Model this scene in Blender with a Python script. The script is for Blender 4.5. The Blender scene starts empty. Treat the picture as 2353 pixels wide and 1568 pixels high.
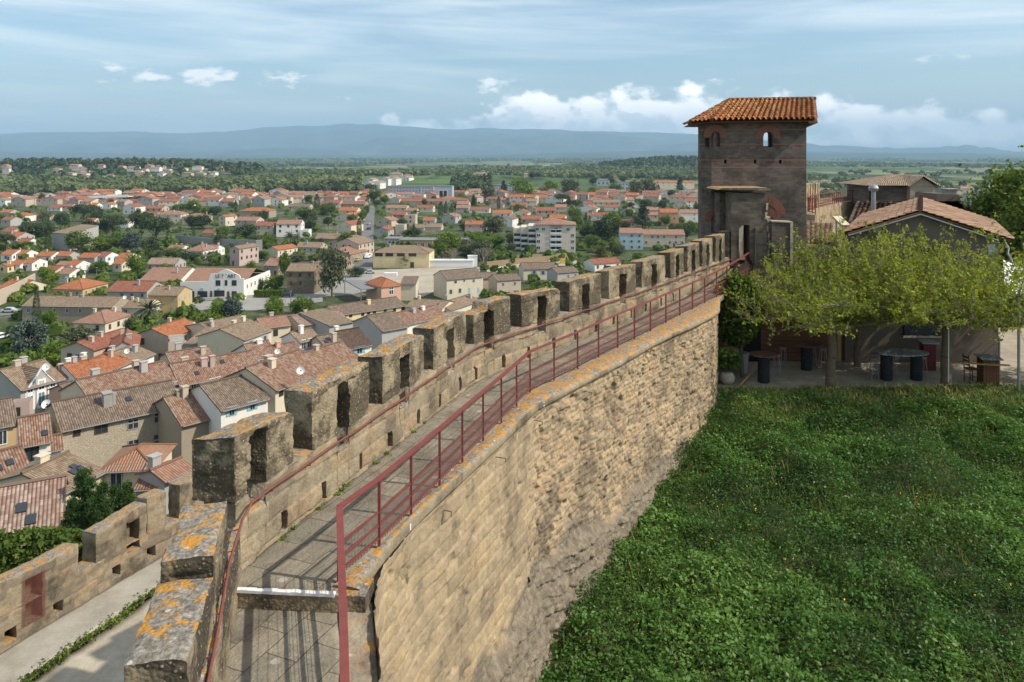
import bpy, math, random
import numpy as np
from mathutils import Vector, Matrix

scene = bpy.context.scene
COL = scene.collection
R = random.Random(11)
RNG = np.random.default_rng(11)
rad = math.radians

# ------------------------------------------------------------------ camera, sky, sun, exposure
FP = 1765.0            # focal length in units of a 2353-wide picture
CX, HY = 1176.5, 358.0  # principal column, horizon row in the same units
cam_d = bpy.data.cameras.new("camera")
cam = bpy.data.objects.new("camera", cam_d)
COL.objects.link(cam)
cam.location = (0, 0, 0)
cam.rotation_euler = (rad(90), 0, 0)
cam_d.sensor_width = 36.0
cam_d.lens = 36.0 * FP / 2353.0
cam_d.shift_y = -(784.0 - HY) / 2353.0
cam_d.clip_start = 0.3
cam_d.clip_end = 90000.0
scene.camera = cam

SUN_EL, SUN_AZ = 43.0, 103.0      # azimuth measured clockwise from the view direction
sd = Vector((math.sin(rad(SUN_AZ)) * math.cos(rad(SUN_EL)), math.cos(rad(SUN_AZ)) * math.cos(rad(SUN_EL)), math.sin(rad(SUN_EL))))
ld = bpy.data.lights.new("sun", 'SUN')
ld.energy = 4.7
ld.angle = rad(0.6)
ld.color = (1.0, 0.93, 0.82)
sun = bpy.data.objects.new("sun", ld)
COL.objects.link(sun)
sun.rotation_euler = (-sd).to_track_quat('-Z', 'Y').to_euler()
sun.location = (60, -20, 80)
scene.view_settings.view_transform = 'Standard'
scene.view_settings.look = 'None'
scene.view_settings.gamma = 1.0
scene.view_settings.exposure = 0.0
scene.render.engine = 'CYCLES'
scene.cycles.use_denoising = True
scene.cycles.max_bounces = 5
scene.cycles.diffuse_bounces = 2
scene.cycles.glossy_bounces = 2
scene.cycles.transmission_bounces = 3
scene.cycles.transparent_max_bounces = 6
scene.cycles.volume_bounces = 0
scene.cycles.caustics_reflective = False
scene.cycles.caustics_refractive = False


class NT:
    """small helper for node graphs"""
    def __init__(s, tree):
        s.t = tree; s.n = tree.nodes; s.l = tree.links

    def new(s, typ, **kw):
        n = s.n.new(typ)
        for k, v in kw.items(): setattr(n, k, v)
        return n

    def put(s, sock, v):
        if v is None: return
        if isinstance(v, bpy.types.NodeSocket): s.l.new(v, sock)
        elif isinstance(v, (tuple, list)) and len(v) == 3 and sock.type == 'RGBA': sock.default_value = (*v, 1)
        else: sock.default_value = v

    def m(s, op, a, b=None, c=None, clamp=False):
        n = s.new('ShaderNodeMath', operation=op); n.use_clamp = clamp
        s.put(n.inputs[0], a)
        if b is not None: s.put(n.inputs[1], b)
        if c is not None: s.put(n.inputs[2], c)
        return n.outputs[0]

    def vm(s, op, a, b=None):
        n = s.new('ShaderNodeVectorMath', operation=op); s.put(n.inputs[0], a)
        if b is not None: s.put(n.inputs[1], b)
        return n.outputs[0]

    def xyz(s, v):
        n = s.new('ShaderNodeSeparateXYZ'); s.l.new(v, n.inputs[0]); return n.outputs

    def comb(s, x, y, z=0.0):
        n = s.new('ShaderNodeCombineXYZ')
        for i, v in enumerate((x, y, z)): s.put(n.inputs[i], v)
        return n.outputs[0]

    def noise(s, vec, scale, detail=4, rough=0.55, out='Fac', dist=0.0):
        n = s.new('ShaderNodeTexNoise')
        if vec is not None: s.l.new(vec, n.inputs['Vector'])
        n.inputs['Scale'].default_value = scale; n.inputs['Detail'].default_value = detail
        n.inputs['Roughness'].default_value = rough; n.inputs['Distortion'].default_value = dist
        return n.outputs[out]

    def voro(s, vec, scale, feature='F1', out='Distance', rnd=1.0):
        n = s.new('ShaderNodeTexVoronoi', feature=feature)
        if vec is not None: s.l.new(vec, n.inputs['Vector'])
        n.inputs['Scale'].default_value = scale; n.inputs['Randomness'].default_value = rnd
        return n.outputs[out]

    def ramp(s, fac, stops, interp='LINEAR'):
        n = s.new('ShaderNodeValToRGB'); n.color_ramp.interpolation = interp
        e = n.color_ramp.elements
        while len(e) < len(stops): e.new(0.5)
        for i, (p, c) in enumerate(stops):
            e[i].position = p
            e[i].color = (c, c, c, 1) if isinstance(c, (int, float)) else (*c, 1)
        s.put(n.inputs[0], fac)
        return n.outputs[0]

    def mix(s, fac, a, b, blend='MIX'):
        n = s.new('ShaderNodeMix', data_type='RGBA', blend_type=blend)
        s.put(n.inputs[0], fac); s.put(n.inputs[6], a); s.put(n.inputs[7], b)
        return n.outputs[2]

    def step(s, x, lo, hi):
        n = s.new('ShaderNodeMapRange', interpolation_type='SMOOTHSTEP'); n.clamp = True
        s.put(n.inputs[0], x); n.inputs[1].default_value = lo; n.inputs[2].default_value = hi
        return n.outputs[0]

    def attr(s, name, out='Fac'):
        n = s.new('ShaderNodeAttribute', attribute_name=name); return n.outputs[out]


# world: physical sky with thin streaks of cirrus and a bank of cumulus low over the hills
world = bpy.data.worlds.new("World")
scene.world = world
world.use_nodes = True
w = NT(world.node_tree)
for n in list(w.n): w.n.remove(n)
sky = w.new('ShaderNodeTexSky', sky_type='NISHITA')
sky.sun_disc = False
sky.sun_elevation = rad(SUN_EL)
sky.sun_rotation = rad(SUN_AZ)
sky.air_density = 1.0
sky.dust_density = 1.6
sky.ozone_density = 2.0
SKY_STRENGTH = 0.15
geo = w.new('ShaderNodeTexCoord').outputs['Generated']
dx, dy, dz = w.xyz(geo)
az = w.m('ARCTAN2', dx, dy)
el = w.m('ARCSINE', w.m('MAXIMUM', w.m('MINIMUM', dz, 0.999), -0.999))
# cirrus
cv = w.comb(w.m('MULTIPLY', az, 1.6), w.m('MULTIPLY', el, 13.0), w.m('MULTIPLY', az, 0.35))
c1 = w.noise(cv, 1.5, 7, 0.55, dist=0.5)
cv2 = w.comb(w.m('MULTIPLY', az, 3.0), w.m('ADD', w.m('MULTIPLY', el, 60.0), w.m('MULTIPLY', az, 3.0)), 0.3)
c2 = w.noise(cv2, 1.0, 6, 0.6, dist=0.3)
cir = w.m('ADD', w.m('MULTIPLY', c1, 0.72), w.m('MULTIPLY', c2, 0.30))
leftw = w.m('MULTIPLY', w.step(az, 0.25, -0.55), 0.09)
high = w.m('MULTIPLY', w.step(el, 0.09, 0.17), 0.10)
cirm = w.m('MULTIPLY', w.step(w.m('ADD', w.m('ADD', cir, leftw), high), 0.47, 0.92), 0.75)
# cumulus bank: envelope over azimuth and elevation, two samples for the lit and grey sides
def cumulus(eo, ao):
    a2 = w.m('ADD', az, ao); e2 = w.m('ADD', el, eo)
    p = w.comb(w.m('MULTIPLY', a2, 9.0), w.m('MULTIPLY', e2, 13.0), 0.7)
    big = w.noise(w.comb(w.m('MULTIPLY', a2, 4.3), 2.3, 0.0), 1.0, 2, 0.5)
    n1 = w.noise(p, 1.7, 2, 0.5); n2 = w.voro(w.vm('ADD', p, w.comb(0.0, 0.0, 0.0)), 3.4, 'SMOOTH_F1')
    n3 = w.noise(p, 7.0, 5, 0.6)
    d = w.m('ADD', w.m('MULTIPLY', n1, 0.55), w.m('SUBTRACT', 0.30, w.m('MULTIPLY', n2, 0.42)))
    d = w.m('ADD', w.m('SUBTRACT', d, 0.05), w.m('MULTIPLY', n3, 0.34))
    rgt = w.step(a2, -0.05, 0.01)
    fall = w.step(a2, 0.16, 0.60)
    env_hi = w.m('SUBTRACT', w.m('ADD', w.m('MULTIPLY', w.step(a2, -0.26, -0.14), 0.052), w.m('MULTIPLY', rgt, 0.036)), w.m('MULTIPLY', fall, 0.034))
    env_hi = w.m('ADD', env_hi, w.m('MULTIPLY', w.m('SUBTRACT', big, 0.5), 0.045))
    up = w.m('DIVIDE', w.m('SUBTRACT', env_hi, e2), 0.035)
    up = w.m('MINIMUM', w.m('MAXIMUM', up, -1.5), 0.62)
    return w.m('ADD', d, w.m('ADD', w.m('MULTIPLY', up, 0.40), w.m('MULTIPLY', rgt, 0.035)))
q0 = cumulus(0.0, 0.0); q1 = cumulus(0.012, 0.014)
q0m = w.m('MULTIPLY', w.step(q0, 0.555, 0.745), w.step(el, 0.003, 0.022))
lit = w.step(w.m('SUBTRACT', q0, q1), -0.07, 0.10)
base = w.step(el, 0.02, 0.075)
lit = w.m('MULTIPLY', w.m('ADD', w.m('MULTIPLY', lit, 0.65), w.m('MULTIPLY', w.noise(w.comb(az, w.m('MULTIPLY', el, 1.3)), 34.0, 4, 0.6), 0.5)), w.m('ADD', 0.55, w.m('MULTIPLY', base, 0.45)))
cumc = w.mix(lit, (6.6, 7.3, 7.8), (14.0, 13.3, 12.5))
# a few small separate puffs
pv = w.comb(w.m('MULTIPLY', az, 7.0), w.m('MULTIPLY', el, 17.0), 3.0)
pp = w.m('ADD', w.m('MULTIPLY', w.noise(pv, 1.0, 2, 0.5), 0.75), w.m('MULTIPLY', w.noise(pv, 6.0, 5, 0.6), 0.25))
pw = w.m('MULTIPLY', w.step(el, 0.055, 0.075), w.step(el, 0.125, 0.095))
puff = w.m('MULTIPLY', w.m('MULTIPLY', w.step(pp, 0.60, 0.66), pw), 0.8)
skc = w.mix(1.0, sky.outputs[0], (1.06, 1.14, 1.10), 'MULTIPLY')
lowh = w.step(el, 0.12, 0.0)
skc = w.mix(w.m('MULTIPLY', lowh, 0.5), skc, (5.0, 6.1, 6.8))
col = w.mix(cirm, skc, (8.2, 8.7, 8.8))
col = w.mix(puff, col, (10, 9.8, 9.4))
col = w.mix(q0m, col, cumc)
bg = w.new('ShaderNodeBackground')
bg.inputs[1].default_value = SKY_STRENGTH
w.l.new(col, bg.inputs[0])
wo = w.new('ShaderNodeOutputWorld')
w.l.new(bg.outputs[0], wo.inputs[0])

# ------------------------------------------------------------------ picks
ZO = {0: (0, 0, 1.0), 1: (0, 321.7, 3.968), 2: (514.7, 321.7, 3.968), 3: (1047.8, 321.7, 3.968), 4: (0, 680.2, 3.968),
      5: (514.7, 606.6, 3.968), 6: (0, 1038.6, 2.962), 7: (1057, 514.6, 3.16), 8: (1820, 349.3, 4.414), 9: (1617.7, 496.3, 3.2)}
def dp(zone, x, y):
    o = ZO[zone]; return o[0] + x / o[2], o[1] + y / o[2]
def at(px, py, Y):
    return Vector(((px - CX) / FP * Y, Y, (HY - py) / FP * Y))
def onz(px, py, z):
    return at(px, py, FP * (-z) / (py - HY))
def topx(v): return CX + FP * v[0] / v[1], HY - FP * v[2] / v[1]

# ------------------------------------------------------------------ object helpers
def tag(o, label=None, cat=None, group=None, kind=None):
    if label: o['label'] = label
    if cat: o['category'] = cat
    if group: o['group'] = group
    if kind: o['kind'] = kind
    return o
def empty(name, loc=(0, 0, 0), rz=0.0, label=None, cat=None, group=None):
    o = bpy.data.objects.new(name, None); COL.objects.link(o)
    o.location = loc; o.rotation_euler = (0, 0, rz); o.empty_display_size = 0.2
    return tag(o, label, cat, group)
def link(name, me, parent=None, loc=(0, 0, 0), rz=0.0, scale=None):
    o = bpy.data.objects.new(name, me); COL.objects.link(o)
    if parent is not None: o.parent = parent
    o.location = loc; o.rotation_euler = (0, 0, rz)
    if scale is not None: o.scale = scale
    return o
def npmesh(name, V, Fa, mats, attrs=None, smooth=False, midx=None):
    me = bpy.data.meshes.new(name)
    V = np.ascontiguousarray(V, dtype=np.float32); Fa = np.ascontiguousarray(Fa, dtype=np.int32)
    me.vertices.add(len(V)); me.vertices.foreach_set('co', V.ravel())
    m, k = Fa.shape
    me.loops.add(m * k); me.loops.foreach_set('vertex_index', Fa.ravel())
    me.polygons.add(m); me.polygons.foreach_set('loop_start', np.arange(0, m * k, k, dtype=np.int32))
    if smooth is not False: me.polygons.foreach_set('use_smooth', np.ones(m, dtype=bool) if smooth is True else np.ascontiguousarray(smooth, dtype=bool))
    for mt in (mats if isinstance(mats, (list, tuple)) else [mats]): me.materials.append(mt)
    if midx is not None: me.polygons.foreach_set('material_index', np.ascontiguousarray(midx, dtype=np.int32))
    for kx, a in (attrs or {}).items():
        at_ = me.attributes.new(kx, 'FLOAT', 'POINT'); at_.data.foreach_set('value', np.ascontiguousarray(a, dtype=np.float32))
    me.update(calc_edges=True)
    return me
def copy_tree(o, parent=None):
    c = o.copy(); COL.objects.link(c)
    if parent is not None: c.parent = parent
    for ch in list(o.children): copy_tree(ch, c)
    return c

class MB:
    def __init__(s): s.v = []; s.f = []; s.mi = []; s.uv = []; s.cur = 0; s.hasuv = False
    def face(s, pts, uv=None, mi=None):
        b = len(s.v); s.v += [tuple(p) for p in pts]; s.f.append(tuple(range(b, b + len(pts))))
        s.mi.append(s.cur if mi is None else mi)
        s.uv.append(uv if uv else [(0, 0)] * len(pts))
        if uv: s.hasuv = True
    def box(s, x0, x1, y0, y1, z0, z1, M=None):
        c = [(x0, y0, z0), (x1, y0, z0), (x1, y1, z0), (x0, y1, z0), (x0, y0, z1), (x1, y0, z1), (x1, y1, z1), (x0, y1, z1)]
        if M is not None: c = [tuple(M @ Vector(p)) for p in c]
        b = len(s.v); s.v += c
        for f in ((0, 3, 2, 1), (4, 5, 6, 7), (0, 1, 5, 4), (1, 2, 6, 5), (2, 3, 7, 6), (3, 0, 4, 7)):
            s.f.append(tuple(b + i for i in f)); s.mi.append(s.cur); s.uv.append([(0, 0)] * 4)
    def tube(s, p, q, r0, r1=None, n=6, cap=True):
        p = Vector(p); q = Vector(q); r1 = r0 if r1 is None else r1
        d = (q - p)
        if d.length < 1e-6: return
        d.normalize(); a = d.cross(Vector((0, 0, 1)) if abs(d.z) < 0.9 else Vector((1, 0, 0))).normalized(); b_ = d.cross(a)
        b = len(s.v)
        for c_, r in ((p, r0), (q, r1)):
            for i in range(n):
                t = 2 * math.pi * i / n; s.v.append(tuple(c_ + a * (math.cos(t) * r) + b_ * (math.sin(t) * r)))
        for i in range(n):
            j = (i + 1) % n; s.f.append((b + i, b + j, b + n + j, b + n + i)); s.mi.append(s.cur); s.uv.append([(0, 0)] * 4)
        if cap:
            s.f.append(tuple(b + i for i in range(n))[::-1]); s.mi.append(s.cur); s.uv.append([(0, 0)] * n)
            s.f.append(tuple(b + n + i for i in range(n))); s.mi.append(s.cur); s.uv.append([(0, 0)] * n)
    def bar(s, p, q, wd, ht):
        """rectangular bar from p to q, wd across, ht upright"""
        p = Vector(p); q = Vector(q); d = (q - p).normalized()
        a = d.cross(Vector((0, 0, 1)))
        a = a.normalized() if a.length > 1e-4 else Vector((1, 0, 0))
        u = a.cross(d).normalized()
        b = len(s.v)
        for c_ in (p, q):
            for (i, j) in ((-1, -1), (1, -1), (1, 1), (-1, 1)): s.v.append(tuple(c_ + a * (i * wd / 2) + u * (j * ht / 2)))
        for f in ((0, 1, 5, 4), (1, 2, 6, 5), (2, 3, 7, 6), (3, 0, 4, 7), (3, 2, 1, 0), (4, 5, 6, 7)):
            s.f.append(tuple(b + i for i in f)); s.mi.append(s.cur); s.uv.append([(0, 0)] * 4)
    def lathe(s, prof, n=20, c=(0, 0, 0), caps=True):
        b = len(s.v)
        for (r, z) in prof:
            for i in range(n):
                t = 2 * math.pi * i / n; s.v.append((c[0] + r * math.cos(t), c[1] + r * math.sin(t), c[2] + z))
        for k in range(len(prof) - 1):
            for i in range(n):
                j = (i + 1) % n; s.f.append((b + k * n + i, b + k * n + j, b + (k + 1) * n + j, b + (k + 1) * n + i)); s.mi.append(s.cur); s.uv.append([(0, 0)] * 4)
        if caps:
            s.f.append(tuple(b + i for i in range(n))[::-1]); s.mi.append(s.cur); s.uv.append([(0, 0)] * n)
            e = b + (len(prof) - 1) * n; s.f.append(tuple(e + i for i in range(n))); s.mi.append(s.cur); s.uv.append([(0, 0)] * n)
    def mesh(s, name, mats, smooth=False):
        me = bpy.data.meshes.new(name); me.from_pydata(s.v, [], s.f)
        for mt in (mats if isinstance(mats, (list, tuple)) else [mats]): me.materials.append(mt)
        me.polygons.foreach_set('material_index', s.mi)
        if smooth: me.polygons.foreach_set('use_smooth', [True] * len(s.f))
        if s.hasuv:
            l = me.uv_layers.new(name='UVMap')
            l.data.foreach_set('uv', [c for f in s.uv for p in f for c in p])
        me.update(); return me
    def build(s, name, mats, parent=None, smooth=False, **kw):
        return link(name, s.mesh(name, mats, smooth), parent, **kw)

# ------------------------------------------------------------------ numpy noise
def _h(ix, iy, iz, seed):
    h = (ix * 374761393 + iy * 668265263 + iz * 1274126177 + seed * 69069) & 0xffffffff
    h = ((h ^ (h >> 13)) * 1274126177) & 0xffffffff
    h = h ^ (h >> 16)
    return h.astype(np.float64) / 4294967295.0
def vnoise(P, seed=0):
    P = np.asarray(P, dtype=np.float64); i = np.floor(P).astype(np.int64); f = P - i; f = f * f * (3 - 2 * f)
    r = 0
    for a in (0, 1):
        for b in (0, 1):
            for c in (0, 1):
                wgt = (f[..., 0] if a else 1 - f[..., 0]) * (f[..., 1] if b else 1 - f[..., 1]) * (f[..., 2] if c else 1 - f[..., 2])
                r = r + wgt * _h(i[..., 0] + a, i[..., 1] + b, i[..., 2] + c, seed)
    return r * 2 - 1
def fbm(P, octv=4, seed=0, gain=0.5):
    r = 0; a = 1; t = 0
    P = np.asarray(P, dtype=np.float64)
    for o in range(octv):
        r = r + a * vnoise(P * (2 ** o) + o * 17.3, seed + o); t += a; a *= gain
    return r / t
def P3(x, y, z=None):
    x = np.asarray(x, dtype=np.float64); z = np.zeros_like(x) if z is None else z
    return np.stack(np.broadcast_arrays(x, y, z), -1)
def sstep(x, a, b):
    t = np.clip((np.asarray(x, dtype=np.float64) - a) / (b - a), 0, 1); return t * t * (3 - 2 * t)

class Curve:
    """plan curve with arc length; normal() points to the left of the direction of travel"""
    def __init__(s, pts, smooth=True):
        P = np.array(pts, float)
        if smooth and len(P) > 2:
            Q = np.vstack([2 * P[0] - P[1], P, 2 * P[-1] - P[-2]]); out = []
            for i in range(1, len(Q) - 2):
                for t in np.linspace(0, 1, 12, endpoint=False):
                    a, b, c, d = Q[i - 1], Q[i], Q[i + 1], Q[i + 2]
                    out.append(0.5 * ((2 * b) + (c - a) * t + (2 * a - 5 * b + 4 * c - d) * t * t + (3 * b - a - 3 * c + d) * t ** 3))
            P = np.array(out + [P[-1]])
        s.P = P
        s.S = np.concatenate([[0], np.cumsum(np.hypot(*np.diff(P, axis=0).T))]); s.L = s.S[-1]
    def pos(s, t):
        t = np.asarray(t, float)
        x = np.interp(t, s.S, s.P[:, 0]); y = np.interp(t, s.S, s.P[:, 1])
        d0 = s.P[1] - s.P[0]; d0 = d0 / np.hypot(*d0); lo = np.minimum(t, 0)
        d1 = s.P[-1] - s.P[-2]; d1 = d1 / np.hypot(*d1); hi = np.maximum(t - s.L, 0)
        return x + lo * d0[0] + hi * d1[0], y + lo * d0[1] + hi * d1[1]
    def nrm(s, t, e=0.15):
        x0, y0 = s.pos(np.asarray(t) - e); x1, y1 = s.pos(np.asarray(t) + e)
        dx_, dy_ = x1 - x0, y1 - y0; l = np.hypot(dx_, dy_); return -dy_ / l, dx_ / l
    def s_at_px(s, px):
        q = CX + FP * s.P[:, 0] / s.P[:, 1]; return float(np.interp(px, q, s.S))
    def w3(s, S, T, Z):
        x, y = s.pos(S); nx, ny = s.nrm(S); return np.stack([x + nx * T, y + ny * T, Z], -1)

def grid_faces(nu, nv, off=0, flip=False):
    i = np.arange(nu * nv).reshape(nu, nv)[:-1, :-1].ravel()
    f = np.stack([i, i + nv, i + nv + 1, i + 1], -1) + off
    return f[:, ::-1] if flip else f
# ------------------------------------------------------------------ materials
def newmat(name, rough=0.85, spec=0.25):
    m = bpy.data.materials.new(name); m.use_nodes = True
    t = NT(m.node_tree); b = t.n['Principled BSDF']
    b.inputs['Roughness'].default_value = rough; b.inputs['Specular IOR Level'].default_value = spec
    return m, t, b
def bump(t, b, h, strength=0.5, dist=0.02):
    n = t.new('ShaderNodeBump'); n.inputs['Strength'].default_value = strength; n.inputs['Distance'].default_value = dist
    t.put(n.inputs['Height'], h); t.l.new(n.outputs[0], b.inputs['Normal'])
def flatmat(name, c, rough=0.6, spec=0.3, metal=0.0, var=0.15, scale=3.0):
    m, t, b = newmat(name, rough, spec)
    o = t.new('ShaderNodeTexCoord').outputs['Object']
    n = t.noise(o, scale, 5, 0.6)
    t.put(b.inputs['Base Color'], t.mix(n, tuple(x * (1 - var) for x in c), tuple(min(1, x * (1 + var)) for x in c)))
    b.inputs['Metallic'].default_value = metal
    return m
def wpos(t): return t.new('ShaderNodeNewGeometry').outputs['Position']
def wnrmz(t): return t.xyz(t.new('ShaderNodeNewGeometry').outputs['Normal'])[2]

def stone_mat(name, light, mid, dark, darkness=0.5, lichen=0.5, pebble=0.6, tint=False, topgrey=True, orange=0.55, zdark=None, rockmix=False, slab=False):
    """weathered stone: sandy body, black crust, pebbles, white and orange lichen on faces that look up"""
    m, t, b = newmat(name, 0.92, 0.15)
    p = wpos(t); nz = wnrmz(t)
    big = t.noise(p, 0.9, 5, 0.6); med = t.noise(p, 5.0, 5, 0.65); fine = t.noise(p, 38.0, 4, 0.7)
    c = t.mix(t.step(med, 0.35, 0.68), mid, light)
    if tint:
        tn = t.attr('tint'); c = t.mix(1.0, c, t.ramp(tn, [(0, (0.62, 0.60, 0.60)), (0.35, (0.92, 0.9, 0.88)), (0.6, (1.0, 0.97, 0.92)), (0.85, (1.08, 1.0, 0.9)), (1, (1.12, 0.94, 0.82))]), 'MULTIPLY')
    dk = t.step(t.m('ADD', t.m('ADD', t.m('MULTIPLY', big, 0.75), t.m('MULTIPLY', med, 0.35)), (darkness - 0.5) * 0.5), 0.50, 0.68)
    if zdark:   # weather crust grows towards exposed upper parts: a stain fixed to the height on the wall
        z = t.xyz(p)[2]; dk = t.m('ADD', dk, t.m('MULTIPLY', t.step(z, zdark[0], zdark[1]), t.step(t.m('ADD', big, t.m('MULTIPLY', med, 0.5)), 0.6, 0.86)), clamp=True)
    c = t.mix(t.m('MULTIPLY', dk, 0.85), c, dark)
    if rockmix:
        rm_ = t.step(t.m('ADD', t.attr('rockm'), t.m('MULTIPLY', t.m('SUBTRACT', med, 0.5), 1.1)), 0.30, 0.62)
        c = t.mix(t.m('MULTIPLY', rm_, 0.9), c, t.ramp(t.m('ADD', t.m('MULTIPLY', med, .6), t.m('MULTIPLY', fine, .4)), [(0.34, (0.075, 0.06, 0.045)), (0.48, (0.19, 0.155, 0.115)), (0.6, (0.30, 0.255, 0.185)), (0.72, (0.43, 0.38, 0.29))]))
    pb = t.voro(p, 19.0, 'F1', 'Distance'); pbc = t.voro(p, 19.0, 'F1', 'Color')
    pm = t.m('MULTIPLY', t.m('MULTIPLY', t.step(pb, 0.36, 0.18), t.step(t.xyz(pbc)[0], 0.35, 0.7)), pebble)
    c = t.mix(pm, c, t.mix(t.xyz(pbc)[1], (0.20, 0.165, 0.11), (0.50, 0.45, 0.36)))
    c = t.mix(t.m('MULTIPLY', fine, 0.45), c, t.mix(1.0, c, (0.45, 0.43, 0.4), 'MULTIPLY'))
    up = t.step(nz, 0.55, 0.85)
    if topgrey:
        g = t.noise(p, 13.0, 6, 0.75)
        gc = t.ramp(g, [(0.30, (0.10, 0.085, 0.065)), (0.47, (0.20, 0.175, 0.14)), (0.58, (0.33, 0.30, 0.25)), (0.70, (0.52, 0.50, 0.45))])
        c = t.mix(t.m('MULTIPLY', up, 0.85), c, gc)
    if lichen > 0:
        o1 = t.noise(p, 4.2, 2, 0.5); o2 = t.noise(p, 20.0, 5, 0.75)
        om = t.step(t.m('ADD', t.m('MULTIPLY', o1, 0.6), t.m('MULTIPLY', o2, 0.52)), 0.66 - 0.14 * lichen, 0.69 - 0.14 * lichen)
        om = t.m('MULTIPLY', om, t.m('ADD', t.m('MULTIPLY', up, 1.0), t.m('MULTIPLY', t.step(big, 0.66, 0.8), 0.12), clamp=True))
        c = t.mix(t.m('MULTIPLY', om, orange), c, t.mix(fine, (0.42, 0.17, 0.015), (0.60, 0.30, 0.04)))
        wl = t.voro(p, 5.5, 'F1', 'Distance'); wc = t.xyz(t.voro(p, 5.5, 'F1', 'Color'))[0]
        wm = t.m('MULTIPLY', t.m('MULTIPLY', t.step(t.m('ADD', wl, t.m('MULTIPLY', o2, 0.3)), 0.36, 0.28), t.step(wc, 0.62, 0.66)), up)
        c = t.mix(t.m('MULTIPLY', wm, 0.75), c, (0.50, 0.48, 0.42))
    if slab:
        mp = t.new('ShaderNodeMapping'); mp.inputs['Rotation'].default_value = (0, 0, rad(-68)); t.l.new(t.vm('ADD', p, t.vm('MULTIPLY', t.noise(p, 2.0, 2, .5, 'Color'), (.08, .08, 0))), mp.inputs['Vector'])
        br = t.new('ShaderNodeTexBrick'); t.l.new(mp.outputs[0], br.inputs['Vector']); br.inputs['Scale'].default_value = 1.0; br.inputs['Brick Width'].default_value = 0.85; br.inputs['Row Height'].default_value = 0.5; br.inputs['Mortar Size'].default_value = 0.009; br.inputs['Color1'].default_value = (1.08, 1.05, 1.0, 1); br.inputs['Color2'].default_value = (0.86, 0.86, 0.86, 1); br.inputs['Mortar'].default_value = (0.42, 0.40, 0.36, 1)
        c = t.mix(1.0, c, br.outputs['Color'], 'MULTIPLY'); wl = t.voro(p, 2.6, 'F1', 'Distance'); wc = t.xyz(t.voro(p, 2.6, 'F1', 'Color'))[0]
        c = t.mix(t.m('MULTIPLY', t.m('MULTIPLY', t.step(t.m('ADD', wl, t.m('MULTIPLY', fine, .12)), .26, .20), t.step(wc, .55, .6)), .6), c, (.50, .46, .38)); c = t.mix(t.m('MULTIPLY', t.step(big, .55, .72), .35), c, (.42, .33, .21))
    t.put(b.inputs['Base Color'], c)
    hh = t.m('ADD', t.m('ADD', t.m('MULTIPLY', fine, 0.35), t.m('MULTIPLY', med, 0.8)), t.m('MULTIPLY', t.m('SUBTRACT', 0.5, pb), 0.7 * pebble))
    bump(t, b, hh, 0.75, 0.035)
    return m

M = {}
M['merlon'] = stone_mat('merlon_stone', (0.47, 0.385, 0.25), (0.31, 0.25, 0.16), (0.075, 0.06, 0.04), 0.50, 0.66, 1.0, zdark=(-6.1, -5.2), orange=0.85)
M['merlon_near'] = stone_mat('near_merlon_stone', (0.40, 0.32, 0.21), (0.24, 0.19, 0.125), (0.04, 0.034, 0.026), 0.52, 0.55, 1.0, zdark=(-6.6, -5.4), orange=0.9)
M['parapet'] = stone_mat('parapet_stone', (0.43, 0.36, 0.25), (0.31, 0.255, 0.175), (0.10, 0.085, 0.06), 0.47, 0.5, 0.5, tint=True)
M['lowwall'] = stone_mat('lower_wall_stone', (0.42, 0.35, 0.245), (0.30, 0.25, 0.175), (0.085, 0.07, 0.052), 0.50, 0.6, 0.45, tint=True, orange=0.8)
M['curtain'] = stone_mat('curtain_stone', (0.53, 0.415, 0.275), (0.40, 0.31, 0.20), (0.15, 0.12, 0.085), 0.47, 0.0, 0.3, tint=True, topgrey=False, rockmix=True)
M['walk'] = stone_mat('walkway_stone', (0.36, 0.32, 0.24), (0.26, 0.23, 0.18), (0.12, 0.10, 0.08), 0.47, 0.0, 0.5, topgrey=False, slab=True)
M['coping'] = stone_mat('coping_stone', (0.40, 0.33, 0.22), (0.28, 0.225, 0.15), (0.08, 0.065, 0.045), 0.45, 0.72, 0.4, orange=0.9)
M['edge'] = stone_mat('pale_edge_slabs', (0.46, 0.385, 0.28), (0.34, 0.28, 0.20), (0.13, 0.105, 0.075), 0.45, 0.22, 0.5, topgrey=False, orange=0.75)
M['rock'] = stone_mat('rock_stone', (0.47, 0.42, 0.34), (0.27, 0.235, 0.18), (0.08, 0.065, 0.05), 0.56, 0.0, 0.5, topgrey=False)

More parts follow.
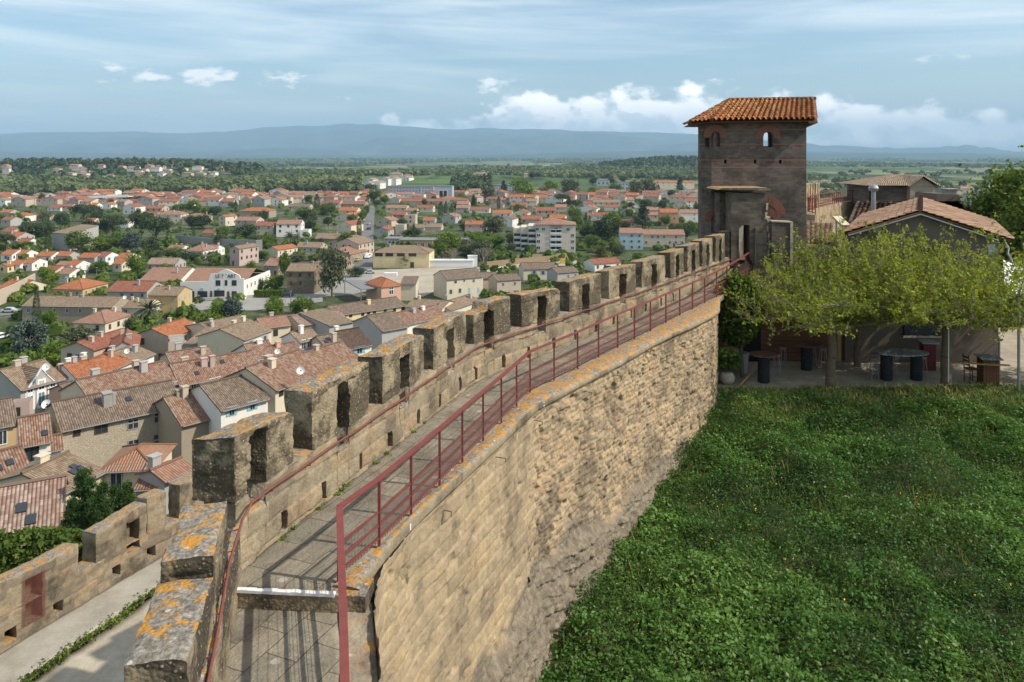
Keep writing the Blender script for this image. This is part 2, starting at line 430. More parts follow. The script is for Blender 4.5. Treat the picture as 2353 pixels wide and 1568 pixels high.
def block_mat(name, light, mid, mortar, cw, ch, band=None, dark=0.5, rough=0.9):
    """coursed masonry read in object space of a box-like wall: u along the wall, v up"""
    m, t, b = newmat(name, rough, 0.15)
    o = t.new('ShaderNodeTexCoord').outputs['UV']
    x, y, _ = t.xyz(o)
    br = t.new('ShaderNodeTexBrick'); t.l.new(t.vm('ADD', o, t.vm('MULTIPLY', t.noise(o, 3.0, 3, 0.5, 'Color'), (0.03, 0.03, 0))), br.inputs['Vector'])
    br.inputs['Scale'].default_value = 1.0; br.inputs['Brick Width'].default_value = cw; br.inputs['Row Height'].default_value = ch
    br.inputs['Mortar Size'].default_value = 0.012; br.inputs['Mortar Smooth'].default_value = 0.5
    br.inputs['Color1'].default_value = (*light, 1); br.inputs['Color2'].default_value = (*mid, 1); br.inputs['Mortar'].default_value = (*mortar, 1)
    n = t.noise(o, 0.8, 5, 0.6); f = t.noise(o, 18.0, 4, 0.7)
    c = t.mix(t.m('MULTIPLY', t.step(n, 0.42, 0.66), dark), br.outputs['Color'], tuple(k * 0.35 for k in mid))
    wf = t.step(t.noise(o, 5.0, 3, 0.7), 0.62, 0.74)
    c = t.mix(t.m('MULTIPLY', wf, 0.30), c, tuple(min(1, k * 1.9) for k in light))
    c = t.mix(t.m('MULTIPLY', f, 0.5), c, t.mix(1.0, c, (0.5, 0.5, 0.5), 'MULTIPLY'))
    for z0, z1 in (band or []):
        bm_ = t.m('MULTIPLY', t.m('GREATER_THAN', y, z0), t.m('LESS_THAN', y, z1))
        c = t.mix(t.m('MULTIPLY', bm_, t.m('ADD', 0.35, t.m('MULTIPLY', f, 0.7))), c, (0.30, 0.13, 0.075))
    t.put(b.inputs['Base Color'], c)
    bump(t, b, t.m('ADD', t.m('MULTIPLY', br.outputs['Fac'], -0.8), t.m('MULTIPLY', f, 0.5)), 0.6, 0.02)
    return m
M['tower'] = block_mat('tower_stone', (0.20, 0.163, 0.133), (0.125, 0.10, 0.082), (0.17, 0.142, 0.118), 0.34, 0.115, band=[(9.42, 9.49), (8.60, 8.67), (7.72, 7.79), (7.32, 7.38)], dark=0.6)
M['ruin'] = block_mat('ruin_stone', (0.20, 0.165, 0.13), (0.12, 0.097, 0.075), (0.17, 0.14, 0.11), 0.42, 0.17, dark=0.6)
M['pale_stone'] = flatmat('pale_edge_stone', (0.42, 0.36, 0.27), 0.9, 0.15, var=0.45, scale=6.0)
M['brickarch'] = flatmat('arch_brick', (0.25, 0.115, 0.075), 0.9, 0.15, var=0.3, scale=9.0)

def tile_mat(name, cols, pitch=0.22, row=0.38, moss=0.2, relief=1.0):
    """canal tiles: u along the eave, v up the slope, both in metres"""
    m, t, b = newmat(name, 0.88, 0.15)
    o = t.new('ShaderNodeTexCoord').outputs['UV']; x, y, _ = t.xyz(o)
    u = t.m('DIVIDE', x, pitch); v = t.m('DIVIDE', y, row)
    cell = t.comb(t.m('FLOOR', u), t.m('FLOOR', t.m('ADD', v, t.m('MULTIPLY', t.m('SINE', t.m('MULTIPLY', t.m('FLOOR', u), 12.9)), 0.35))), 0.0)
    wn = t.new('ShaderNodeTexWhiteNoise', noise_dimensions='3D'); t.l.new(cell, wn.inputs['Vector'])
    wv = wn.outputs['Value']
    n = t.noise(o, 0.35, 4, 0.6); nn = t.noise(o, 5.0, 4, 0.7)
    k = t.m('ADD', t.m('MULTIPLY', wv, 0.42), t.m('MULTIPLY', n, 0.55))
    c = t.ramp(k, [(0.12, cols[0]), (0.38, cols[1]), (0.58, cols[2]), (0.82, cols[3])])
    c = t.mix(t.m('MULTIPLY', t.step(t.m('FRACT', v), 0.16, 0.0), 0.35), c, tuple(q * 0.45 for q in cols[0]))  # shadow gap under each tile lap, painted into the colour as a darker band
    c = t.mix(t.m('MULTIPLY', nn, 0.55), c, t.mix(1.0, c, (0.45, 0.42, 0.40), 'MULTIPLY'))
    if moss: c = t.mix(t.m('MULTIPLY', t.step(n, 0.5, 0.7), moss), c, (0.09, 0.075, 0.05))
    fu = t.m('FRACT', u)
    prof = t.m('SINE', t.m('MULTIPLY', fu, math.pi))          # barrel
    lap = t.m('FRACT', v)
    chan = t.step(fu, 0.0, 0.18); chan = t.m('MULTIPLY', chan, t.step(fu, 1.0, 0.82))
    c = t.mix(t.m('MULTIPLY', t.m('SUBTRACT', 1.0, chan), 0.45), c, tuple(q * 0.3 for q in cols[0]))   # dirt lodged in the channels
    t.put(b.inputs['Base Color'], c)
    bump(t, b, t.m('ADD', prof, t.m('MULTIPLY', lap, -0.7)), 0.9 * relief, 0.09)
    return m
TC = {
 'orange': [(0.34, 0.105, 0.045), (0.50, 0.175, 0.075), (0.58, 0.235, 0.11), (0.62, 0.30, 0.17)],
 'red':    [(0.26, 0.085, 0.05), (0.38, 0.135, 0.08), (0.44, 0.19, 0.12), (0.48, 0.27, 0.19)],
 'salmon': [(0.32, 0.16, 0.10), (0.42, 0.225, 0.15), (0.48, 0.28, 0.20), (0.53, 0.36, 0.27)],
 'tan':    [(0.22, 0.155, 0.10), (0.33, 0.235, 0.155), (0.42, 0.31, 0.21), (0.50, 0.40, 0.29)],
 'brown':  [(0.16, 0.115, 0.08), (0.24, 0.175, 0.125), (0.32, 0.24, 0.175), (0.41, 0.32, 0.24)],
 'mottle': [(0.21, 0.145, 0.10), (0.34, 0.165, 0.105), (0.40, 0.28, 0.20), (0.50, 0.40, 0.30)],
 'pink':   [(0.27, 0.17, 0.12), (0.38, 0.24, 0.18), (0.50, 0.37, 0.29), (0.58, 0.49, 0.40)],
 'patchy': [(0.30, 0.20, 0.13), (0.42, 0.29, 0.20), (0.52, 0.21, 0.105), (0.52, 0.39, 0.28)],
 'dark':   [(0.10, 0.07, 0.05), (0.14, 0.095, 0.07), (0.18, 0.12, 0.085), (0.22, 0.15, 0.11)],
}
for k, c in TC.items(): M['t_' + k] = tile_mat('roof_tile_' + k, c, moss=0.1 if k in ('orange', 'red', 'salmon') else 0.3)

def plaster(name, c, stain=0.25):
    m, t, b = newmat(name, 0.92, 0.15)
    p = wpos(t); x, y, z = t.xyz(p)
    n = t.noise(p, 0.5, 5, 0.6); s_ = t.noise(t.comb(t.m('MULTIPLY', x, 1.6), t.m('MULTIPLY', y, 1.6), t.m('MULTIPLY', z, 0.22)), 1.0, 4, 0.6)
    k = t.m('ADD', t.m('MULTIPLY', t.step(n, 0.4, 0.75), 0.5), t.m('MULTIPLY', t.step(s_, 0.5, 0.75), 0.6))
    t.put(b.inputs['Base Color'], t.mix(t.m('MULTIPLY', k, stain), c, tuple(q * 0.55 for q in c)))
    return m
WC = {'white': (0.78, 0.74, 0.67), 'cream': (0.66, 0.57, 0.42), 'beige': (0.52, 0.43, 0.33), 'stone': (0.36, 0.30, 0.22), 'grey': (0.42, 0.40, 0.37),
      'peach': (0.62, 0.38, 0.27), 'ochre': (0.55, 0.39, 0.19), 'blue': (0.40, 0.50, 0.53), 'pink': (0.50, 0.38, 0.33), 'wine': (0.32, 0.055, 0.035), 'orangewall': (0.60, 0.32, 0.17), 'yellow': (0.72, 0.58, 0.33)}
for k, c in WC.items(): M['w_' + k] = plaster('plaster_' + k, c, 0.2 if k == 'white' else 0.35)
def rubble_mat(name, light, mid, dark, sc=3.0):
    m, t, b = newmat(name, 0.92, 0.15)
    p = wpos(t); q = t.vm('MULTIPLY', p, (1, 1, 1.7))
    d = t.voro(q, sc, 'DISTANCE_TO_EDGE'); cc = t.xyz(t.voro(q, sc, 'F1', 'Color'))[0]
    n = t.noise(p, 6.0, 4, 0.6)
    c = t.mix(cc, mid, light); c = t.mix(t.step(d, 0.10, 0.02), c, dark); c = t.mix(t.m('MULTIPLY', n, 0.4), c, t.mix(1.0, c, (0.5, 0.5, 0.5), 'MULTIPLY'))
    t.put(b.inputs['Base Color'], c); bump(t, b, t.m('MULTIPLY', t.step(d, 0.0, 0.15), 1.0), 0.8, 0.04)
    return m
M['w_rubble'] = rubble_mat('rubble_masonry', (0.60, 0.51, 0.385), (0.50, 0.42, 0.31), (0.47, 0.40, 0.30), 4.6)
M['w_darkrubble'] = rubble_mat('dark_rubble_masonry', (0.33, 0.27, 0.19), (0.22, 0.175, 0.12), (0.12, 0.10, 0.07), 2.6)
M['white_paint'] = flatmat('white_paint', (0.78, 0.77, 0.74), 0.6, 0.3, var=0.06)
M['concrete'] = flatmat('concrete', (0.34, 0.32, 0.29), 0.9, 0.2, var=0.3, scale=0.6)
M['greyroof'] = flatmat('grey_sheet_roof', (0.22, 0.215, 0.20), 0.6, 0.3, var=0.15)
M['metalgrey'] = flatmat('grey_metal', (0.36, 0.37, 0.38), 0.45, 0.5, metal=0.6, var=0.1)
M['glass'] = flatmat('window_glass', (0.035, 0.042, 0.05), 0.15, 0.6, var=0.2)
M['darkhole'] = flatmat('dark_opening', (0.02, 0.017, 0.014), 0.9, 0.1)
M['red_metal'] = flatmat('red_painted_metal', (0.20, 0.052, 0.042), 0.6, 0.25, var=0.3, scale=5.0)
M['rust'] = flatmat('rusty_red_rail', (0.20, 0.065, 0.05), 0.65, 0.3, var=0.35, scale=9.0)
M['wire'] = flatmat('dull_wire', (0.17, 0.11, 0.09), 0.6, 0.3)
for k, c in {'teal': (0.10, 0.24, 0.25), 'lightblue': (0.28, 0.48, 0.56), 'brownwood': (0.12, 0.055, 0.03), 'shutwhite': (0.72, 0.72, 0.7), 'greyblue': (0.35, 0.40, 0.42), 'winered': (0.16, 0.03, 0.03), 'bluetarp': (0.02, 0.17, 0.38)}.items():
    M[k] = flatmat('painted_' + k, c, 0.6, 0.3, var=0.12)

def leaf_mat(name, c0, c1, c2, trans=0.35, rough=0.55, big=0.6):
    m, t, b = newmat(name, rough, 0.25)
    p = wpos(t); tn = t.attr('tint'); n = t.noise(p, big, 3, 0.55)
    k = t.m('ADD', t.m('MULTIPLY', tn, 0.62), t.m('MULTIPLY', t.step(n, 0.3, 0.7), 0.38))
    c = t.ramp(k, [(0.1, c0), (0.5, c1), (0.9, c2)])
    t.put(b.inputs['Base Color'], c)
    if trans:
        tr = t.new('ShaderNodeBsdfTranslucent'); t.put(tr.inputs[0], t.mix(1.0, c, (1.25, 1.25, 0.6), 'MULTIPLY'))
        mx = t.new('ShaderNodeMixShader'); mx.inputs[0].default_value = trans
        t.l.new(b.outputs[0], mx.inputs[1]); t.l.new(tr.outputs[0], mx.inputs[2])
        t.l.new(mx.outputs[0], t.n['Material Output'].inputs[0])
    return m
M['weeds'] = leaf_mat('weed_leaves', (0.035, 0.08, 0.018), (0.085, 0.18, 0.032), (0.18, 0.30, 0.07), 0.35, 0.45, 0.35)
M['grassblade'] = leaf_mat('grass_blades', (0.06, 0.09, 0.02), (0.16, 0.19, 0.045), (0.36, 0.31, 0.12), 0.3, 0.6, 0.8)
M['mulberry'] = leaf_mat('spring_leaves', (0.11, 0.14, 0.012), (0.235, 0.275, 0.02), (0.42, 0.45, 0.05), 0.42, 0.5, 0.6)
M['fig'] = leaf_mat('fig_leaves', (0.04, 0.07, 0.008), (0.09, 0.14, 0.015), (0.17, 0.23, 0.03), 0.35, 0.5, 0.8)
M['nearfir'] = leaf_mat('conifer_sprays', (0.02, 0.045, 0.012), (0.05, 0.10, 0.02), (0.11, 0.18, 0.045), 0.2, 0.55, 0.6)
M['deci'] = leaf_mat('deciduous_leaves', (0.045, 0.08, 0.012), (0.11, 0.165, 0.025), (0.21, 0.27, 0.05), 0.33, 0.6, 0.25)
M['lime'] = leaf_mat('fresh_green_leaves', (0.07, 0.12, 0.01), (0.14, 0.22, 0.02), (0.24, 0.31, 0.04), 0.35, 0.6, 0.25)
M['evergreen'] = leaf_mat('evergreen_leaves', (0.028, 0.046, 0.017), (0.058, 0.088, 0.029), (0.11, 0.15, 0.052), 0.15, 0.6, 0.3)
M['cedar'] = leaf_mat('blue_grey_needles', (0.03, 0.045, 0.035), (0.065, 0.095, 0.075), (0.13, 0.17, 0.14), 0.12, 0.6, 0.3)
M['olive'] = leaf_mat('olive_leaves', (0.05, 0.06, 0.03), (0.11, 0.125, 0.06), (0.19, 0.20, 0.10), 0.2, 0.6, 0.3)
M['purple'] = leaf_mat('purple_leaves', (0.06, 0.012, 0.02), (0.10, 0.02, 0.03), (0.15, 0.04, 0.05), 0.2, 0.6, 0.5)
M['brush'] = leaf_mat('grey_green_wood', (0.055, 0.07, 0.03), (0.12, 0.15, 0.05), (0.23, 0.25, 0.10), 0.2, 0.7, 0.012)
M['bark'] = flatmat('bark', (0.16, 0.125, 0.09), 0.95, 0.1, var=0.5, scale=12.0)
M['palebark'] = flatmat('pale_bark', (0.24, 0.205, 0.155), 0.95, 0.1, var=0.35, scale=12.0)
M['wood'] = flatmat('brown_wood', (0.15, 0.07, 0.035), 0.7, 0.2, var=0.4, scale=14.0)
M['reed'] = flatmat('dry_reed', (0.30, 0.22, 0.13), 0.9, 0.1, var=0.35, scale=1.5)
M['bamboo'] = flatmat('bamboo', (0.42, 0.27, 0.11), 0.6, 0.3, var=0.3, scale=10.0)
M['black'] = flatmat('black_ribbed_plastic', (0.02, 0.022, 0.028), 0.5, 0.4, var=0.3)
M['steel'] = flatmat('stool_metal', (0.35, 0.36, 0.37), 0.4, 0.5, metal=0.5)
M['tabletop'] = None
def marble(name, a, b_, sc):
    m, t, b = newmat(name, 0.35, 0.5); o = t.new('ShaderNodeTexCoord').outputs['Object']
    n = t.noise(o, sc, 5, 0.6, dist=1.5); t.put(b.inputs['Base Color'], t.ramp(n, [(0.4, a), (0.5, b_), (0.6, a)])); return m
M['tabletop'] = marble('veined_tabletop', (0.42, 0.45, 0.47), (0.06, 0.07, 0.08), 2.2)
M['redtop'] = marble('brown_tabletop', (0.19, 0.10, 0.075), (0.08, 0.045, 0.035), 3.0)
def ground_mat(name, cols, sc, extra=None, bumpd=0.0):
    m, t, b = newmat(name, 0.95, 0.1); p = wpos(t)
    n = t.noise(p, sc, 6, 0.65); f = t.noise(p, sc * 11, 4, 0.7)
    c = t.ramp(t.m('ADD', t.m('MULTIPLY', n, 0.7), t.m('MULTIPLY', f, 0.3)), [(0.35, cols[0]), (0.5, cols[1]), (0.65, cols[2])])
    t.put(b.inputs['Base Color'], c)
    if bumpd: bump(t, b, f, 0.7, bumpd)
    return m
M['gravel'] = ground_mat('pale_gravel', [(0.34, 0.29, 0.215), (0.44, 0.38, 0.285), (0.53, 0.47, 0.37)], 1.2, bumpd=0.02)
M['path'] = ground_mat('worn_paving', [(0.27, 0.24, 0.19), (0.36, 0.325, 0.26), (0.43, 0.40, 0.33)], 0.9, bumpd=0.012)
M['soil'] = ground_mat('dark_soil', [(0.03, 0.035, 0.012), (0.05, 0.06, 0.02), (0.10, 0.09, 0.045)], 0.8)
M['terrace'] = ground_mat('terrace_earth', [(0.28, 0.235, 0.175), (0.37, 0.32, 0.245), (0.45, 0.40, 0.31)], 0.8, bumpd=0.01)
M['asphalt'] = ground_mat('asphalt', [(0.13, 0.125, 0.12), (0.18, 0.175, 0.165), (0.23, 0.22, 0.21)], 0.08)
M['paleroad'] = ground_mat('pale_road', [(0.24, 0.225, 0.20), (0.30, 0.285, 0.255), (0.36, 0.345, 0.31)], 0.08)
M['square'] = ground_mat('square_paving', [(0.33, 0.27, 0.20), (0.41, 0.35, 0.27), (0.47, 0.41, 0.33)], 0.15)
# ------------------------------------------------------------------ masonry relief
def blocks(S, Z, ch, bl, seed, joint=0.018, rnd=0.02, warp=0.0):
    rg = np.random.default_rng(seed)
    if warp:
        w1 = fbm(P3(S * 2.2, Z * 2.2), 3, seed + 3); w2 = fbm(P3(S * 2.2 + 9, Z * 2.2), 3, seed + 4)
        S = S + w1 * warp; Z = Z + w2 * warp
    zb = [Z.min() - 0.4]
    while zb[-1] < Z.max() + 0.4: zb.append(zb[-1] + rg.uniform(*ch))
    zb = np.array(zb); ci = np.searchsorted(zb, Z) - 1
    H = np.zeros(S.shape); T = np.zeros(S.shape)
    dz = np.minimum(Z - zb[ci], zb[np.minimum(ci + 1, len(zb) - 1)] - Z)
    for c in np.unique(ci):
        mk = ci == c; sb = [S.min() - rg.uniform(0.3, 1.2)]
        while sb[-1] < S.max() + 0.8: sb.append(sb[-1] + rg.uniform(*bl))
        sb = np.array(sb); s_ = S[mk]; bi = np.searchsorted(sb, s_) - 1
        ds = np.minimum(s_ - sb[bi], sb[np.minimum(bi + 1, len(sb) - 1)] - s_)
        d = np.minimum(ds, dz[mk]); off = rg.uniform(-1, 1, len(sb)) * rnd; tt = rg.uniform(0, 1, len(sb))
        H[mk] = off[bi] - joint * (1 - sstep(d, 0.0, 0.035)); T[mk] = tt[bi]
    return H, T

def wall_box(name, mat, cv, s0, s1, t0, t1, z0, z1, parent=None, step=0.07, seed=1, holes=(), relief=1.0, zfun=None, t1z=0.0, blk=None, warp=0.02, tint=True, skew=0.0, amp=0.018, wear=0.035):
    """a masonry body that follows a plan curve: t0 is the walk side, t1 the outer side.
    holes: (sa, sb, za, zb, depth[, arch]) recesses in the t0 face. zfun(s) adds to the top. t1z lowers the outer top edge."""
    L = s1 - s0; nu = max(4, int(L / step)); nz = max(4, int((z1 - z0) / step)); nt = max(3, int(abs(t1 - t0) / step))
    u = np.linspace(s0, s1, nu); zz = np.linspace(0, 1, nz); tt = np.linspace(t0, t1, nt)
    sgn = 1 if t1 > t0 else -1
    V = []; Fc = []; A = []; off = 0; SM = []; MI = []; uu_, zk_ = u, zz
    def topz(S, T):
        base_ = z1 + (zfun(S) if zfun else 0.0)
        return base_ + t1z * (T - t0) / (t1 - t0) + 0.02 * fbm(P3(S * 2.3, T * 2.3), 3, seed)
    ch, bl = blk or ((0.2, 0.34), (0.3, 0.75))
    def add(S, T, Z, flip, tin):
        nonlocal off
        W = cv.w3((S - skew * (T - t0) / (t1 - t0) * np.clip(1 - (S - s0) / 0.9, 0, 1)).ravel(), T.ravel(), Z.ravel())
        # worn arrises and slight unevenness
        a_ = np.clip(1 - np.minimum(S.ravel() - s0, s1 - S.ravel()) / 0.07, 0, 1)
        c_ = np.clip(1 - (topz(S, T).ravel() - Z.ravel()) / 0.07, 0, 1)
        b_ = np.clip(1 - np.minimum(np.abs(T.ravel() - t0), np.abs(T.ravel() - t1)) / 0.07, 0, 1)
        Q = W * 4.0 + seed; n = np.stack([vnoise(Q, 5), vnoise(Q + 40, 6), vnoise(Q + 80, 7)], -1) * amp
        n += np.stack([vnoise(W * 11, 8), vnoise(W * 11 + 9, 9), vnoise(W * 11 + 5, 3)], -1) * amp * 0.5
        chip = wear * (0.5 + 0.9 * np.clip(vnoise(W * 3 + 3, 11), 0, 1))
        W = W + n
        W[:, 2] -= (c_ * np.maximum(a_, b_)) * chip
        nx, ny = cv.nrm(S.ravel())
        inw = np.where(np.abs(T.ravel() - t0) < np.abs(T.ravel() - t1), 1.0, -1.0) * sgn
        k = (b_ * np.maximum(a_, c_) * chip * 0.7) * inw
        W[:, 0] += nx * k; W[:, 1] += ny * k
        V.append(W); A.append(np.broadcast_to(tin, S.shape).ravel())
        Fc.append(grid_faces(S.shape[0], S.shape[1], off, flip)); off += len(W)
    fl = sgn > 0
    if holes:
        ex = [v for h in holes for v in (h[0] - .003, h[0] + .003, h[1] - .003, h[1] + .003) if s0 + .01 < v < s1 - .01]; ez = [(v - z0) / (z1 - z0) for h in holes for v in (h[2] - .003, h[2] + .003, h[3] - .003, h[3] + .003) if z0 + .01 < v < z1 - .01]
        uu_ = np.unique(np.concatenate([u, ex])); zk_ = np.unique(np.concatenate([zz, ez]))
    for face, T_ in ((0, t0), (1, t1)):
        S, K = np.meshgrid(*((uu_, zk_) if face == 0 else (u, zz)), indexing='ij'); Tt = np.full(S.shape, float(T_))
        Z = z0 + (topz(S, Tt) - z0) * K
        H, ti = blocks(S, Z, ch, bl, seed + face, warp=warp)
        H = H * relief
        fade = np.clip(np.minimum(np.minimum(S - s0, s1 - S), topz(S, Tt) - Z) / 0.05, 0, 1)
        H = H * fade
        d = -H
        if face == 0:
            for h in holes:
                sa, sb, za, zb, dep = h[:5]; top = zb
                if len(h) > 5: top = zb - h[5] * (np.clip(np.abs(S - (sa + sb) / 2) / ((sb - sa) / 2), 0, 1)) ** 2
                ins = (S > sa) & (S < sb) & (Z > za) & (Z < top)
                d = np.where(ins, dep, d)
        if face == 0:
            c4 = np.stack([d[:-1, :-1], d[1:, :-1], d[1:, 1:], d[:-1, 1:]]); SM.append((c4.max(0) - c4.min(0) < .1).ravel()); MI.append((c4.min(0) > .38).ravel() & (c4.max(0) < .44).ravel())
        Tt = Tt + d * (sgn if face == 0 else -sgn)
        add(S, Tt, Z, (not fl) if face == 0 else fl, ti if tint else 0.5)
    # top
    S, T_ = np.meshgrid(uu_, tt, indexing='ij'); add(S, T_, topz(S, T_), fl, 0.5)
    # ends
    for e, sv in ((0, s0), (1, s1)):
        T_, K = np.meshgrid(tt, zz, indexing='ij'); S = np.full(T_.shape, float(sv)); Z = z0 + (topz(S, T_) - z0) * K
        H, ti = blocks(T_ + sv, Z, (0.25, 0.4), (0.35, 0.7), seed + 5 + e, warp=warp)
        S = S + H * relief * np.clip((topz(S, T_) - Z) / 0.05, 0, 1) * (-1 if e == 0 else 1) * np.clip(np.minimum(np.abs(T_ - t0), np.abs(T_ - t1)) / 0.05, 0, 1)
        add(S, T_, Z, fl if e == 0 else not fl, ti if tint else 0.5)
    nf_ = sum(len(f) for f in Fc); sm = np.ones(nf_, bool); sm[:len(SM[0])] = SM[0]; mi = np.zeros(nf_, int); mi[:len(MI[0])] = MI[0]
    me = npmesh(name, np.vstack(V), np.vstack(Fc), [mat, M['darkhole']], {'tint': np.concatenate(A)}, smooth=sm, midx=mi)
    o = link(name, me, parent)
    return o

ZW = -6.5
PC = Curve([(-4.27, 11.93), (-3.91, 13.16), (-3.52, 14.36), (-3.09, 15.69), (-2.68, 16.95), (-2.25, 18.36), (-1.85, 19.6), (-1.41, 20.97), (-1.04, 22.04), (-.26, 23.3), (.53, 24.4), (1.4, 25.6), (2.19, 26.8), (3.05, 28.0), (3.85, 29.2), (4.72, 30.4), (5.52, 31.6), (6.38, 32.8), (7.19, 34.1), (9.0, 36.9), (11.0, 39.9), (12.3, 41.8)])
PN = Curve([(-4.27, 11.93), (-4.0, 10.8), (-3.61, 9.28), (-3.28, 7.79), (-3.08, 6.6)], smooth=False)   # travels towards the camera: left normal points to +x
rampart = empty('crenellated_rampart', (0, 0, 0), 0, 'sandstone rampart with tall square merlons and paved walkway leading to the dark tower', 'rampart')
# merlons, by the columns of their near and far inner corners
mer = [(548, 677), (719.7, 849.5), (880.4, 975.4), (998, 1071), (1089.6, 1174), (1199.4, 1287), (1309, 1381.7), (1400, 1461.4), (1476, 1529), (1541, 1571.6), (1580.7, 1607.6), (1614.9, 1637.7), (1645, 1666), (1676, 1700)]
mtop = [-4.33, -4.29, -4.34, -4.33, -4.32, -4.34, -4.33, -4.33, -4.30, -4.24, -4.18, -4.12, -4.05, -4.0]
ZS = -5.38
mi_ = []
nipx = [(573, 612), (775, 803), (920, 941), (1028, 1044), (1112.7, 1135.5), (1235, 1254.8), (1338, 1354.5), (1424, 1438), (1498, 1509), (1553, 1561), (1590, 1597.5), (1623.5, 1630), (1652.6, 1657.6)]
niches = []
for i, (a, b) in enumerate(mer):
    sa, sb = PC.s_at_px(a), PC.s_at_px(b)
    if i == 0: sa = -0.02
    mi_.append((sa, sb))
    fr = [0.24, 0.30, 0.32, 0.33, 0.33, 0.33, 0.35, 0.35, 0.36, 0.36, 0.38, 0.38, 0.38, 0.4][i]
    L = sb - sa; nw = 0.46 if i < 9 else 0.42
    if i < len(nipx): niches.append((PC.s_at_px(nipx[i][0]), PC.s_at_px(nipx[i][1]), ZS - (0.36 if i % 3 else 0.30), mtop[i] - (0.15 if i < 2 else 0.27), 0.43, 0.08 if i in (1, 4, 10) else 0.01))
    else: niches.append((sa + .1, sa + .11, ZS, ZS + .01, 0.0, 0.0))
PT = 0.62
hol = []
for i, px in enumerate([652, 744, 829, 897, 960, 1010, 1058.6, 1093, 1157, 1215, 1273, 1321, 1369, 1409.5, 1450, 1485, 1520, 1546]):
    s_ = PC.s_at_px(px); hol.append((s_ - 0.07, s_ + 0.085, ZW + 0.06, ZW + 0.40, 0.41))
for i, ((sa, sb), zt, nc) in enumerate(zip(mi_, mtop, niches)):
    nt_ = (nc[0], nc[1], ZS - 1, nc[3], nc[4], nc[5])
    zf = None
    if i == 4: zf = lambda S, a=sa, b=sb: np.where(S < a + 0.8, -0.22, 0.0)
    if i in (0, 5): zf = lambda S, a=sa, b=sb: -0.12 * (S - a) / (b - a) - 0.10 * sstep(S, b - 0.12, b + 0.02)
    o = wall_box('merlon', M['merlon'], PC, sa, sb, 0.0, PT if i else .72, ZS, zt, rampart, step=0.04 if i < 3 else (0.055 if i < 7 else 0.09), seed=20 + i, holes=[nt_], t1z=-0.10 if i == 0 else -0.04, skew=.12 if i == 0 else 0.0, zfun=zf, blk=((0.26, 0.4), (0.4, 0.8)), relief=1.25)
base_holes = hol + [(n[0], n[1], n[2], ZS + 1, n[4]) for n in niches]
def zsill(S):
    r_ = np.zeros(np.shape(S))
    for n in niches: r_ = np.where((S > n[0]) & (S < n[1]), n[2] - ZS, r_)
    return r_
# parapet body split in three so that every stretch keeps a fine relief
SE = PC.L
wall_box('parapet', M['parapet'], PC, -0.02, 6.0, 0.0, PT - .02, ZW - 0.3, ZS + 0.0, rampart, step=0.04, seed=60, holes=base_holes, zfun=zsill, blk=((0.24, 0.36), (0.35, 0.8)))
wall_box('parapet', M['parapet'], PC, 6.0, 14.0, 0.0, PT - .02, ZW - 0.3, ZS + 0.0, rampart, step=0.05, seed=60, holes=base_holes, zfun=zsill, blk=((0.24, 0.36), (0.35, 0.8)))
wall_box('parapet', M['parapet'], PC, 14.0, SE, 0.0, PT - .02, ZW - 0.3, ZS + 0.0, rampart, step=0.07, seed=60, holes=base_holes, zfun=zsill, blk=((0.24, 0.36), (0.35, 0.8)))
# outer face of the rampart below the parapet
wall_box('outer_wall', M['lowwall'], PC, -0.2, SE, 0.57, 0.60, -17.0, ZW - 0.32, rampart, step=0.3, seed=70)
# near stretch: two stepped blocks beyond the corner
wall_box('merlon', M['merlon_near'], PN, 1.14, 2.62, 0.0, -0.60, -6.9, -4.86, rampart, step=0.035, seed=81, t1z=0.0, relief=0.9, blk=((0.3, 0.42), (0.5, 0.9)), wear=0.03)
wall_box('merlon', M['merlon_near'], PN, 2.68, 4.22, 0.0, -0.63, -6.9, -5.10, rampart, step=0.03, seed=82, t1z=0.0, relief=0.9, blk=((0.3, 0.42), (0.5, 0.9)), wear=0.03)
wall_box('parapet', M['merlon_near'], PN, 0.0, 6.4, 0.06, -0.56, -7.6, -5.75, rampart, step=0.05, seed=83, relief=0.6)
wall_box('outer_wall', M['lowwall'], PN, -0.3, 6.4, -0.1, -0.54, -17.0, -6.95, rampart, step=0.12, seed=84)

# railing line, coping edge, inner face of the rampart
rail_pts = [(-2.63, 11.7), (-2.2, 12.73), (-1.82, 13.85), (-1.42, 15.06), (-1.05, 16.22), (-.656, 17.42), (-.26, 18.62), (.118, 19.8), (.49, 20.98), (1.21, 22.1), (1.99, 23.3), (2.77, 24.6), (3.56, 25.9), (4.31, 27.05), (5.1, 28.3), (5.95, 29.7), (6.78, 31.06), (7.6, 32.35), (8.45, 33.7), (9.35, 35.1), (10.2, 36.45), (11.15, 38.1), (12.1, 39.8), (13.0, 41.5)]
CC = Curve([(-2.28, 11.45), (-2.13, 12.43), (-1.62, 14.12), (-.45, 17.1), (.64, 19.95), (.80, 20.25), (1.9, 21.95), (3.44, 24.3), (5.3, 27.3), (7.4, 30.2), (8.6, 32.1), (9.0, 33.3), (9.6, 35.2), (10.45, 36.5), (11.4, 38.2), (13.25, 41.6)], smooth=True)
RC = Curve(rail_pts, smooth=False)
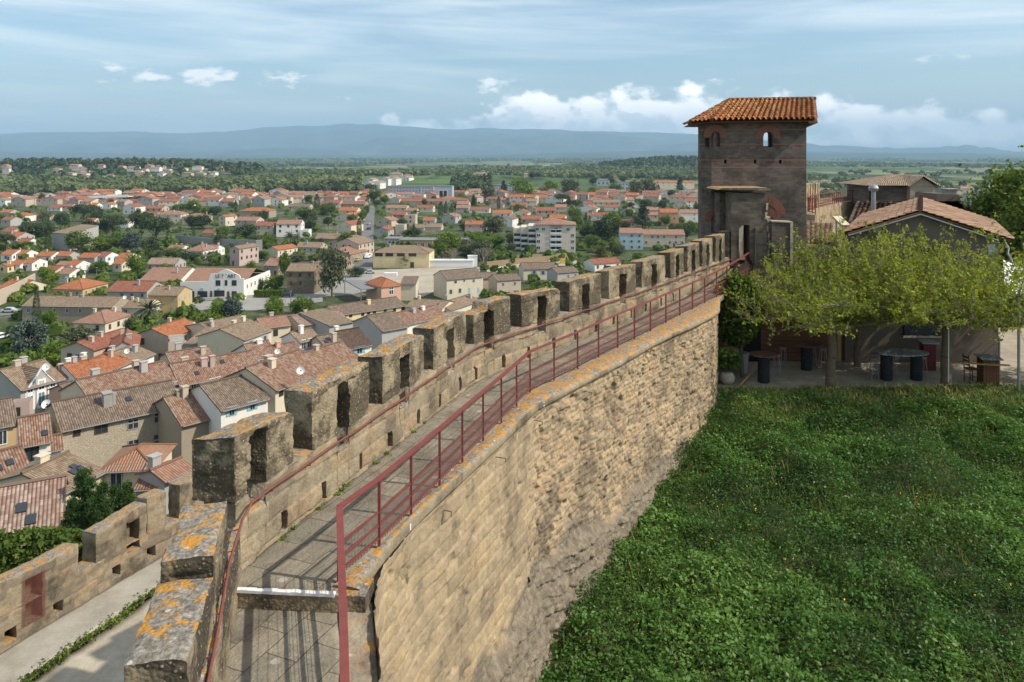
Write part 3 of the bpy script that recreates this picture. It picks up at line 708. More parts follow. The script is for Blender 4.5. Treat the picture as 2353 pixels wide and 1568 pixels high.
# walkway: strip between the parapet foot and the coping edge
def strip(name, mat, ca, cb, n, nt, z, parent, thick=0.25, a0=0.0, b0=0.0, a1=None, b1=None, lump=0.012, seed=3, kind=None):
    sa = np.linspace(a0, ca.L if a1 is None else a1, n); sb = np.linspace(b0, cb.L if b1 is None else b1, n)
    ax, ay = ca.pos(sa); bx, by = cb.pos(sb); k = np.linspace(0, 1, nt)
    X = ax[:, None] * (1 - k) + bx[:, None] * k; Y = ay[:, None] * (1 - k) + by[:, None] * k
    Z = z(X, Y) if callable(z) else np.full(X.shape, float(z))
    Z = Z + lump * fbm(P3(X * 1.5, Y * 1.5), 4, seed)
    top = np.stack([X, Y, Z], -1).reshape(-1, 3); bot = top.copy(); bot[:, 2] -= thick
    f = [grid_faces(n, nt, 0, True), grid_faces(n, nt, n * nt, False)]
    idx = np.arange(n * nt).reshape(n, nt); loop = np.concatenate([idx[:, 0], idx[-1, 1:], idx[::-1, -1][1:], idx[0, ::-1][1:-1]])
    nx_ = np.roll(loop, -1); f.append(np.stack([loop, nx_, nx_ + n * nt, loop + n * nt], -1))
    me = npmesh(name, np.vstack([top, bot]), np.vstack(f), mat, {'tint': np.full(2 * n * nt, 0.5)})
    o = link(name, me, parent)
    if kind: o['kind'] = kind
    return o
PCi = Curve([tuple(p) for p in PC.P], smooth=False)
IN = Curve([(x + 0.0, y) for x, y in zip(*[a + b * 0.05 for a, b in zip(PC.pos(np.linspace(0, PC.L, 60)), PC.nrm(np.linspace(0, PC.L, 60)))])], smooth=False)
strip('walkway', M['walk'], IN, RC, 160, 14, ZW, rampart, a0=-0.42, b0=-0.15, a1=IN.L, b1=RC.L, thick=0.22)
# coping: broad rounded edge stones outside the railing
cop_out = CC
sN = 260
sR = np.linspace(-0.15, RC.L, sN); sC = np.linspace(0.03, CC.L, sN)
rx, ry = RC.pos(sR); cx_, cy_ = CC.pos(sC)
prof = [(0.0, 0.012), (0.5, 0.03), (0.85, 0.02), (0.97, -0.015), (1.02, -0.07), (1.0, -0.16), (0.94, -0.21), (0.6, -0.215)]
Vc = []
for k_, (f_, dz_) in enumerate(prof):
    X = rx * (1 - f_) + cx_ * f_; Y = ry * (1 - f_) + cy_ * f_
    n_ = fbm(P3(X * 2.2, Y * 2.2), 4, 7 + k_) * 0.022
    jn = 0.02 * (np.abs(((sC + 0.2 * k_ * 0) % 0.85) - 0.42) > 0.40)
    Vc.append(np.stack([X + n_ * 0.6, Y + n_ * 0.6, ZW + dz_ + 0.02 + n_ - (jn if 0 < k_ < 6 else 0)], -1))
Vc = np.stack(Vc, 1); Vf = Vc.reshape(-1, 3)
capf = []
me = npmesh('coping', Vf, grid_faces(sN, len(prof), 0, True), M['coping'], {'tint': np.full(len(Vf), 0.5)}, smooth=True)
link('coping', me, rampart)
mb = MB(); e = Vc[0]; mb.face([tuple(p) for p in e] + [(e[0][0], e[0][1], ZW - 0.2)]); mb.build('coping_end', M['merlon_near'], rampart)
# riser and white nosing at the end of the upper walkway
pa = Vector((-4.16, 11.52, ZW)); pb = Vector((-2.62, 11.40, ZW)); dd = (pb - pa).normalized(); nn_ = Vector((dd.y, -dd.x, 0))
def slab(name, a, b, y0, y1, z0, z1, mat, parent, n=40):
    mbx = MB(); u = (b - a).normalized(); v = Vector((u.y, -u.x, 0))
    for i in range(n):
        p = a + (b - a) * (i / n); q = a + (b - a) * ((i + 1) / n)
        Mx = Matrix(((u.x, v.x, 0, p.x), (u.y, v.y, 0, p.y), (0, 0, 1, 0), (0, 0, 0, 1)))
        mbx.box(0, (q - p).length, y0 + 0.006 * math.sin(i * 2.3), y1 + 0.004 * math.sin(i * 3.1), z0, z1 + 0.004 * math.sin(i * 1.7), Mx)
    return mbx.build(name, mat, parent)
slab('step_riser', pa, Vector((-2.16, 11.37, ZW)), -0.45, 0.04, ZW - 0.32, ZW - 0.006, M['merlon_near'], rampart, 1)
slab('white_nosing', pa, pb, -0.03, 0.05, ZW - 0.028, ZW + 0.016, M['white_paint'], rampart, 14)
# lower walkway towards the camera and its pale edge strip
WN = Curve([(-2.12, 11.62), (-1.76, 10.06), (-1.12, 7.0), (-0.82, 5.6)], smooth=False)
RN = Curve([(-2.62, 11.62), (-2.06, 9.2), (-1.55, 7.0), (-1.22, 5.6)], smooth=False)
PNw = Curve([(-4.2, 11.62), (-3.98, 10.8), (-3.58, 9.28), (-3.25, 7.79), (-3.0, 5.6)], smooth=False)
strip('walkway', M['walk'], PNw, RN, 90, 26, ZW - 0.27, rampart, thick=0.5)
strip('edge_strip', M['edge'], RN, WN, 160, 16, ZW - 0.262, rampart, thick=0.3, lump=0.07, seed=9)

# inner (sunlit) face of the rampart above the grass bank
FCv = Curve([(-0.80, 5.6), (-1.10, 7.0), (-1.74, 10.0), (-2.10, 11.6), (-2.10, 12.5), (-1.70, 14.0), (-.52, 17.1), (.58, 19.95), (.34, 20.4)], smooth=False)
FCr = Curve([(.40, 19.55), (.70, 20.2), (1.85, 22.0), (3.38, 24.4), (5.2, 27.35), (7.3, 30.3), (8.45, 32.2), (8.9, 33.4), (9.35, 35.0), (9.3, 36.6)], smooth=True)
def bankz(X, Y):
    X = np.asarray(X, float); Y = np.asarray(Y, float)
    z = -10.55 - 0.16 * np.clip(34.2 - Y, 0, 60)
    z = z + 0.14 * np.exp(-((Y - 33.2) / 1.3) ** 2)
    return z + 0.30 * fbm(P3(X * 0.35, Y * 0.35), 3, 44) * sstep(34.4 - Y, 0, 3) + 0.012 * np.clip(X - 5, 0, 40)
def curtain(name, cv, nu, nz, zt, zb, seed, rub, ch, bl, parent, rocktop):
    S, Z = np.meshgrid(np.linspace(0, cv.L, nu), np.linspace(zb, zt, nz), indexing='ij')
    H, T = blocks(S, Z, ch, bl, seed, joint=0.024 if rub else 0.024, rnd=0.024 if rub else 0.02, warp=0.09 if rub else 0.02)
    P = P3(S, Z)
    H = H + 0.05 * fbm(P * 0.7, 3, seed) + (0.055 if rub else 0.018) * fbm(P * 7.0, 4, seed + 1)
    if rub:
        pit = fbm(P * 3.2, 3, seed + 9); H = H - 0.09 * sstep(pit, 0.28, 0.55)
    else:
        pit = fbm(P * 2.6, 3, seed + 9); H = H - 0.05 * sstep(pit, 0.38, 0.6); T = T * 0.55 + 0.25 + 0.2 * fbm(P * 0.8, 2, seed + 4)
    # rock foot swells outwards
    rt = rocktop(S) + 0.35 * fbm(P3(S * 0.9, S * 0), 3, seed + 12)
    rk = sstep(rt - Z, 0.0, 0.35)
    strat = Z * 2.4 + 0.5 * S * 0.25 + 1.2 * fbm(P * 0.6, 3, seed + 21); fr_ = strat - np.floor(strat)
    rr = (0.05 + 0.11 * np.clip(rt - Z, 0, 5)) + 0.12 * fbm(P * np.array([0.8, 1.7, 1]), 5, seed + 14, 0.6) + 0.12 * (1 - fr_) ** 2 * (0.6 + fbm(P * 1.1, 2, 5)) + 0.14 * (0.35 - np.abs(fbm(P * np.array([2.2, 4.2, 1]), 4, seed + 15, .6))) + 0.04 * fbm(P * 12, 3, 6)
    if rub: rr = rr * (0.25 + 0.75 * sstep(S, 0.0, 0.9)); rk = rk * sstep(S, 0.05, 0.5)
    H = H * (1 - rk) + rk * (rr + 0.05)
    W = cv.w3(S.ravel(), -H.ravel(), Z.ravel())
    me = npmesh(name, W, grid_faces(nu, nz, 0, True), M['curtain'], {'tint': T.ravel(), 'rockm': np.clip((rt + 0.5 + 0.5 * fbm(P * 0.8, 3, 77) - Z) / 0.8, 0, 1).ravel()}, smooth=True)
    return link(name, me, parent)
curtain('inner_face', FCv, 420, 260, ZW - 0.16, -15.0, 101, False, (0.27, 0.38), (0.4, 0.95), rampart, lambda S: -11.4 + 0.06 * np.clip(S - 8, 0, 8) + 0 * S)
curtain('inner_face', FCr, 620, 270, ZW - 0.16, -14.5, 131, True, (0.12, 0.20), (0.16, 0.42), rampart, lambda S: -10.75 - 0.03 * S)
ofs = lambda k: Curve([(float(a - b * k * -1), float(c - d * k * -1)) for a, b, c, d in zip(FCv.pos(np.linspace(0, 14.2, 60))[0], FCv.nrm(np.linspace(0, 14.2, 60))[0], FCv.pos(np.linspace(0, 14.2, 60))[1], FCv.nrm(np.linspace(0, 14.2, 60))[1])], smooth=False)
strip('wall_core', M['curtain'], ofs(0.5), ofs(0.05), 80, 5, ZW - 0.285, rampart, thick=0.9)
# two white drip plates and iron hooks under the coping
for px in (943, 1250, 1426):
    s_ = CC.s_at_px(px); x, y = CC.pos(s_); nx, ny = CC.nrm(s_)
    mb = MB(); mb.box(-0.02, 0.02, -0.05, -0.035, -0.11, 0.0); mb.build('drip_plate', M['white_paint'], rampart, loc=(float(x - nx * 0.04), float(y - ny * 0.04), ZW - 0.02), rz=math.atan2(ny, nx) + math.pi / 2)
for s_ in (3.6, 6.4, 9.0, 12.0, 14.0, 17.0):
    x, y = CC.pos(s_); nx, ny = CC.nrm(s_); o_ = Vector((float(x), float(y), ZW - 0.38)); n_ = Vector((float(-nx), float(-ny), 0)); u_ = Vector((float(-ny), float(nx), 0))
    mb = MB(); p0 = o_ - n_ * 0.1; mb.tube(p0, o_ + n_ * 0.16, 0.011, n=5); mb.tube(o_ + n_ * 0.16, o_ + n_ * 0.16 + Vector((0, 0, -0.10)), 0.011, n=5)
    mb.build('iron_hook', M['wire'], rampart)

# ------------------------------------------------------------------ red railing, one thing of posts, rails and mesh
railing = empty('red_railing', (0, 0, 0), 0, 'red painted steel railing with broad flat handrail along the open edge of the rampart walkway', 'railing')
ZT = -5.35
def rp(i, z): return Vector((rail_pts[i][0], rail_pts[i][1], z))
def zr(i): return 0.0 if i < 18 else 0.05 * (i - 18)
mt, ml = MB(), MB()
for i in range(len(rail_pts) - 1):
    mt.bar(rp(i, ZT + zr(i)), rp(i + 1, ZT + zr(i + 1)), 0.10, 0.03)
    for z_ in (-5.90, -6.12): ml.bar(rp(i, z_), rp(i + 1, z_), 0.022, 0.035)
    ml.bar(rp(i, -6.33), rp(i + 1, -6.33), 0.05, 0.02)
# segment that turns and comes down towards the camera
near = [(-2.63, 11.7, 0.0), (-2.02, 9.2, -0.20), (-1.50, 7.0, -0.42), (-1.22, 5.8, -0.55)]
def np_(i, z): return Vector((near[i][0], near[i][1], z + near[i][2]))
for i in range(3):
    mt.bar(np_(i, ZT), np_(i + 1, ZT), 0.10, 0.03)
    for z_ in (-5.90, -6.12, -6.33): ml.bar(np_(i, z_), np_(i + 1, z_), 0.03, 0.035)
mt.build('handrail', M['red_metal'], railing); ml.build('lower_rail', M['red_metal'], railing)
for i in range(len(rail_pts)):
    mb = MB(); w_ = 0.045
    d = Vector((RC.nrm(RC.S[i])[0], RC.nrm(RC.S[i])[1], 0))
    mb.bar(rp(i, ZW - 0.02), rp(i, ZT + zr(i)), w_, 0.06)
    mb.build('post', M['red_metal'], railing)
mb = MB(); mb.bar(rp(0, -8.0), rp(0, ZT), 0.06, 0.06); mb.build('post', M['red_metal'], railing)
for i in (1, 2):
    mb = MB(); mb.bar(np_(i, -6.7), np_(i, ZT), 0.05, 0.06); mb.build('post', M['red_metal'], railing)
wm = MB()
for i in range(len(rail_pts) - 1):
    n = 14 if i < 9 else 8
    for k in range(1, n * 2):
        a = rp(i, 0).lerp(rp(i + 1, 0), k / (n * 2)); wm.tube((a.x, a.y, -6.33), (a.x, a.y, -5.90), 0.0022 + (0.001 if i < 8 else 0), n=3, cap=False)
    for z_ in (-5.52, -5.66, -5.79, -5.95, -6.0, -6.06, -6.18, -6.24, -6.29): wm.tube(rp(i, z_), rp(i + 1, z_), 0.0035, n=3, cap=False)
    for k in range(n):
        a = rp(i, 0).lerp(rp(i + 1, 0), (k + .5) / n); wm.bar((a.x, a.y, -6.40), (a.x, a.y, -6.33), 0.012, 0.02)
for i in range(3):
    for k in range(1, 22):
        a = np_(i, 0).lerp(np_(i + 1, 0), k / 22); wm.tube((a.x, a.y, -6.33 + a.z), (a.x, a.y, (-5.90 if k % 7 else -5.36) + a.z), 0.003, n=3, cap=False)
    for z_ in (-5.50, -5.64, -5.78, -5.95, -6.0, -6.06, -6.18, -6.24, -6.29): wm.tube(np_(i, z_), np_(i + 1, z_), 0.0035, n=3, cap=False)
wm.build('wire_mesh', M['wire'], railing)

# thin handrail fixed to the parapet
hr = empty('wall_handrail', (0, 0, 0), 0, 'thin rusty red handrail on brackets along the inside of the parapet', 'handrail')
hm = MB(); HB = []
sv = np.linspace(0.22, PC.L - 0.3, 120); x, y = PC.pos(sv); nx, ny = PC.nrm(sv)
pts = [Vector((float(a - c * 0.11), float(b - d * 0.11), -5.47 + 0.010 * math.sin(i * 0.9))) for i, (a, b, c, d) in enumerate(zip(x, y, nx, ny))]
for a, b in zip(pts[:-1], pts[1:]): hm.tube(a, b, 0.021, n=6, cap=False)
for i in range(2, 119, 4):
    p = pts[i]; n_ = Vector((float(nx[i]), float(ny[i]), 0)); hb = MB(); HB.append(hb); hb.tube(p + Vector((0, 0, -0.02)), p + Vector((0, 0, -0.07)), 0.008, n=5); hb.tube(p + Vector((0, 0, -0.07)), p + Vector((0, 0, -0.07)) + n_ * 0.14, 0.008, n=5)
nr = [pts[0], Vector((-4.12, 11.75, -5.56)), Vector((-3.90, 10.6, -5.62)), Vector((-3.53, 9.2, -5.72)), Vector((-3.16, 7.7, -5.85)), Vector((-2.9, 6.4, -5.95))]
for a, b in zip(nr[:-1], nr[1:]): hm.tube(a, b, 0.021, n=8, cap=False)
for k in range(1, 5):
    for f_ in (0.25, 0.75):
        p = nr[k].lerp(nr[k + 1], f_); hb = MB(); HB.append(hb); hb.tube(p, p + Vector((-0.16, -0.03, -0.02)), 0.009, n=5)
hm.build('rail', M['rust'], hr, smooth=True); [q.build('bracket', M['rust'], hr) for q in HB]

# ------------------------------------------------------------------ lower wall on the left, its path and weeds
KL = 1.31
LC = Curve([(x * KL, y * KL) for x, y in [(-14.2, 15.6), (-12.6, 18.9), (-12.1, 19.9), (-11.6, 21.3), (-11.2, 22.4), (-10.6, 23.6), (-9.6, 25.6), (-8.4, 28.0)]], smooth=True)
LZ = -12.2 * KL
low = empty('lower_wall', (0, 0, 0), 0, 'lower outer rampart of pale blocks with orange lichen beside the beige path', 'wall')
def lpx(px): return LC.s_at_px(px)
segs = [(0.0, lpx(181), -10.52 * KL, None), (lpx(221), lpx(338), -10.48 * KL, lambda S: 0.13 * sstep(S, lpx(250), lpx(338))), (lpx(338) + 0.02, lpx(383), -10.26 * KL, None), (lpx(413.6), LC.L, -10.30 * KL, None)]
ln = []
for px, z0_, z1_ in ((78, -11.9, -10.75), (306, -11.6, -10.75)):
    s_ = lpx(px); ln.append((s_ - 0.28, s_ + 0.28, z0_ * KL, z1_ * KL, 0.45))
for i, (a, b, zt, zf) in enumerate(segs):
    wall_box('merlon', M['lowwall'], LC, a, b, 0.0, 0.7, -11.35 * KL, zt, low, step=0.06, seed=200 + i, zfun=zf, t1z=-0.05, holes=[(h[0], h[1], -24, h[3], h[4]) for h in ln], wear=0.06, blk=((0.24, 0.36), (0.4, 0.8)))
dh = [(lpx(p) - 0.19, lpx(p) + 0.19, LZ + 0.15, LZ + 0.56, 0.41) for p in (24, 134, 267, 348)]
wall_box('parapet', M['lowwall'], LC, 0.0, LC.L, 0.0, 0.7, LZ - 4.3, -11.35 * KL, low, step=0.06, seed=210, holes=ln + dh, blk=((0.26, 0.38), (0.4, 0.9)))
s_ = lpx(78); mb = MB()
for k in range(30):
    z_ = -11.88 * KL + k * 0.052; x0, y0 = LC.pos(s_ - 0.40); x1, y1 = LC.pos(s_ + 0.40); nx_, ny_ = LC.nrm(s_)
    mb.bar((float(x0 - nx_ * 0.05), float(y0 - ny_ * 0.05), z_), (float(x1 - nx_ * 0.05), float(y1 - ny_ * 0.05), z_), 0.012, 0.012)
mb.build('slatted_grille', M['rust'], low)
LP0 = Curve([(x * KL, y * KL) for x, y in [(-14.0, 15.0), (-12.5, 18.9), (-11.5, 21.4), (-10.5, 23.7), (-8.4, 28.0)]], smooth=False)
def on12(px, py, z): v = onz(px, py, z); return (v.x, v.y)
LP1 = Curve([(-11.9 * KL, 14.0 * KL), on12(60, 1560, -16.1), on12(214, 1455, -16.1), on12(371, 1345, -16.1), (-7.6 * KL, 26.5 * KL)], smooth=False)
o = strip('path', M['path'], LP0, LP1, 60, 16, LZ, None, thick=0.22, lump=0.05, kind='structure')
LP2 = Curve([(-6, 9.0), (-5.0, 14.0), (-3.5, 20.0), (1.0, 34.0)], smooth=False)
o = strip('gravel_yard', M['gravel'], LP1, LP2, 60, 30, -16.25, None, thick=0.2, lump=0.08, kind='structure', a0=-3.0)
# ------------------------------------------------------------------ leaves, branches
ZO[10] = (1470.6, 202.2, 3.412)
def leafquads(C, size, rg, aspect=1.6, up=0.3, tint=None, flat=None):
    """one small bent diamond per centre"""
    n = len(C); d = rg.normal(size=(n, 3)); d[:, 2] += up * np.abs(rg.normal(size=n)); d /= np.linalg.norm(d, axis=1)[:, None]
    a = rg.normal(size=(n, 3)); a -= (a * d).sum(1)[:, None] * d; a /= np.linalg.norm(a, axis=1)[:, None]
    if flat is not None:      # d is the face normal here: pull it towards vertical
        d = d * (1 - flat) + np.array([0, 0, 1.0]) * flat; a -= (a * d).sum(1)[:, None] * d / (d * d).sum(1)[:, None]; a /= np.linalg.norm(a, axis=1)[:, None]
    b = np.cross(d, a)
    s = (np.asarray(size) * rg.uniform(0.65, 1.35, n))[:, None]
    V = np.stack([C - a * s * .5 * aspect, C + b * s * .5 + d * s * .12, C + a * s * .5 * aspect, C - b * s * .5 + d * s * .12], 1).reshape(-1, 3)
    F_ = np.arange(n * 4).reshape(n, 4)
    t = rg.uniform(0, 1, n) if tint is None else np.clip(tint, 0, 1)
    return V, F_, np.repeat(t, 4)
def segs_mesh(segs, n=5):
    """list of (p, q, r0, r1) -> one tube mesh"""
    P = np.array([s[0] for s in segs], float); Q = np.array([s[1] for s in segs], float)
    r0 = np.array([s[2] for s in segs])[:, None]; r1 = np.array([s[3] for s in segs])[:, None]
    D = Q - P; D /= np.maximum(np.linalg.norm(D, axis=1), 1e-9)[:, None]
    ref = np.where(np.abs(D[:, 2:3]) < 0.9, np.array([[0, 0, 1.0]]), np.array([[1.0, 0, 0]]))
    A = np.cross(D, ref); A /= np.linalg.norm(A, axis=1)[:, None]; B = np.cross(D, A)
    V = []
    for c, r in ((P, r0), (Q, r1)):
        for k in range(n):
            t = 2 * math.pi * k / n; V.append(c + A * math.cos(t) * r + B * math.sin(t) * r)
    V = np.stack(V, 1).reshape(-1, 3); m = len(segs); base = np.arange(m)[:, None] * (2 * n)
    Fs = [base + np.array([[k, (k + 1) % n, n + (k + 1) % n, n + k]]) for k in range(n)]
    return V, np.concatenate(Fs)

# ------------------------------------------------------------------ grass bank
NXB, NYB = 150, 150
bx = np.linspace(-2.5, 46, NXB); by = np.linspace(12, 34.3, NYB)
X, Y = np.meshgrid(bx, by, indexing='ij'); Z = bankz(X, Y)
o = link('grass_bank', npmesh('grass_bank', np.stack([X, Y, Z], -1).reshape(-1, 3), grid_faces(NXB, NYB, 0, True), M['soil'], smooth=True)); o['kind'] = 'structure'
rg = np.random.default_rng(5)
def inside_bank(x, y):
    px = CX + FP * x / y
    # right of the foot of the rampart
    fx = np.interp(y, [12, 16.15, 19.8, 20.5, 24.3, 29.7, 34.3], [-2.3, -0.6, 0.4, 0.8, 3.1, 6.7, 9.1])
    return (x > fx) & (px < 2450)
nt = 82000
yy = 12 + (34.2 - 12) * rg.uniform(0, 1, nt) ** 0.85; xx = rg.uniform(-2, 27, nt)
ok = inside_bank(xx, yy) & (CX + FP * xx / yy > 1000) & (HY - FP * bankz(xx, yy) / yy < 1700); xx, yy = xx[ok], yy[ok]
zz = bankz(xx, yy)
hfield = fbm(P3(xx * 0.9, yy * 0.9), 3, 61); hl = fbm(P3(xx * 2.6, yy * 2.6), 2, 62)
edge = sstep(yy, 31.4, 33.4)
ht = (0.14 + 0.75 * np.clip(hfield + 0.2, 0, 1) + 0.35 * np.clip(hl, 0, 1)) * (1 - 0.85 * edge)
per = 5; n = len(xx)
C = np.repeat(np.stack([xx, yy, zz], -1), per, 0); HH = np.repeat(ht, per)
C[:, 2] += HH * rg.uniform(0.15, 1.05, n * per); C[:, :2] += rg.normal(0, 0.07, (n * per, 2))
kind = np.repeat(fbm(P3(xx * 0.45 + 3, yy * 0.45), 3, 63), per)
top = (C[:, 2] - np.repeat(zz, per)) / np.maximum(HH, .05)
tn = 0.47 + 0.75 * kind + rg.normal(0, 0.17, n * per)
V, Fq, T = leafquads(C, 0.068 + 0.034 * np.clip(kind, -0.5, 1), rg, 1.5, 0.6, tn, flat=0.35)
tag(link('weeds', npmesh('weeds', V, Fq, M['weeds'], {'tint': T})), 'dense dark green weeds and nettles covering the bank below the terrace', 'weeds', kind='stuff')
# blades of grass: long thin upright quads, denser towards the sunny upper lip
nb = 64000
yy = 12 + (34.3 - 12) * rg.uniform(0, 1, nb) ** 0.6; xx = rg.uniform(-2, 27, nb)
pr = 0.07 + 1.5 * sstep(yy, 30.5, 33.0) + 0.5 * sstep(fbm(P3(xx * 0.5, yy * 0.5), 3, 71), 0.1, 0.4)
ok = inside_bank(xx, yy) & (rg.uniform(0, 1, nb) < pr); xx, yy = xx[ok], yy[ok]; zz = bankz(xx, yy); n = len(xx)
hgt = rg.uniform(0.18, 0.5, n) * (1 - 0.5 * sstep(yy, 31, 33.4)); ang = rg.uniform(0, 2 * math.pi, n); ln_ = rg.uniform(0.05, 0.28, n)
wd = rg.uniform(0.012, 0.024, n)
ca, sa = np.cos(ang), np.sin(ang)
b0 = np.stack([xx - sa * wd, yy + ca * wd, zz], -1); b1 = np.stack([xx + sa * wd, yy - ca * wd, zz], -1)
t1_ = np.stack([xx + ca * ln_ + sa * wd * .2, yy + sa * ln_, zz + hgt], -1); t0_ = np.stack([xx + ca * ln_ - sa * wd * .2, yy + sa * ln_, zz + hgt], -1)
V = np.stack([b0, b1, t1_, t0_], 1).reshape(-1, 3)
tag(link('grass', npmesh('grass', V, np.arange(n * 4).reshape(n, 4), M['grassblade'], {'tint': np.repeat(np.clip(rg.normal(0.42, 0.25, n) + 0.35 * sstep(yy, 31, 33), 0, 1), 4)})), 'yellowish green grass blades along the upper lip of the bank', 'grass', kind='stuff')
# weeds along the lower path and a few tufts at the parapet foot
def tufts(name, label, pts, mat, size=0.05, per=26, spread=0.16, h=0.22):
    C = np.repeat(np.array(pts, float), per, 0); C[:, :2] += rg.normal(0, spread, (len(C), 2)); C[:, 2] += np.abs(rg.normal(0, h, len(C))) * 0.7
    V, Fq, T = leafquads(C, size, rg, 2.0, 0.6)
    return tag(link(name, npmesh(name, V, Fq, mat, {'tint': T})), label, 'weeds', kind='stuff')
pts = []
for s_ in np.linspace(0, LP1.L, 150):
    if rg.uniform() < 0.7 and vnoise(np.array([[s_ * 0.9, 0.5, 0.5]]), 4)[0] > -0.25:
        x, y = LP1.pos(s_); pts.append((float(x) + rg.normal(0, .08) + .1, float(y), -16.12))
tufts('path_weeds', 'green weeds growing along the kerb between the paved path and gravel', pts, M['deci'], 0.055, 40, 0.09, 0.13)
pts = [(float(PC.pos(s_)[0]) + .06, float(PC.pos(s_)[1]), ZW + 0.01) for s_ in (1.1, 1.5, 2.3, 2.9, 3.1, 3.3, 4.5, 5.0, 6.4, 7.0)]
tufts('joint_weeds', 'small green tufts sprouting where parapet meets walkway', pts, M['lime'], 0.03, 22, 0.035, 0.05)
C = []
for _ in range(26):
    cx_, cy_ = rg.uniform(3, 14), rg.uniform(19.5, 31)
    for _ in range(int(rg.integers(2, 9))): C.append((cx_ + rg.normal(0, .25), cy_ + rg.normal(0, .3), 0))
C = np.array(C); C[:, 2] = bankz(C[:, 0], C[:, 1]) + 0.5
C = C[inside_bank(C[:, 0], C[:, 1])]
V, Fq, T = leafquads(C, 0.05, rg, 1.0, 1.0, flat=0.6)
tag(link('yellow_flowers', npmesh('yellow_flowers', V, Fq, flatmat('yellow_petals', (0.65, 0.45, 0.03)), {'tint': T})), 'tiny yellow flowers scattered among the dark weeds', 'flowers', kind='stuff')

# ------------------------------------------------------------------ dark tower
def panel(mbx, p0, p1, z0, z1, thick, ops, zoff=8.0, uoff=0.0):
    """flat wall from p0 to p1 (plan) with arched or square openings (u0, u1, zb, zt, arched)"""
    p0 = Vector((p0[0], p0[1], 0)); p1 = Vector((p1[0], p1[1], 0)); L = (p1 - p0).length; u = (p1 - p0) / L; nb_ = Vector((-u.y, u.x, 0)) * thick
    bp = {0.0, L}
    for (a, b, zb, zt, ar) in ops:
        for k in range(13 if ar else 2): bp.add(a + (b - a) * k / (12 if ar else 1))
    bp = sorted(bp)
    def topat(op, x):
        a, b, zb, zt, ar = op
        if not ar: return zt
        r = (b - a) / 2; return zt - r + math.sqrt(max(0, r * r - (x - a - r) ** 2))
    def pt(x, z, back=False): q = p0 + u * x + (nb_ if back else Vector((0, 0, 0))); return (q.x, q.y, z)
    def q4(x0, x1, za0, za1, zb0, zb1):
        if abs(za0 - zb0) < 1e-5 and abs(za1 - zb1) < 1e-5: return
        uv = [(x0 + uoff, za0 + zoff), (x1 + uoff, za1 + zoff), (x1 + uoff, zb1 + zoff), (x0 + uoff, zb0 + zoff)]
        mbx.face([pt(x0, za0), pt(x1, za1), pt(x1, zb1), pt(x0, zb0)], uv)
        mbx.face([pt(x0, za0, 1), pt(x0, zb0, 1), pt(x1, zb1, 1), pt(x1, za1, 1)], [uv[0], uv[3], uv[2], uv[1]])
    for x0, x1 in zip(bp[:-1], bp[1:]):
        mid = (x0 + x1) / 2; act = sorted([o for o in ops if o[0] < mid < o[1]], key=lambda o: o[2])
        lo0 = lo1 = z0
        for o_ in act:
            q4(x0, x1, lo0, lo1, o_[2], o_[2]); t0_, t1_ = topat(o_, x0), topat(o_, x1)
            mbx.face([pt(x0, o_[2]), pt(x1, o_[2]), pt(x1, o_[2], 1), pt(x0, o_[2], 1)], [(x0, 0), (x1, 0), (x1, thick), (x0, thick)])
            mbx.face([pt(x0, t0_), pt(x0, t0_, 1), pt(x1, t1_, 1), pt(x1, t1_)], [(x0, 0), (x0, thick), (x1, thick), (x1, 0)])
            lo0, lo1 = t0_, t1_
        q4(x0, x1, lo0, lo1, z1, z1)
    for o_ in ops:
        for x, fl_ in ((o_[0], 0), (o_[1], 1)):
            zt = topat(o_, x + (1e-6 if not fl_ else -1e-6)); pts = [pt(x, o_[2]), pt(x, o_[2], 1), pt(x, zt, 1), pt(x, zt)]
            mbx.face(pts if not fl_ else pts[::-1], [(0, o_[2]), (thick, o_[2]), (thick, zt), (0, zt)])
    for x, s_ in ((0, 1), (L, -1)):
        pts = [pt(x, z0, 1), pt(x, z0), pt(x, z1), pt(x, z1, 1)]
        mbx.face(pts if s_ > 0 else pts[::-1], [(0, z0), (thick, z0), (thick, z1), (0, z1)])
def zz10(y, Y=43.0): return (HY - (202.2 + y / 3.412)) / FP * Y
def xx10(x, Y=43.0): return (1470.6 + x / 3.412 - CX) / FP * Y
tower = empty('square_tower', (13.6, 45.5, -10), 0, 'dark stone tower with orange tiled roof and arched windows at the rampart end', 'tower')
TL = Vector((13.6, 45.5, -10))
def child_fix(o): o.location = o.location - TL; return o
XF = 11.3
ops = []
for (a, b, yb, yt) in ((560, 628, 460, 345), (967, 1043, 465, 345), (560, 622, 1120, 1005)):
    ops.append((xx10(a) - XF, xx10(b) - XF, zz10(yb), zz10(yt), True))
ops[2] = (ops[2][0], ops[2][1], zz10(1130), zz10(1003), True)
for x in (670, 903, 1100): ops.append((xx10(x - 10) - XF, xx10(x + 10) - XF, zz10(595), zz10(564), False))
ZE = 1.95
mb = MB(); panel(mb, (XF, 43.0), (16.48, 43.0), -10, ZE, 0.6, ops)
panel(mb, (10.78, 43.75), (XF, 43.0), -10, ZE, 0.5, [(0.28, 0.62, zz10(462), zz10(350), True)], uoff=3.1)
poly = [(16.48, 43.0), (16.9, 48.8), (13.0, 48.8), (11.6, 47.0), (10.95, 45.2), (10.78, 43.75)]
back_open = {1: [((16.9 - 16.25), (16.9 - 15.2), 0.30, 1.75, False)]}
for i in range(len(poly) - 1):
    panel(mb, poly[i], poly[i + 1], -10, ZE, 0.5, back_open.get(i, []), uoff=i * 2.7)
child_fix(mb.build('wall', M['tower'], tower))
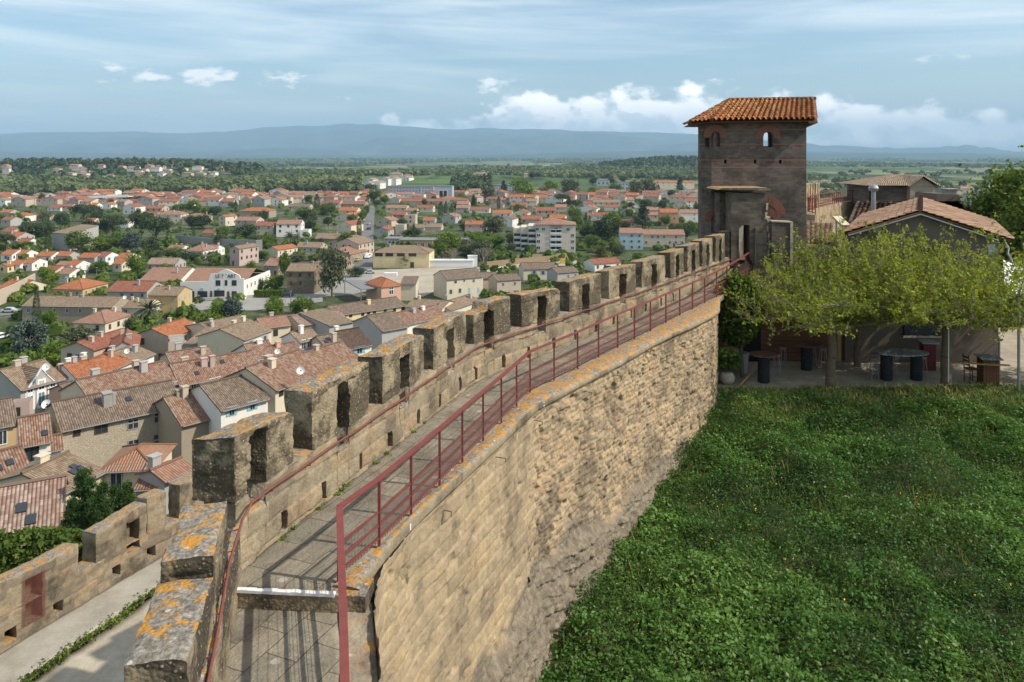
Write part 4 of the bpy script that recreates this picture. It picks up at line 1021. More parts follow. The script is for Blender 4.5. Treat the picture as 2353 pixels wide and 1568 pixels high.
def arch_ring(cx_, cz, Y, r0, r1, a0, a1, n, name='brick_arch', par=None, mat=None, off=None, th=0.03, alt=.95):
    mb = MB()
    for k in range(n):
        t0_ = a0 + (a1 - a0) * k / n; t1_ = a0 + (a1 - a0) * (k + 0.74) / n; y = Y - (th if k % 2 else th * 0.7)
        P_ = [(cx_ + r * math.cos(t), y, cz + r * math.sin(t)) for (r, t) in ((r0, t0_), (r1 * (1 if k % 2 else alt), t0_), (r1 * (1 if k % 2 else alt), t1_), (r0, t1_))]
        Q_ = [(p[0], Y + 0.05, p[2]) for p in P_]
        mb.face(P_[::-1]); 
        for i in range(4): mb.face([P_[i], P_[(i + 1) % 4], Q_[(i + 1) % 4], Q_[i]])
    return mb.build(name, mat or M['brickarch'], par)
for (a, b, yt) in ((560, 628, 345), (967, 1043, 345), (560, 622, 1003)):
    r = (xx10(b) - xx10(a)) / 2; child_fix(arch_ring(xx10((a + b) / 2), zz10(yt) - r, 43.0, r + 0.02, r + 0.42, rad(-12), rad(192), 21, par=tower))
child_fix(arch_ring(xx10(985), zz10(1000), 43.0, 0.62, 1.10, rad(0), rad(92), 16, par=tower, th=0.05, alt=1))
child_fix(arch_ring(xx10(1000), zz10(1085), 43.0, 0.55, 0.98, rad(35), rad(95), 10, par=tower, th=0.04, alt=1))
# window frames standing a little inside the openings
mb = MB(); r = 0.04
for (a, b, yb, yt) in ((967, 1043, 465, 345),):
    x0, x1 = xx10(a) + .03, xx10(b) - .03; mb.box(x0, x0 + .05, 43.3, 43.36, zz10(yb), zz10(yt) - .3); mb.box(x1 - .05, x1, 43.3, 43.36, zz10(yb), zz10(yt) - .3); mb.box(x0, x1, 43.3, 43.36, zz10(yb), zz10(yb) + .06)
child_fix(mb.build('window_frame', M['darkhole'], tower))

def barrel_roof(mbx, e0, e1, r0, r1, pitch, row, amp=0.07, rg_=None, seed=1):
    """rows of overlapping canal tiles on the quad eave e0-e1 to ridge r0-r1; uv carries the tile grid in metres"""
    e0, e1, r0, r1 = map(Vector, (e0, e1, r0, r1)); L = max((e1 - e0).length, (r1 - r0).length); nc = max(2, round(L / pitch)); H_ = ((r0 + r1) / 2 - (e0 + e1) / 2).length; nr_ = max(2, round(H_ / row))
    nrm = (e1 - e0).cross(r0 - e0)
    if nrm.length < 1e-6: nrm = (e1 - e0).cross(r1 - e0)
    nrm.normalize()
    if nrm.z < 0: nrm = -nrm
    rr = random.Random(seed); K = 6
    for c in range(nc):
        for q in range(nr_):
            jit = rr.uniform(-0.015, 0.015); v0 = q / nr_; v1 = min(1.0, (q + 1.12) / nr_)
            for half in (0, 1):
                ua = (c + 0.0) / nc if half == 0 else (c + 0.62) / nc; ub = (c + 0.68) / nc if half == 0 else (c + 1.06) / nc
                prev = None
                for k in range(K + 1):
                    f_ = k / K; uu = ua + (ub - ua) * f_; hh = math.sin(math.pi * f_) * amp * (1 if half == 0 else -0.45) + (0.03 if half == 0 else 0.028)
                    lo = (e0.lerp(e1, uu)).lerp(r0.lerp(r1, uu), v0) + nrm * (hh + 0.055 + jit); hi = (e0.lerp(e1, uu)).lerp(r0.lerp(r1, uu), v1) + nrm * (hh - 0.0 + jit * .3)
                    cu = ((c + 0.5 + 90 * half) * 0.22 + (f_ - .5) * 0.03, (q + 0.5 + (90 if half else 0)) * 0.38)
                    if prev: mbx.face([prev[0], lo, hi, prev[1]], [prev[2], cu, (cu[0], cu[1] + .02), (prev[2][0], prev[2][1] + .02)])
                    prev = (lo, hi, cu)
                    if k == 0: st = lo
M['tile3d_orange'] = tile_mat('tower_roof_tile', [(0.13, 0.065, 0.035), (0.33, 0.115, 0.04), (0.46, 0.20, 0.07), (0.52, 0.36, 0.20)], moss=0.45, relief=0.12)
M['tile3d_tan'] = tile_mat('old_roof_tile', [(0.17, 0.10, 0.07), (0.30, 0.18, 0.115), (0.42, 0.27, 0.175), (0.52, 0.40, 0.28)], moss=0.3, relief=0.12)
rb0, rb1 = Vector((12.9, 45.6, 3.28)), Vector((18.0, 45.6, 3.36))
E0, E1, E2, E3 = Vector((11.05, 42.5, 1.93)), Vector((16.88, 42.45, 2.0)), Vector((18.7, 49.4, 1.9)), Vector((10.85, 48.6, 1.9))
EL = Vector((10.2, 43.9, 1.88))
mb = MB(); barrel_roof(mb, E0, E1, rb0, rb1, 0.30, 0.42, amp=.10, seed=4)
barrel_roof(mb, EL, E0, rb0, rb0 + Vector((0.05, 0, 0)), 0.3, 0.4, seed=5)
barrel_roof(mb, E3, EL, rb0 + Vector((0, .05, 0)), rb0, 0.3, 0.4, seed=6)
barrel_roof(mb, E2, E3, rb1, rb0, 0.3, 0.4, seed=7)
roof = child_fix(mb.build('roof', M['tile3d_orange'], tower))
mb = MB(); dz_ = Vector((0, 0, -0.10)); ring = [E0, E1, E2, E3, EL]
mb.face([p + dz_ for p in ring][::-1]); mb.face([E0 + dz_, E1 + dz_, rb1 + dz_, rb0 + dz_]); mb.face([EL + dz_, E0 + dz_, rb0 + dz_]); mb.face([E3 + dz_, EL + dz_, rb0 + dz_]); mb.face([E2 + dz_, E3 + dz_, rb0 + dz_, rb1 + dz_]); mb.face([E1 + dz_, E2 + dz_, rb1 + dz_])
child_fix(mb.build('eaves_soffit', M['wood'], tower))
mb = MB()
for a, b in ((rb0, rb1), (E0, rb0), (EL, rb0)):
    for k in range(14):
        p = a.lerp(b, k / 14); q = a.lerp(b, (k + 1.1) / 14); mb.tube(p + Vector((0, 0, .06)), q + Vector((0, 0, .05)), 0.10, 0.085, n=8)
child_fix(mb.build('ridge_tiles', M['tile3d_orange'], tower))
for k in range(12): mb = MB(); mb.bar(E1.lerp(E2, k / 12) + Vector((-0.5, 0, -.16)), E1.lerp(E2, k / 12) + Vector((0.0, 0, -.16)), .1, .1); child_fix(mb.build('rafter_end', M['wood'], tower))

# ruined porch in front of the tower
ruin = empty('ruined_porch', (12.5, 41, -9), 0, 'ruined dark masonry porch with broken pale edges leaning against the tower', 'ruin')
RL = Vector((12.5, 41, -9))
YR = 40.6
def rx_(x): return (1470.6 + x / 3.412 - CX) / FP * YR
def rz_(y): return (HY - (202.2 + y / 3.412)) / FP * YR
def ragged(pts, y0, y1, mat, name):
    rx_ = lambda x: (1470.6 + x / 3.412 - CX) / FP * y0; rz_ = lambda y: (HY - (202.2 + y / 3.412)) / FP * y0
    """prism from an outline in the picture plane at its own depth, with real thickness"""
    mb = MB(); P_ = [(rx_(a), y0, rz_(b)) for a, b in pts]; Q_ = [(p[0], y1, p[2]) for p in P_]
    uv = [(p[0], p[2]) for p in P_]; mb.face(P_, uv); mb.face(Q_[::-1], uv[::-1])
    for i in range(len(P_)):
        j = (i + 1) % len(P_); mb.face([P_[j], P_[i], Q_[i], Q_[j]], [(y0, P_[j][2]), (y0, P_[i][2]), (y1, P_[i][2]), (y1, P_[j][2])])
    o = mb.build(name, mat, ruin); o.location = -RL; return o
ragged([(715, 1400), (775, 1400), (775, 1110), (800, 1085), (810, 1075), (860, 1075), (860, 1330), (900, 1400), (1000, 1400), (998, 1290), (1012, 1240), (1000, 1190), (1015, 1140), (990, 1100), (1018, 1050), (980, 1025), (1000, 980), (978, 930), (1000, 890), (985, 830), (715, 822)], YR, YR + 1.1, M['ruin'], 'broken_wall')
ragged([(622, 1140), (715, 1120), (715, 822), (625, 828)], YR + 1.3, 43.05, M['ruin'], 'side_wall')
ragged([(612, 800), (1028, 806), (1024, 790), (1000, 784), (640, 786)], YR - 0.15, 43.02, M['coping'], 'cap_slab')
ragged([(765, 1400), (776, 1400), (776, 1110), (800, 1080), (812, 1085), (808, 1150), (792, 1220), (800, 1300)], YR - 0.03, YR + 0.5, M['pale_stone'], 'pale_jamb')
for k, (a, b, c, d) in enumerate([(988, 905, 1003, 960), (980, 975, 996, 1010), (1000, 1040, 1035, 1056), (988, 1085, 1003, 1130), (1002, 1140, 1016, 1175), (1008, 1195, 1022, 1260), (1000, 1270, 1014, 1310), (978, 1012, 1020, 1030)]):
    ragged([(a, d), (c, d - 6), (c + 3, b), (a + 2, b + 4)], YR - 0.05, YR + 0.7, M['pale_stone'], 'broken_edge')
ragged([(1034, 1480), (1180, 1480), (1180, 1056), (1034, 1050)], YR - 0.3, YR + 0.1, M['ruin'], 'standing_slab')
ragged([(1178, 1480), (1199, 1480), (1200, 1050), (1034, 1042), (1034, 1052), (1180, 1058)], YR - 0.35, YR + 0.3, M['pale_stone'], 'pale_edge')
ragged([(900, 1400), (1000, 1400), (995, 1090), (905, 1095)], YR - 0.12, YR + 0.2, M['ruin'], 'pier')
# warm lit masonry seen through the doorway
ragged([(775, 1350), (860, 1350), (860, 1080), (795, 1080)], YR + 2.2, 43.0, M['pale_stone'], 'inner_wall')

# ------------------------------------------------------------------ further rampart right of the tower
R2 = Curve([(22.9, 58.0), (23.9, 62.0), (28.3, 70.0), (33.4, 78.0), (37.5, 83.5), (43, 88)], smooth=True)
far_r = empty('further_rampart', (24, 62, -12), 0, 'pale further stretch of rampart with narrow embrasures right of the dark tower', 'rampart')
FL = Vector((24, 62, -12))
def zwalk(S): return -0.55 * np.clip(S / R2.L, 0, 1)
o = wall_box('wall', M['curtain'], R2, 0, R2.L, 0, 1.6, -14, -4.45, far_r, step=0.22, seed=301, zfun=zwalk, blk=((0.25, 0.4), (0.4, 0.8))); o.location = -FL
sM = 0.0; R2b = Curve([(x, y) for x, y in zip(*[a + b * 1.55 for a, b in zip(R2.pos(np.linspace(0, R2.L, 40)), R2.nrm(np.linspace(0, R2.L, 40)))])], smooth=False)
for i in range(9):
    a = 0.5 + i * 2.35
    if CX + FP * R2b.pos(a + 1.2)[0] / R2b.pos(a + 1.2)[1] > 1938: break
    sl = a + 0.85
    o = wall_box('merlon', M['curtain'], R2b, a, a + 1.75, 0, 0.6, -5.2, -2.45 - 0.03 * i, far_r, step=0.16, seed=320 + i, holes=[(sl - .15, sl + .15, -4.5, -2.85, 0.3)]); o.location = -FL
o = wall_box('parapet', M['curtain'], R2b, 0, R2b.L, 0, 0.6, -5.6, -4.1, far_r, step=0.25, seed=340, zfun=zwalk); o.location = -FL
mb = MB(); mp = MB(); ml = MB()
for i in range(34):
    a, b = R2.L * i / 34, R2.L * (i + 1) / 34
    A = Vector((*[float(q) for q in R2.pos(a)], -4.42 + float(zwalk(a)))); B = Vector((*[float(q) for q in R2.pos(b)], -4.42 + float(zwalk(b))))
    mb.bar(A + Vector((0, 0, 1.15)), B + Vector((0, 0, 1.15)), .1, .06); mp.bar(A, A + Vector((0, 0, 1.15)), .05, .06)
    for h_ in (.1, .32, .54): ml.bar(A + Vector((0, 0, h_)), B + Vector((0, 0, h_)), .04, .05)
rr2 = empty('far_red_railing', FL, 0, 'red railing on the further rampart right of the tower', 'railing')
for nm, q in (('handrail', mb), ('posts', mp), ('lower_rail', ml)): q.build(nm, M['red_metal'], rr2).location = -FL

# ------------------------------------------------------------------ generic small building in world coordinates
def slab_roof(mbx, quad, th=0.12):
    q = [Vector(p) for p in quad]; n = (q[1] - q[0]).cross(q[3] - q[0]).normalized()
    if n.z < 0: n = -n
    L = (q[1] - q[0]).length; H_ = (q[3] - q[0]).length; uv = [(0, 0), (L, 0), (L, H_), (0, H_)]
    lo = [p - n * th for p in q]; mbx.face(q, uv); mbx.face(lo[::-1], uv[::-1])
    for i in range(4): j = (i + 1) % 4; mbx.face([q[j], q[i], lo[i], lo[j]], [(0, 0)] * 4)
def P8(x, y, Y): return at(*dp(8, x, y), Y)
# restaurant: gable end towards the lens
rest = empty('gabled_building', (21, 39, -10.5), 0, 'long low building with tiled gable roof and dark plaster gable wall behind the leafing trees', 'building')
OL = Vector((21, 39, -10.5))
ga, gl, gr = P8(1262, 600, 39.0), P8(535, 812, 39.0), P8(2165, 885, 39.0)
bk = Vector((6.4, 11.6, 0.0))
mb = MB(); z_ = -10.6
mb.face([(gl.x, 39, z_), (gr.x - .35, 39, z_), (gr.x - .35, 39, gr.z - .05), (ga.x, 39, ga.z - .12), (gl.x, 39, gl.z - .05)], [(0, 0)] * 5)
mb.face([(gr.x - .35, 39, z_), (gr.x - .35 + bk.x, 50.6, z_), (gr.x - .35 + bk.x, 50.6, gr.z - .05), (gr.x - .35, 39, gr.z - .05)])
mb.face([(gl.x + bk.x, 50.6, z_), (gl.x, 39, z_), (gl.x, 39, gl.z - .05), (gl.x + bk.x, 50.6, gl.z - .05)])
mb.face([(gr.x - .35 + bk.x, 50.6, z_), (gl.x + bk.x, 50.6, z_), (gl.x + bk.x, 50.6, gl.z), (ga.x + bk.x, 50.6, ga.z - .12), (gr.x - .35 + bk.x, 50.6, gr.z)])
M['darkplaster'] = plaster('dark_brown_plaster', (0.155, 0.125, 0.10), 0.3)
mb.build('wall', M['darkplaster'], rest).location = -OL
mb = MB(); f_ = Vector((0, -0.35, 0.03))
barrel_roof(mb, ga + f_, gl + f_, ga + bk, gl + bk, 0.36, 0.42, seed=21) if False else None
# tiles run down from the ridge: eave to ridge direction is across
barrel_roof(mb, gl + f_ + Vector((-.2, 0, -.05)), gl + bk + Vector((-.2, 0, -.05)), ga + f_, ga + bk, 0.30, 0.42, amp=0.06, seed=21)
barrel_roof(mb, gr + bk + Vector((.2, 0, -.05)), gr + f_ + Vector((.2, 0, -.05)), ga + bk, ga + f_, 0.30, 0.42, amp=0.06, seed=22)
mb.build('roof', M['tile3d_tan'], rest).location = -OL
mb = MB(); slab_roof(mb, [gl + f_, gl + bk, ga + bk, ga + f_], .06); slab_roof(mb, [gr + bk, gr + f_, ga + f_, ga + bk], .06)
mb.build('roof_deck', M['wood'], rest).location = -OL + Vector((0, 0, -0.04))
mb = MB()
for k in range(26): p = (ga + f_).lerp(ga + bk, k / 26); q = (ga + f_).lerp(ga + bk, (k + 1.15) / 26); mb.tube(p + Vector((0, 0, .09)), q + Vector((0, 0, .07)), .13, .11, n=8)
mb.build('ridge_tiles', M['tile3d_tan'], rest).location = -OL
mb = MB(); mb.bar(gl + f_ + Vector((0, -.05, -.16)), ga + f_ + Vector((0, -.05, -.16)), .03, .06); mb.bar(ga + f_ + Vector((0, -.05, -.16)), gr + f_ + Vector((-.6, -.05, -.05)), .03, .06)
mb.build('flashing_strip', M['metalgrey'], rest).location = -OL
mb = MB(); p = P8(1985, 935, 38.98); mb.box(p.x, p.x + .36, 38.93, 39.0, p.z - .52, p.z); mb.build('white_shutter', M['greyblue'], rest).location = -OL
mb = MB(); p = P8(1300, 960, 38.98); mb.box(p.x, p.x + .7, 38.9, 39.0, p.z - .45, p.z); mb.build('dark_vent', M['darkhole'], rest).location = -OL
def Z9(x, y, Y): return at(*dp(9, x, y), Y)
mb = MB(); p = Z9(1470, 880, 38.9); q = Z9(1740, 800, 38.9); mb.box(p.x, q.x, 38.84, 39.0, p.z, q.z); mb.build('window', M['glass'], rest).location = -OL
mb = MB(); mb.box(p.x - .1, q.x + .1, 38.78, 39.0, p.z - .10, p.z); mb.build('window_sill', M['pale_stone'], rest).location = -OL
mb = MB(); 
for k in range(14): mb.tube((gr.x + .35 + .05 * math.sin(k), 39.1 + k * .04, gr.z - 1.2 + k * .09), (gr.x + .35 + .05 * math.sin(k + 1), 39.14 + k * .04, gr.z - 1.11 + k * .09), .06, n=6)
mb.build('drain_pipe', M['metalgrey'], rest).location = -OL

def block_house(name, label, cat, pts, z0, z1, mat, extra=None, org=None):
    """prism on a plan polygon"""
    org = org or Vector((pts[0][0], pts[0][1], z0)); e = empty(name, org, 0, label, cat)
    mb = MB(); n = len(pts)
    for i in range(n): j = (i + 1) % n; mb.face([(pts[i][0], pts[i][1], z0), (pts[j][0], pts[j][1], z0), (pts[j][0], pts[j][1], z1), (pts[i][0], pts[i][1], z1)], [(0, 0), (3, 0), (3, z1 - z0), (0, z1 - z0)])
    mb.face([(p[0], p[1], z1) for p in pts], [(0, 0)] * n)
    mb.build('wall', mat, e).location = -org
    return e, org
# round-ended tower with hip roof in the distance
a_, b_ = P8(780, 345, 78.0), P8(1450, 345, 78.0)
et, eo = block_house('roofed_tower', 'squat dark tower with low tan hipped roof and small front gable beyond the red railing', 'tower', [(a_.x, 78), (b_.x, 78), (b_.x + 1, 84), (a_.x + .4, 84)], -14, a_.z + .1, M['tower'])
mb = MB(); eL, eR = P8(742, 336, 77.4), P8(1512, 345, 77.4); rL, rR = P8(1010, 228, 81.5), P8(1335, 232, 81.5)
eL.z = eR.z = (eL.z + eR.z) / 2; BL, BR = eL + Vector((.5, 8, 0)), eR + Vector((1, 8, 0))
mb.face([eL, eR, rR, rL], [(0, 0), (8, 0), (6, 4), (2, 4)]); mb.face([eR, BR, rR], [(0, 0), (8, 0), (4, 4)]); mb.face([BL, eL, rL], [(0, 0), (8, 0), (4, 4)]); mb.face([BR, BL, rL, rR], [(0, 0), (8, 0), (6, 4), (2, 4)])
g0, g1, g2 = P8(1195, 352, 77.0), P8(1500, 348, 77.0), P8(1335, 248, 77.0); g2b = g2 + Vector((0, 4.5, .02))
mb.face([g0, g2, g2b, g0 + Vector((0, 3, .02))], [(0, 0), (0, 2.5), (3, 2.5), (3, 0)]); mb.face([g2, g1, g1 + Vector((0, 3, .02)), g2b], [(0, 0), (0, 2.5), (3, 2.5), (3, 0)])
mb.build('roof', M['t_tan'], et).location = -eo
mb = MB(); mb.face([g0 + Vector((.2, .3, -.02)), g1 + Vector((-.3, .3, -.02)), g2 + Vector((0, .3, -.14))]); mb.box(g0.x + .2, g1.x - .3, 77.3, 78, g0.z - 2.5, g0.z - .02)
mb.build('gable_wall', M['w_stone'], et).location = -eo
mb = MB(); p = P8(812, 410, 77.95); mb.box(p.x - .3, p.x + .3, 77.93, 78.0, p.z - 1.3, p.z + .2); p = P8(1295, 400, 77.28); mb.lathe([(.0, 0), (.25, 0)], n=12, c=(p.x, 77.25, p.z), caps=False); mb.build('window', M['darkhole'], et).location = -eo
# tiled roofs between
def tiled_shed(name, label, tl, tr, br, bl, mat, wallmat, dropw=3.0, p_=0.34, am=0.045):
    org = Vector(bl); e = empty(name, org, 0, label, 'building'); mb = MB(); barrel_roof(mb, bl, br, tl, tr, p_, 0.42, amp=am, seed=int(bl[0] * 10)); mb.build('roof', mat, e).location = -org
    mb = MB(); q = [Vector(v) + Vector((0, 0, -.06)) for v in (bl, br, tr, tl)]; mb.face(q[::-1])
    for i in range(4): j = (i + 1) % 4; mb.face([q[i], q[j], q[j] - Vector((0, 0, dropw)), q[i] - Vector((0, 0, dropw))])
    mb.build('wall', wallmat, e).location = -org
    return e, org
sh1, so1 = tiled_shed('tiled_annex', 'long tan canal tile roof with round vent pipe behind the gabled building', P8(655, 498, 62.), P8(1210, 508, 62.), P8(1150, 720, 51.), P8(560, 720, 51.), M['tile3d_tan'], M['w_beige'], 4.5, 0.36, 0.035)
mb = MB(); p = P8(826, 640, 51.); mb.tube((p.x, p.y, p.z - .3), (p.x, p.y, p.z + 1.55), .16, .14, n=10); mb.build('vent_pipe', M['metalgrey'], sh1).location = -so1
mb = MB(); mb.lathe([(.05, 0), (.26, .12), (.33, .28), (.26, .44), (.05, .55)], n=14, c=(p.x, p.y, p.z + 1.5)); mb.build('vent_cowl', M['metalgrey'], sh1).location = -so1
tiled_shed('low_tiled_lean_to', 'small old tiled lean-to roof tucked against the dark tower', P8(140, 706, 49.), P8(440, 716, 49.), P8(410, 935, 43.5), P8(140, 925, 43.5), M['tile3d_tan'], M['w_beige'], 3.0, 0.34)
tiled_shed('brown_tiled_roof', 'brown tiled roof slope seen just past the big chimney block', P8(1500, 500, 62.), P8(1990, 570, 66.), P8(2000, 680, 56.), P8(1500, 640, 54.), M['tile3d_tan'], M['w_beige'], 4.0, 0.36)
e_, o_ = block_house('chimney_block', 'large dark rendered chimney block with sloping side and flat cap', 'chimney', [(P8(1468, 0, 56).x, 56), (P8(1745, 0, 56).x, 56), (P8(1745, 0, 56).x, 59), (P8(1468, 0, 56).x, 59)], -8, P8(0, 500, 56).z, M['darkplaster'])
mb = MB(); q = [P8(1468, 500, 56.), P8(1745, 585, 56.), P8(1690, 432, 56.), P8(1468, 424, 56.)]; w2 = [v + Vector((0, 3, 0)) for v in q]; mb.face(q); mb.face(w2[::-1])
for i in range(4): mb.face([q[(i + 1) % 4], q[i], w2[i], w2[(i + 1) % 4]])
mb.build('flue', M['darkplaster'], e_).location = -o_
mb = MB(); p, q = P8(1595, 422, 57.), P8(1672, 384, 57.); mb.box(p.x, q.x, 57, 58, p.z - .1, q.z); mb.box(p.x - .15, q.x + .15, 56.9, 58.1, q.z, q.z + .08); mb.build('chimney_pot', M['concrete'], e_).location = -o_
mb = MB(); mb.bar(P8(452, 660, 44.) , P8(545, 752, 43.), .5, .12); o = mb.build('mast_lamp', M['w_cream'], None); tag(o, 'cream rectangular lamp hood on a thin mast beside the lean-to roof', 'lamp')
mb = MB(); p = P8(450, 680, 44.); mb.tube(p, p + Vector((0, 0, -2.2)), .05, n=6); mb.build('mast', M['metalgrey'], o)

# ------------------------------------------------------------------ terrace
Xg, Yg = np.meshgrid(np.linspace(8.2, 60, 130), np.linspace(34.0, 62, 70), indexing='ij')
Zg = -10.5 - 0.03 * np.clip(fbm(P3(Xg, Yg), 3, 91), -1, 1) - 0.5 * sstep(34.35 - Yg, 0, 0.4)
o = link('terrace', npmesh('terrace', np.stack([Xg, Yg, Zg], -1).reshape(-1, 3), grid_faces(130, 70, 0, True), M['terrace'])); o['kind'] = 'structure'
ZG = -10.5
e = empty('timber_shed', (13, 39.4, ZG), 0, 'dark brown plank shed wall in the shade behind the small tables', 'shed')
mb = MB()
x0, x1 = Z9(240, 0, 39.2).x, Z9(1040, 0, 39.2).x
for k in range(17): mb.box(x0 - 13, x1 - 13, -0.22 - (0.012 if k % 2 else 0), 0.05, 0.05 + k * .2, 0.235 + k * .2)
mb.build('plank_wall', M['wood'], e)
mb = MB(); mb.box(x1 - 13.45, x1 - 13.25, -.3, -.22, 0, 3.2); mb.box(x0 - 13, x0 - 12.9, -.3, -.22, 0, 3.2); mb.build('corner_post', M['bamboo'], e)
mb = MB(); mb.box(Z9(250, 0, 39.1).x - 13, Z9(420, 0, 39.1).x - 13, -.26, -.24, .0, 2.4); mb.build('doorway', M['darkhole'], e)
def drum(par, x, y, h, r=0.27):
    mb = MB(); pr = []; k = 0; n = 13
    for i in range(n):
        z0_ = h * i / n; z1_ = h * (i + 1) / n; pr += [(r * .9, z0_), (r, z0_ + (z1_ - z0_) * .25), (r, z0_ + (z1_ - z0_) * .75), (r * .9, z1_ - .001)]
    mb.lathe(pr, n=24, c=(x, y, 0)); return mb.build('drum_leg', M['black'], par, smooth=False)
def table(x, y, rx0, ry0, h, mat, drums, label):
    e = empty('bar_table', (x, y, ZG), 0, label, 'table', 'high bar tables on the terrace')
    for d in drums: drum(e, d, 0, h)
    mb = MB(); n = 36; b_ = []
    for z_ in (h, h + .05): b_.append([(rx0 * math.cos(2 * math.pi * i / n), ry0 * math.sin(2 * math.pi * i / n), z_) for i in range(n)])
    mb.face(b_[0][::-1]); mb.face(b_[1])
    for i in range(n): j = (i + 1) % n; mb.face([b_[0][i], b_[0][j], b_[1][j], b_[1][i]])
    mb.build('tabletop', mat, e)
table(11.66, 35.6, .64, .56, 1.27, M['redtop'], [0], 'small round brown bar table on one black ribbed drum, nearest the rampart')
table(14.45, 37.7, .80, .66, 1.24, M['redtop'], [0], 'round brown bar table on a black drum in front of the plank shed')
table(18.25, 36.0, 1.25, .66, 1.25, M['tabletop'], [-.70, .70], 'large oval veined grey bar table on two black ribbed drums between the tree trunks')
def stool(x, y, label, h=0.95, rz=0.0):
    e = empty('bar_stool', (x, y, ZG), rz, label, 'stool', 'metal stools around the bar tables')
    mb = MB(); mb.lathe([(.17, h), (.19, h + .02), (.19, h + .04), (.15, h + .05)], n=16); mb.build('seat', M['steel'], e)
    for a in range(4):
        t = rad(45 + 90 * a); mb = MB(); mb.tube((.13 * math.cos(t), .13 * math.sin(t), h), (.24 * math.cos(t), .24 * math.sin(t), 0), .014, n=6); mb.build('leg', M['steel'], e)
    mb = MB()
    for a in range(4):
        t0_, t1_ = rad(45 + 90 * a), rad(135 + 90 * a); r_ = .205; mb.tube((r_ * math.cos(t0_), r_ * math.sin(t0_), .3), (r_ * math.cos(t1_), r_ * math.sin(t1_), .3), .01, n=5)
    mb.build('foot_ring', M['steel'], e)
for x, y, s_ in ((17.0, 36.1, 'metal bar stool at the left end of the oval grey table'), (19.35, 36.2, 'metal bar stool at the right end of the oval grey table'), (17.45, 36.9, 'metal bar stool behind the left drum of the oval table'), (18.3, 36.95, 'metal bar stool behind the middle of the oval table'),
                 (15.35, 37.9, 'metal bar stool right of the shed table by the first trunk'), (15.05, 38.5, 'metal bar stool tucked behind the shed table'), (12.6, 36.6, 'metal bar stool right of the small brown table'), (13.4, 38.0, 'metal bar stool left of the shed table')): stool(x, y, s_)
def podium(px, by, w_, h, mat, top, label, slat=False):
    Y_ = FP * 10.5 / (by - HY); x = (px - CX) / FP * Y_; e = empty('wooden_podium', (x, Y_, ZG), rad(-8), label, 'podium', 'wooden podiums')
    mb = MB()
    for k in range(5): mb.box(-w_ / 2 + k * w_ / 5 + .006, -w_ / 2 + (k + 1) * w_ / 5 - .006, -w_ / 2, w_ / 2, 0, h)
    mb.build('body', mat, e); mb = MB(); mb.box(-w_ * .68, w_ * .68, -w_ * .6, w_ * .6, h, h + .05, Matrix.Rotation(rad(3), 4, 'X')); mb.build('top', top, e)
podium(1617.7 + 1645 / 3.2, 496.3 + 1128 / 3.2, .58, 1.35, M['winered'], M['greyblue'], 'dark red wooden podium with grey top against the back wall')
podium(1617.7 + 2088 / 3.2, 496.3 + 1240 / 3.2, .68, 1.25, M['wood'], M['tabletop'], 'brown plank podium with veined grey top right of the second trunk')
# chair
def chair(px, by, label):
    Y_ = FP * 10.5 / (by - HY); x = (px - CX) / FP * Y_; e = empty('wooden_chair', (x, Y_, ZG), rad(95), label, 'chair')
    for (a, b) in ((-.2, -.2), (.2, -.2)): mb = MB(); mb.bar((a, b, 0), (a, b, .62), .035, .035); mb.build('leg', M['wood'], e)
    for a in (-.2, .2): mb = MB(); mb.bar((a, .2, 0), (a, .2, .62), .035, .035); mb.bar((a, .2, .62), (a, .28, 1.3), .035, .035); mb.build('leg', M['wood'], e)
    mb = MB(); mb.box(-.23, .23, -.23, .23, .62, .66); mb.build('seat', M['wood'], e)
    mb = MB(); [mb.box(-.2, .2, .20 + k * .02, .225 + k * .02, .8 + k * .17, .88 + k * .17) for k in range(3)]; mb.build('backrest', M['wood'], e)
    mb = MB(); mb.bar((-.2, -.2, .25), (.2, -.2, .25), .02, .02); mb.bar((-.2, .2, .25), (.2, .2, .25), .02, .02); mb.bar((-.2, -.2, .3), (-.2, .2, .3), .02, .02); mb.build('stretcher', M['wood'], e)
chair(1617.7 + 1965 / 3.2, 496.3 + 1225 / 3.2, 'dark wooden high chair between the second trunk and the plank podium')
a_, b_ = Z9(1790, 1078, 35.3), Z9(2250, 1100, 34.6)
mb = MB(); mb.bar(a_, b_, .22, .035); e = mb.build('plank_rail', M['bamboo'], None); tag(e, 'pale plank laid level from the second trunk past the podium', 'plank')
mb = MB(); p = Z9(1789, 850, 34.7); mb.tube((p.x, 34.6, ZG), (p.x, 34.6, p.z + .6), .022, n=6); tag(mb.build('white_pole', M['white_paint'], None), 'thin white pole standing against the second trunk', 'pole')
a_, b_ = Z9(250, 1255, 34.6), Z9(388, 1085, 36.9)
mb = MB()
for k in range(8): mb.tube(Vector((a_.x, a_.y, ZG + .05 + k * .01)).lerp(Vector((b_.x, b_.y, ZG + .35)), k / 8), Vector((a_.x, a_.y, ZG + .05 + k * .01)).lerp(Vector((b_.x, b_.y, ZG + .35)), (k + .97) / 8), .05, n=8)
tag(mb.build('bamboo_pole', M['bamboo'], None), 'fallen bamboo pole lying on the terrace edge', 'pole')
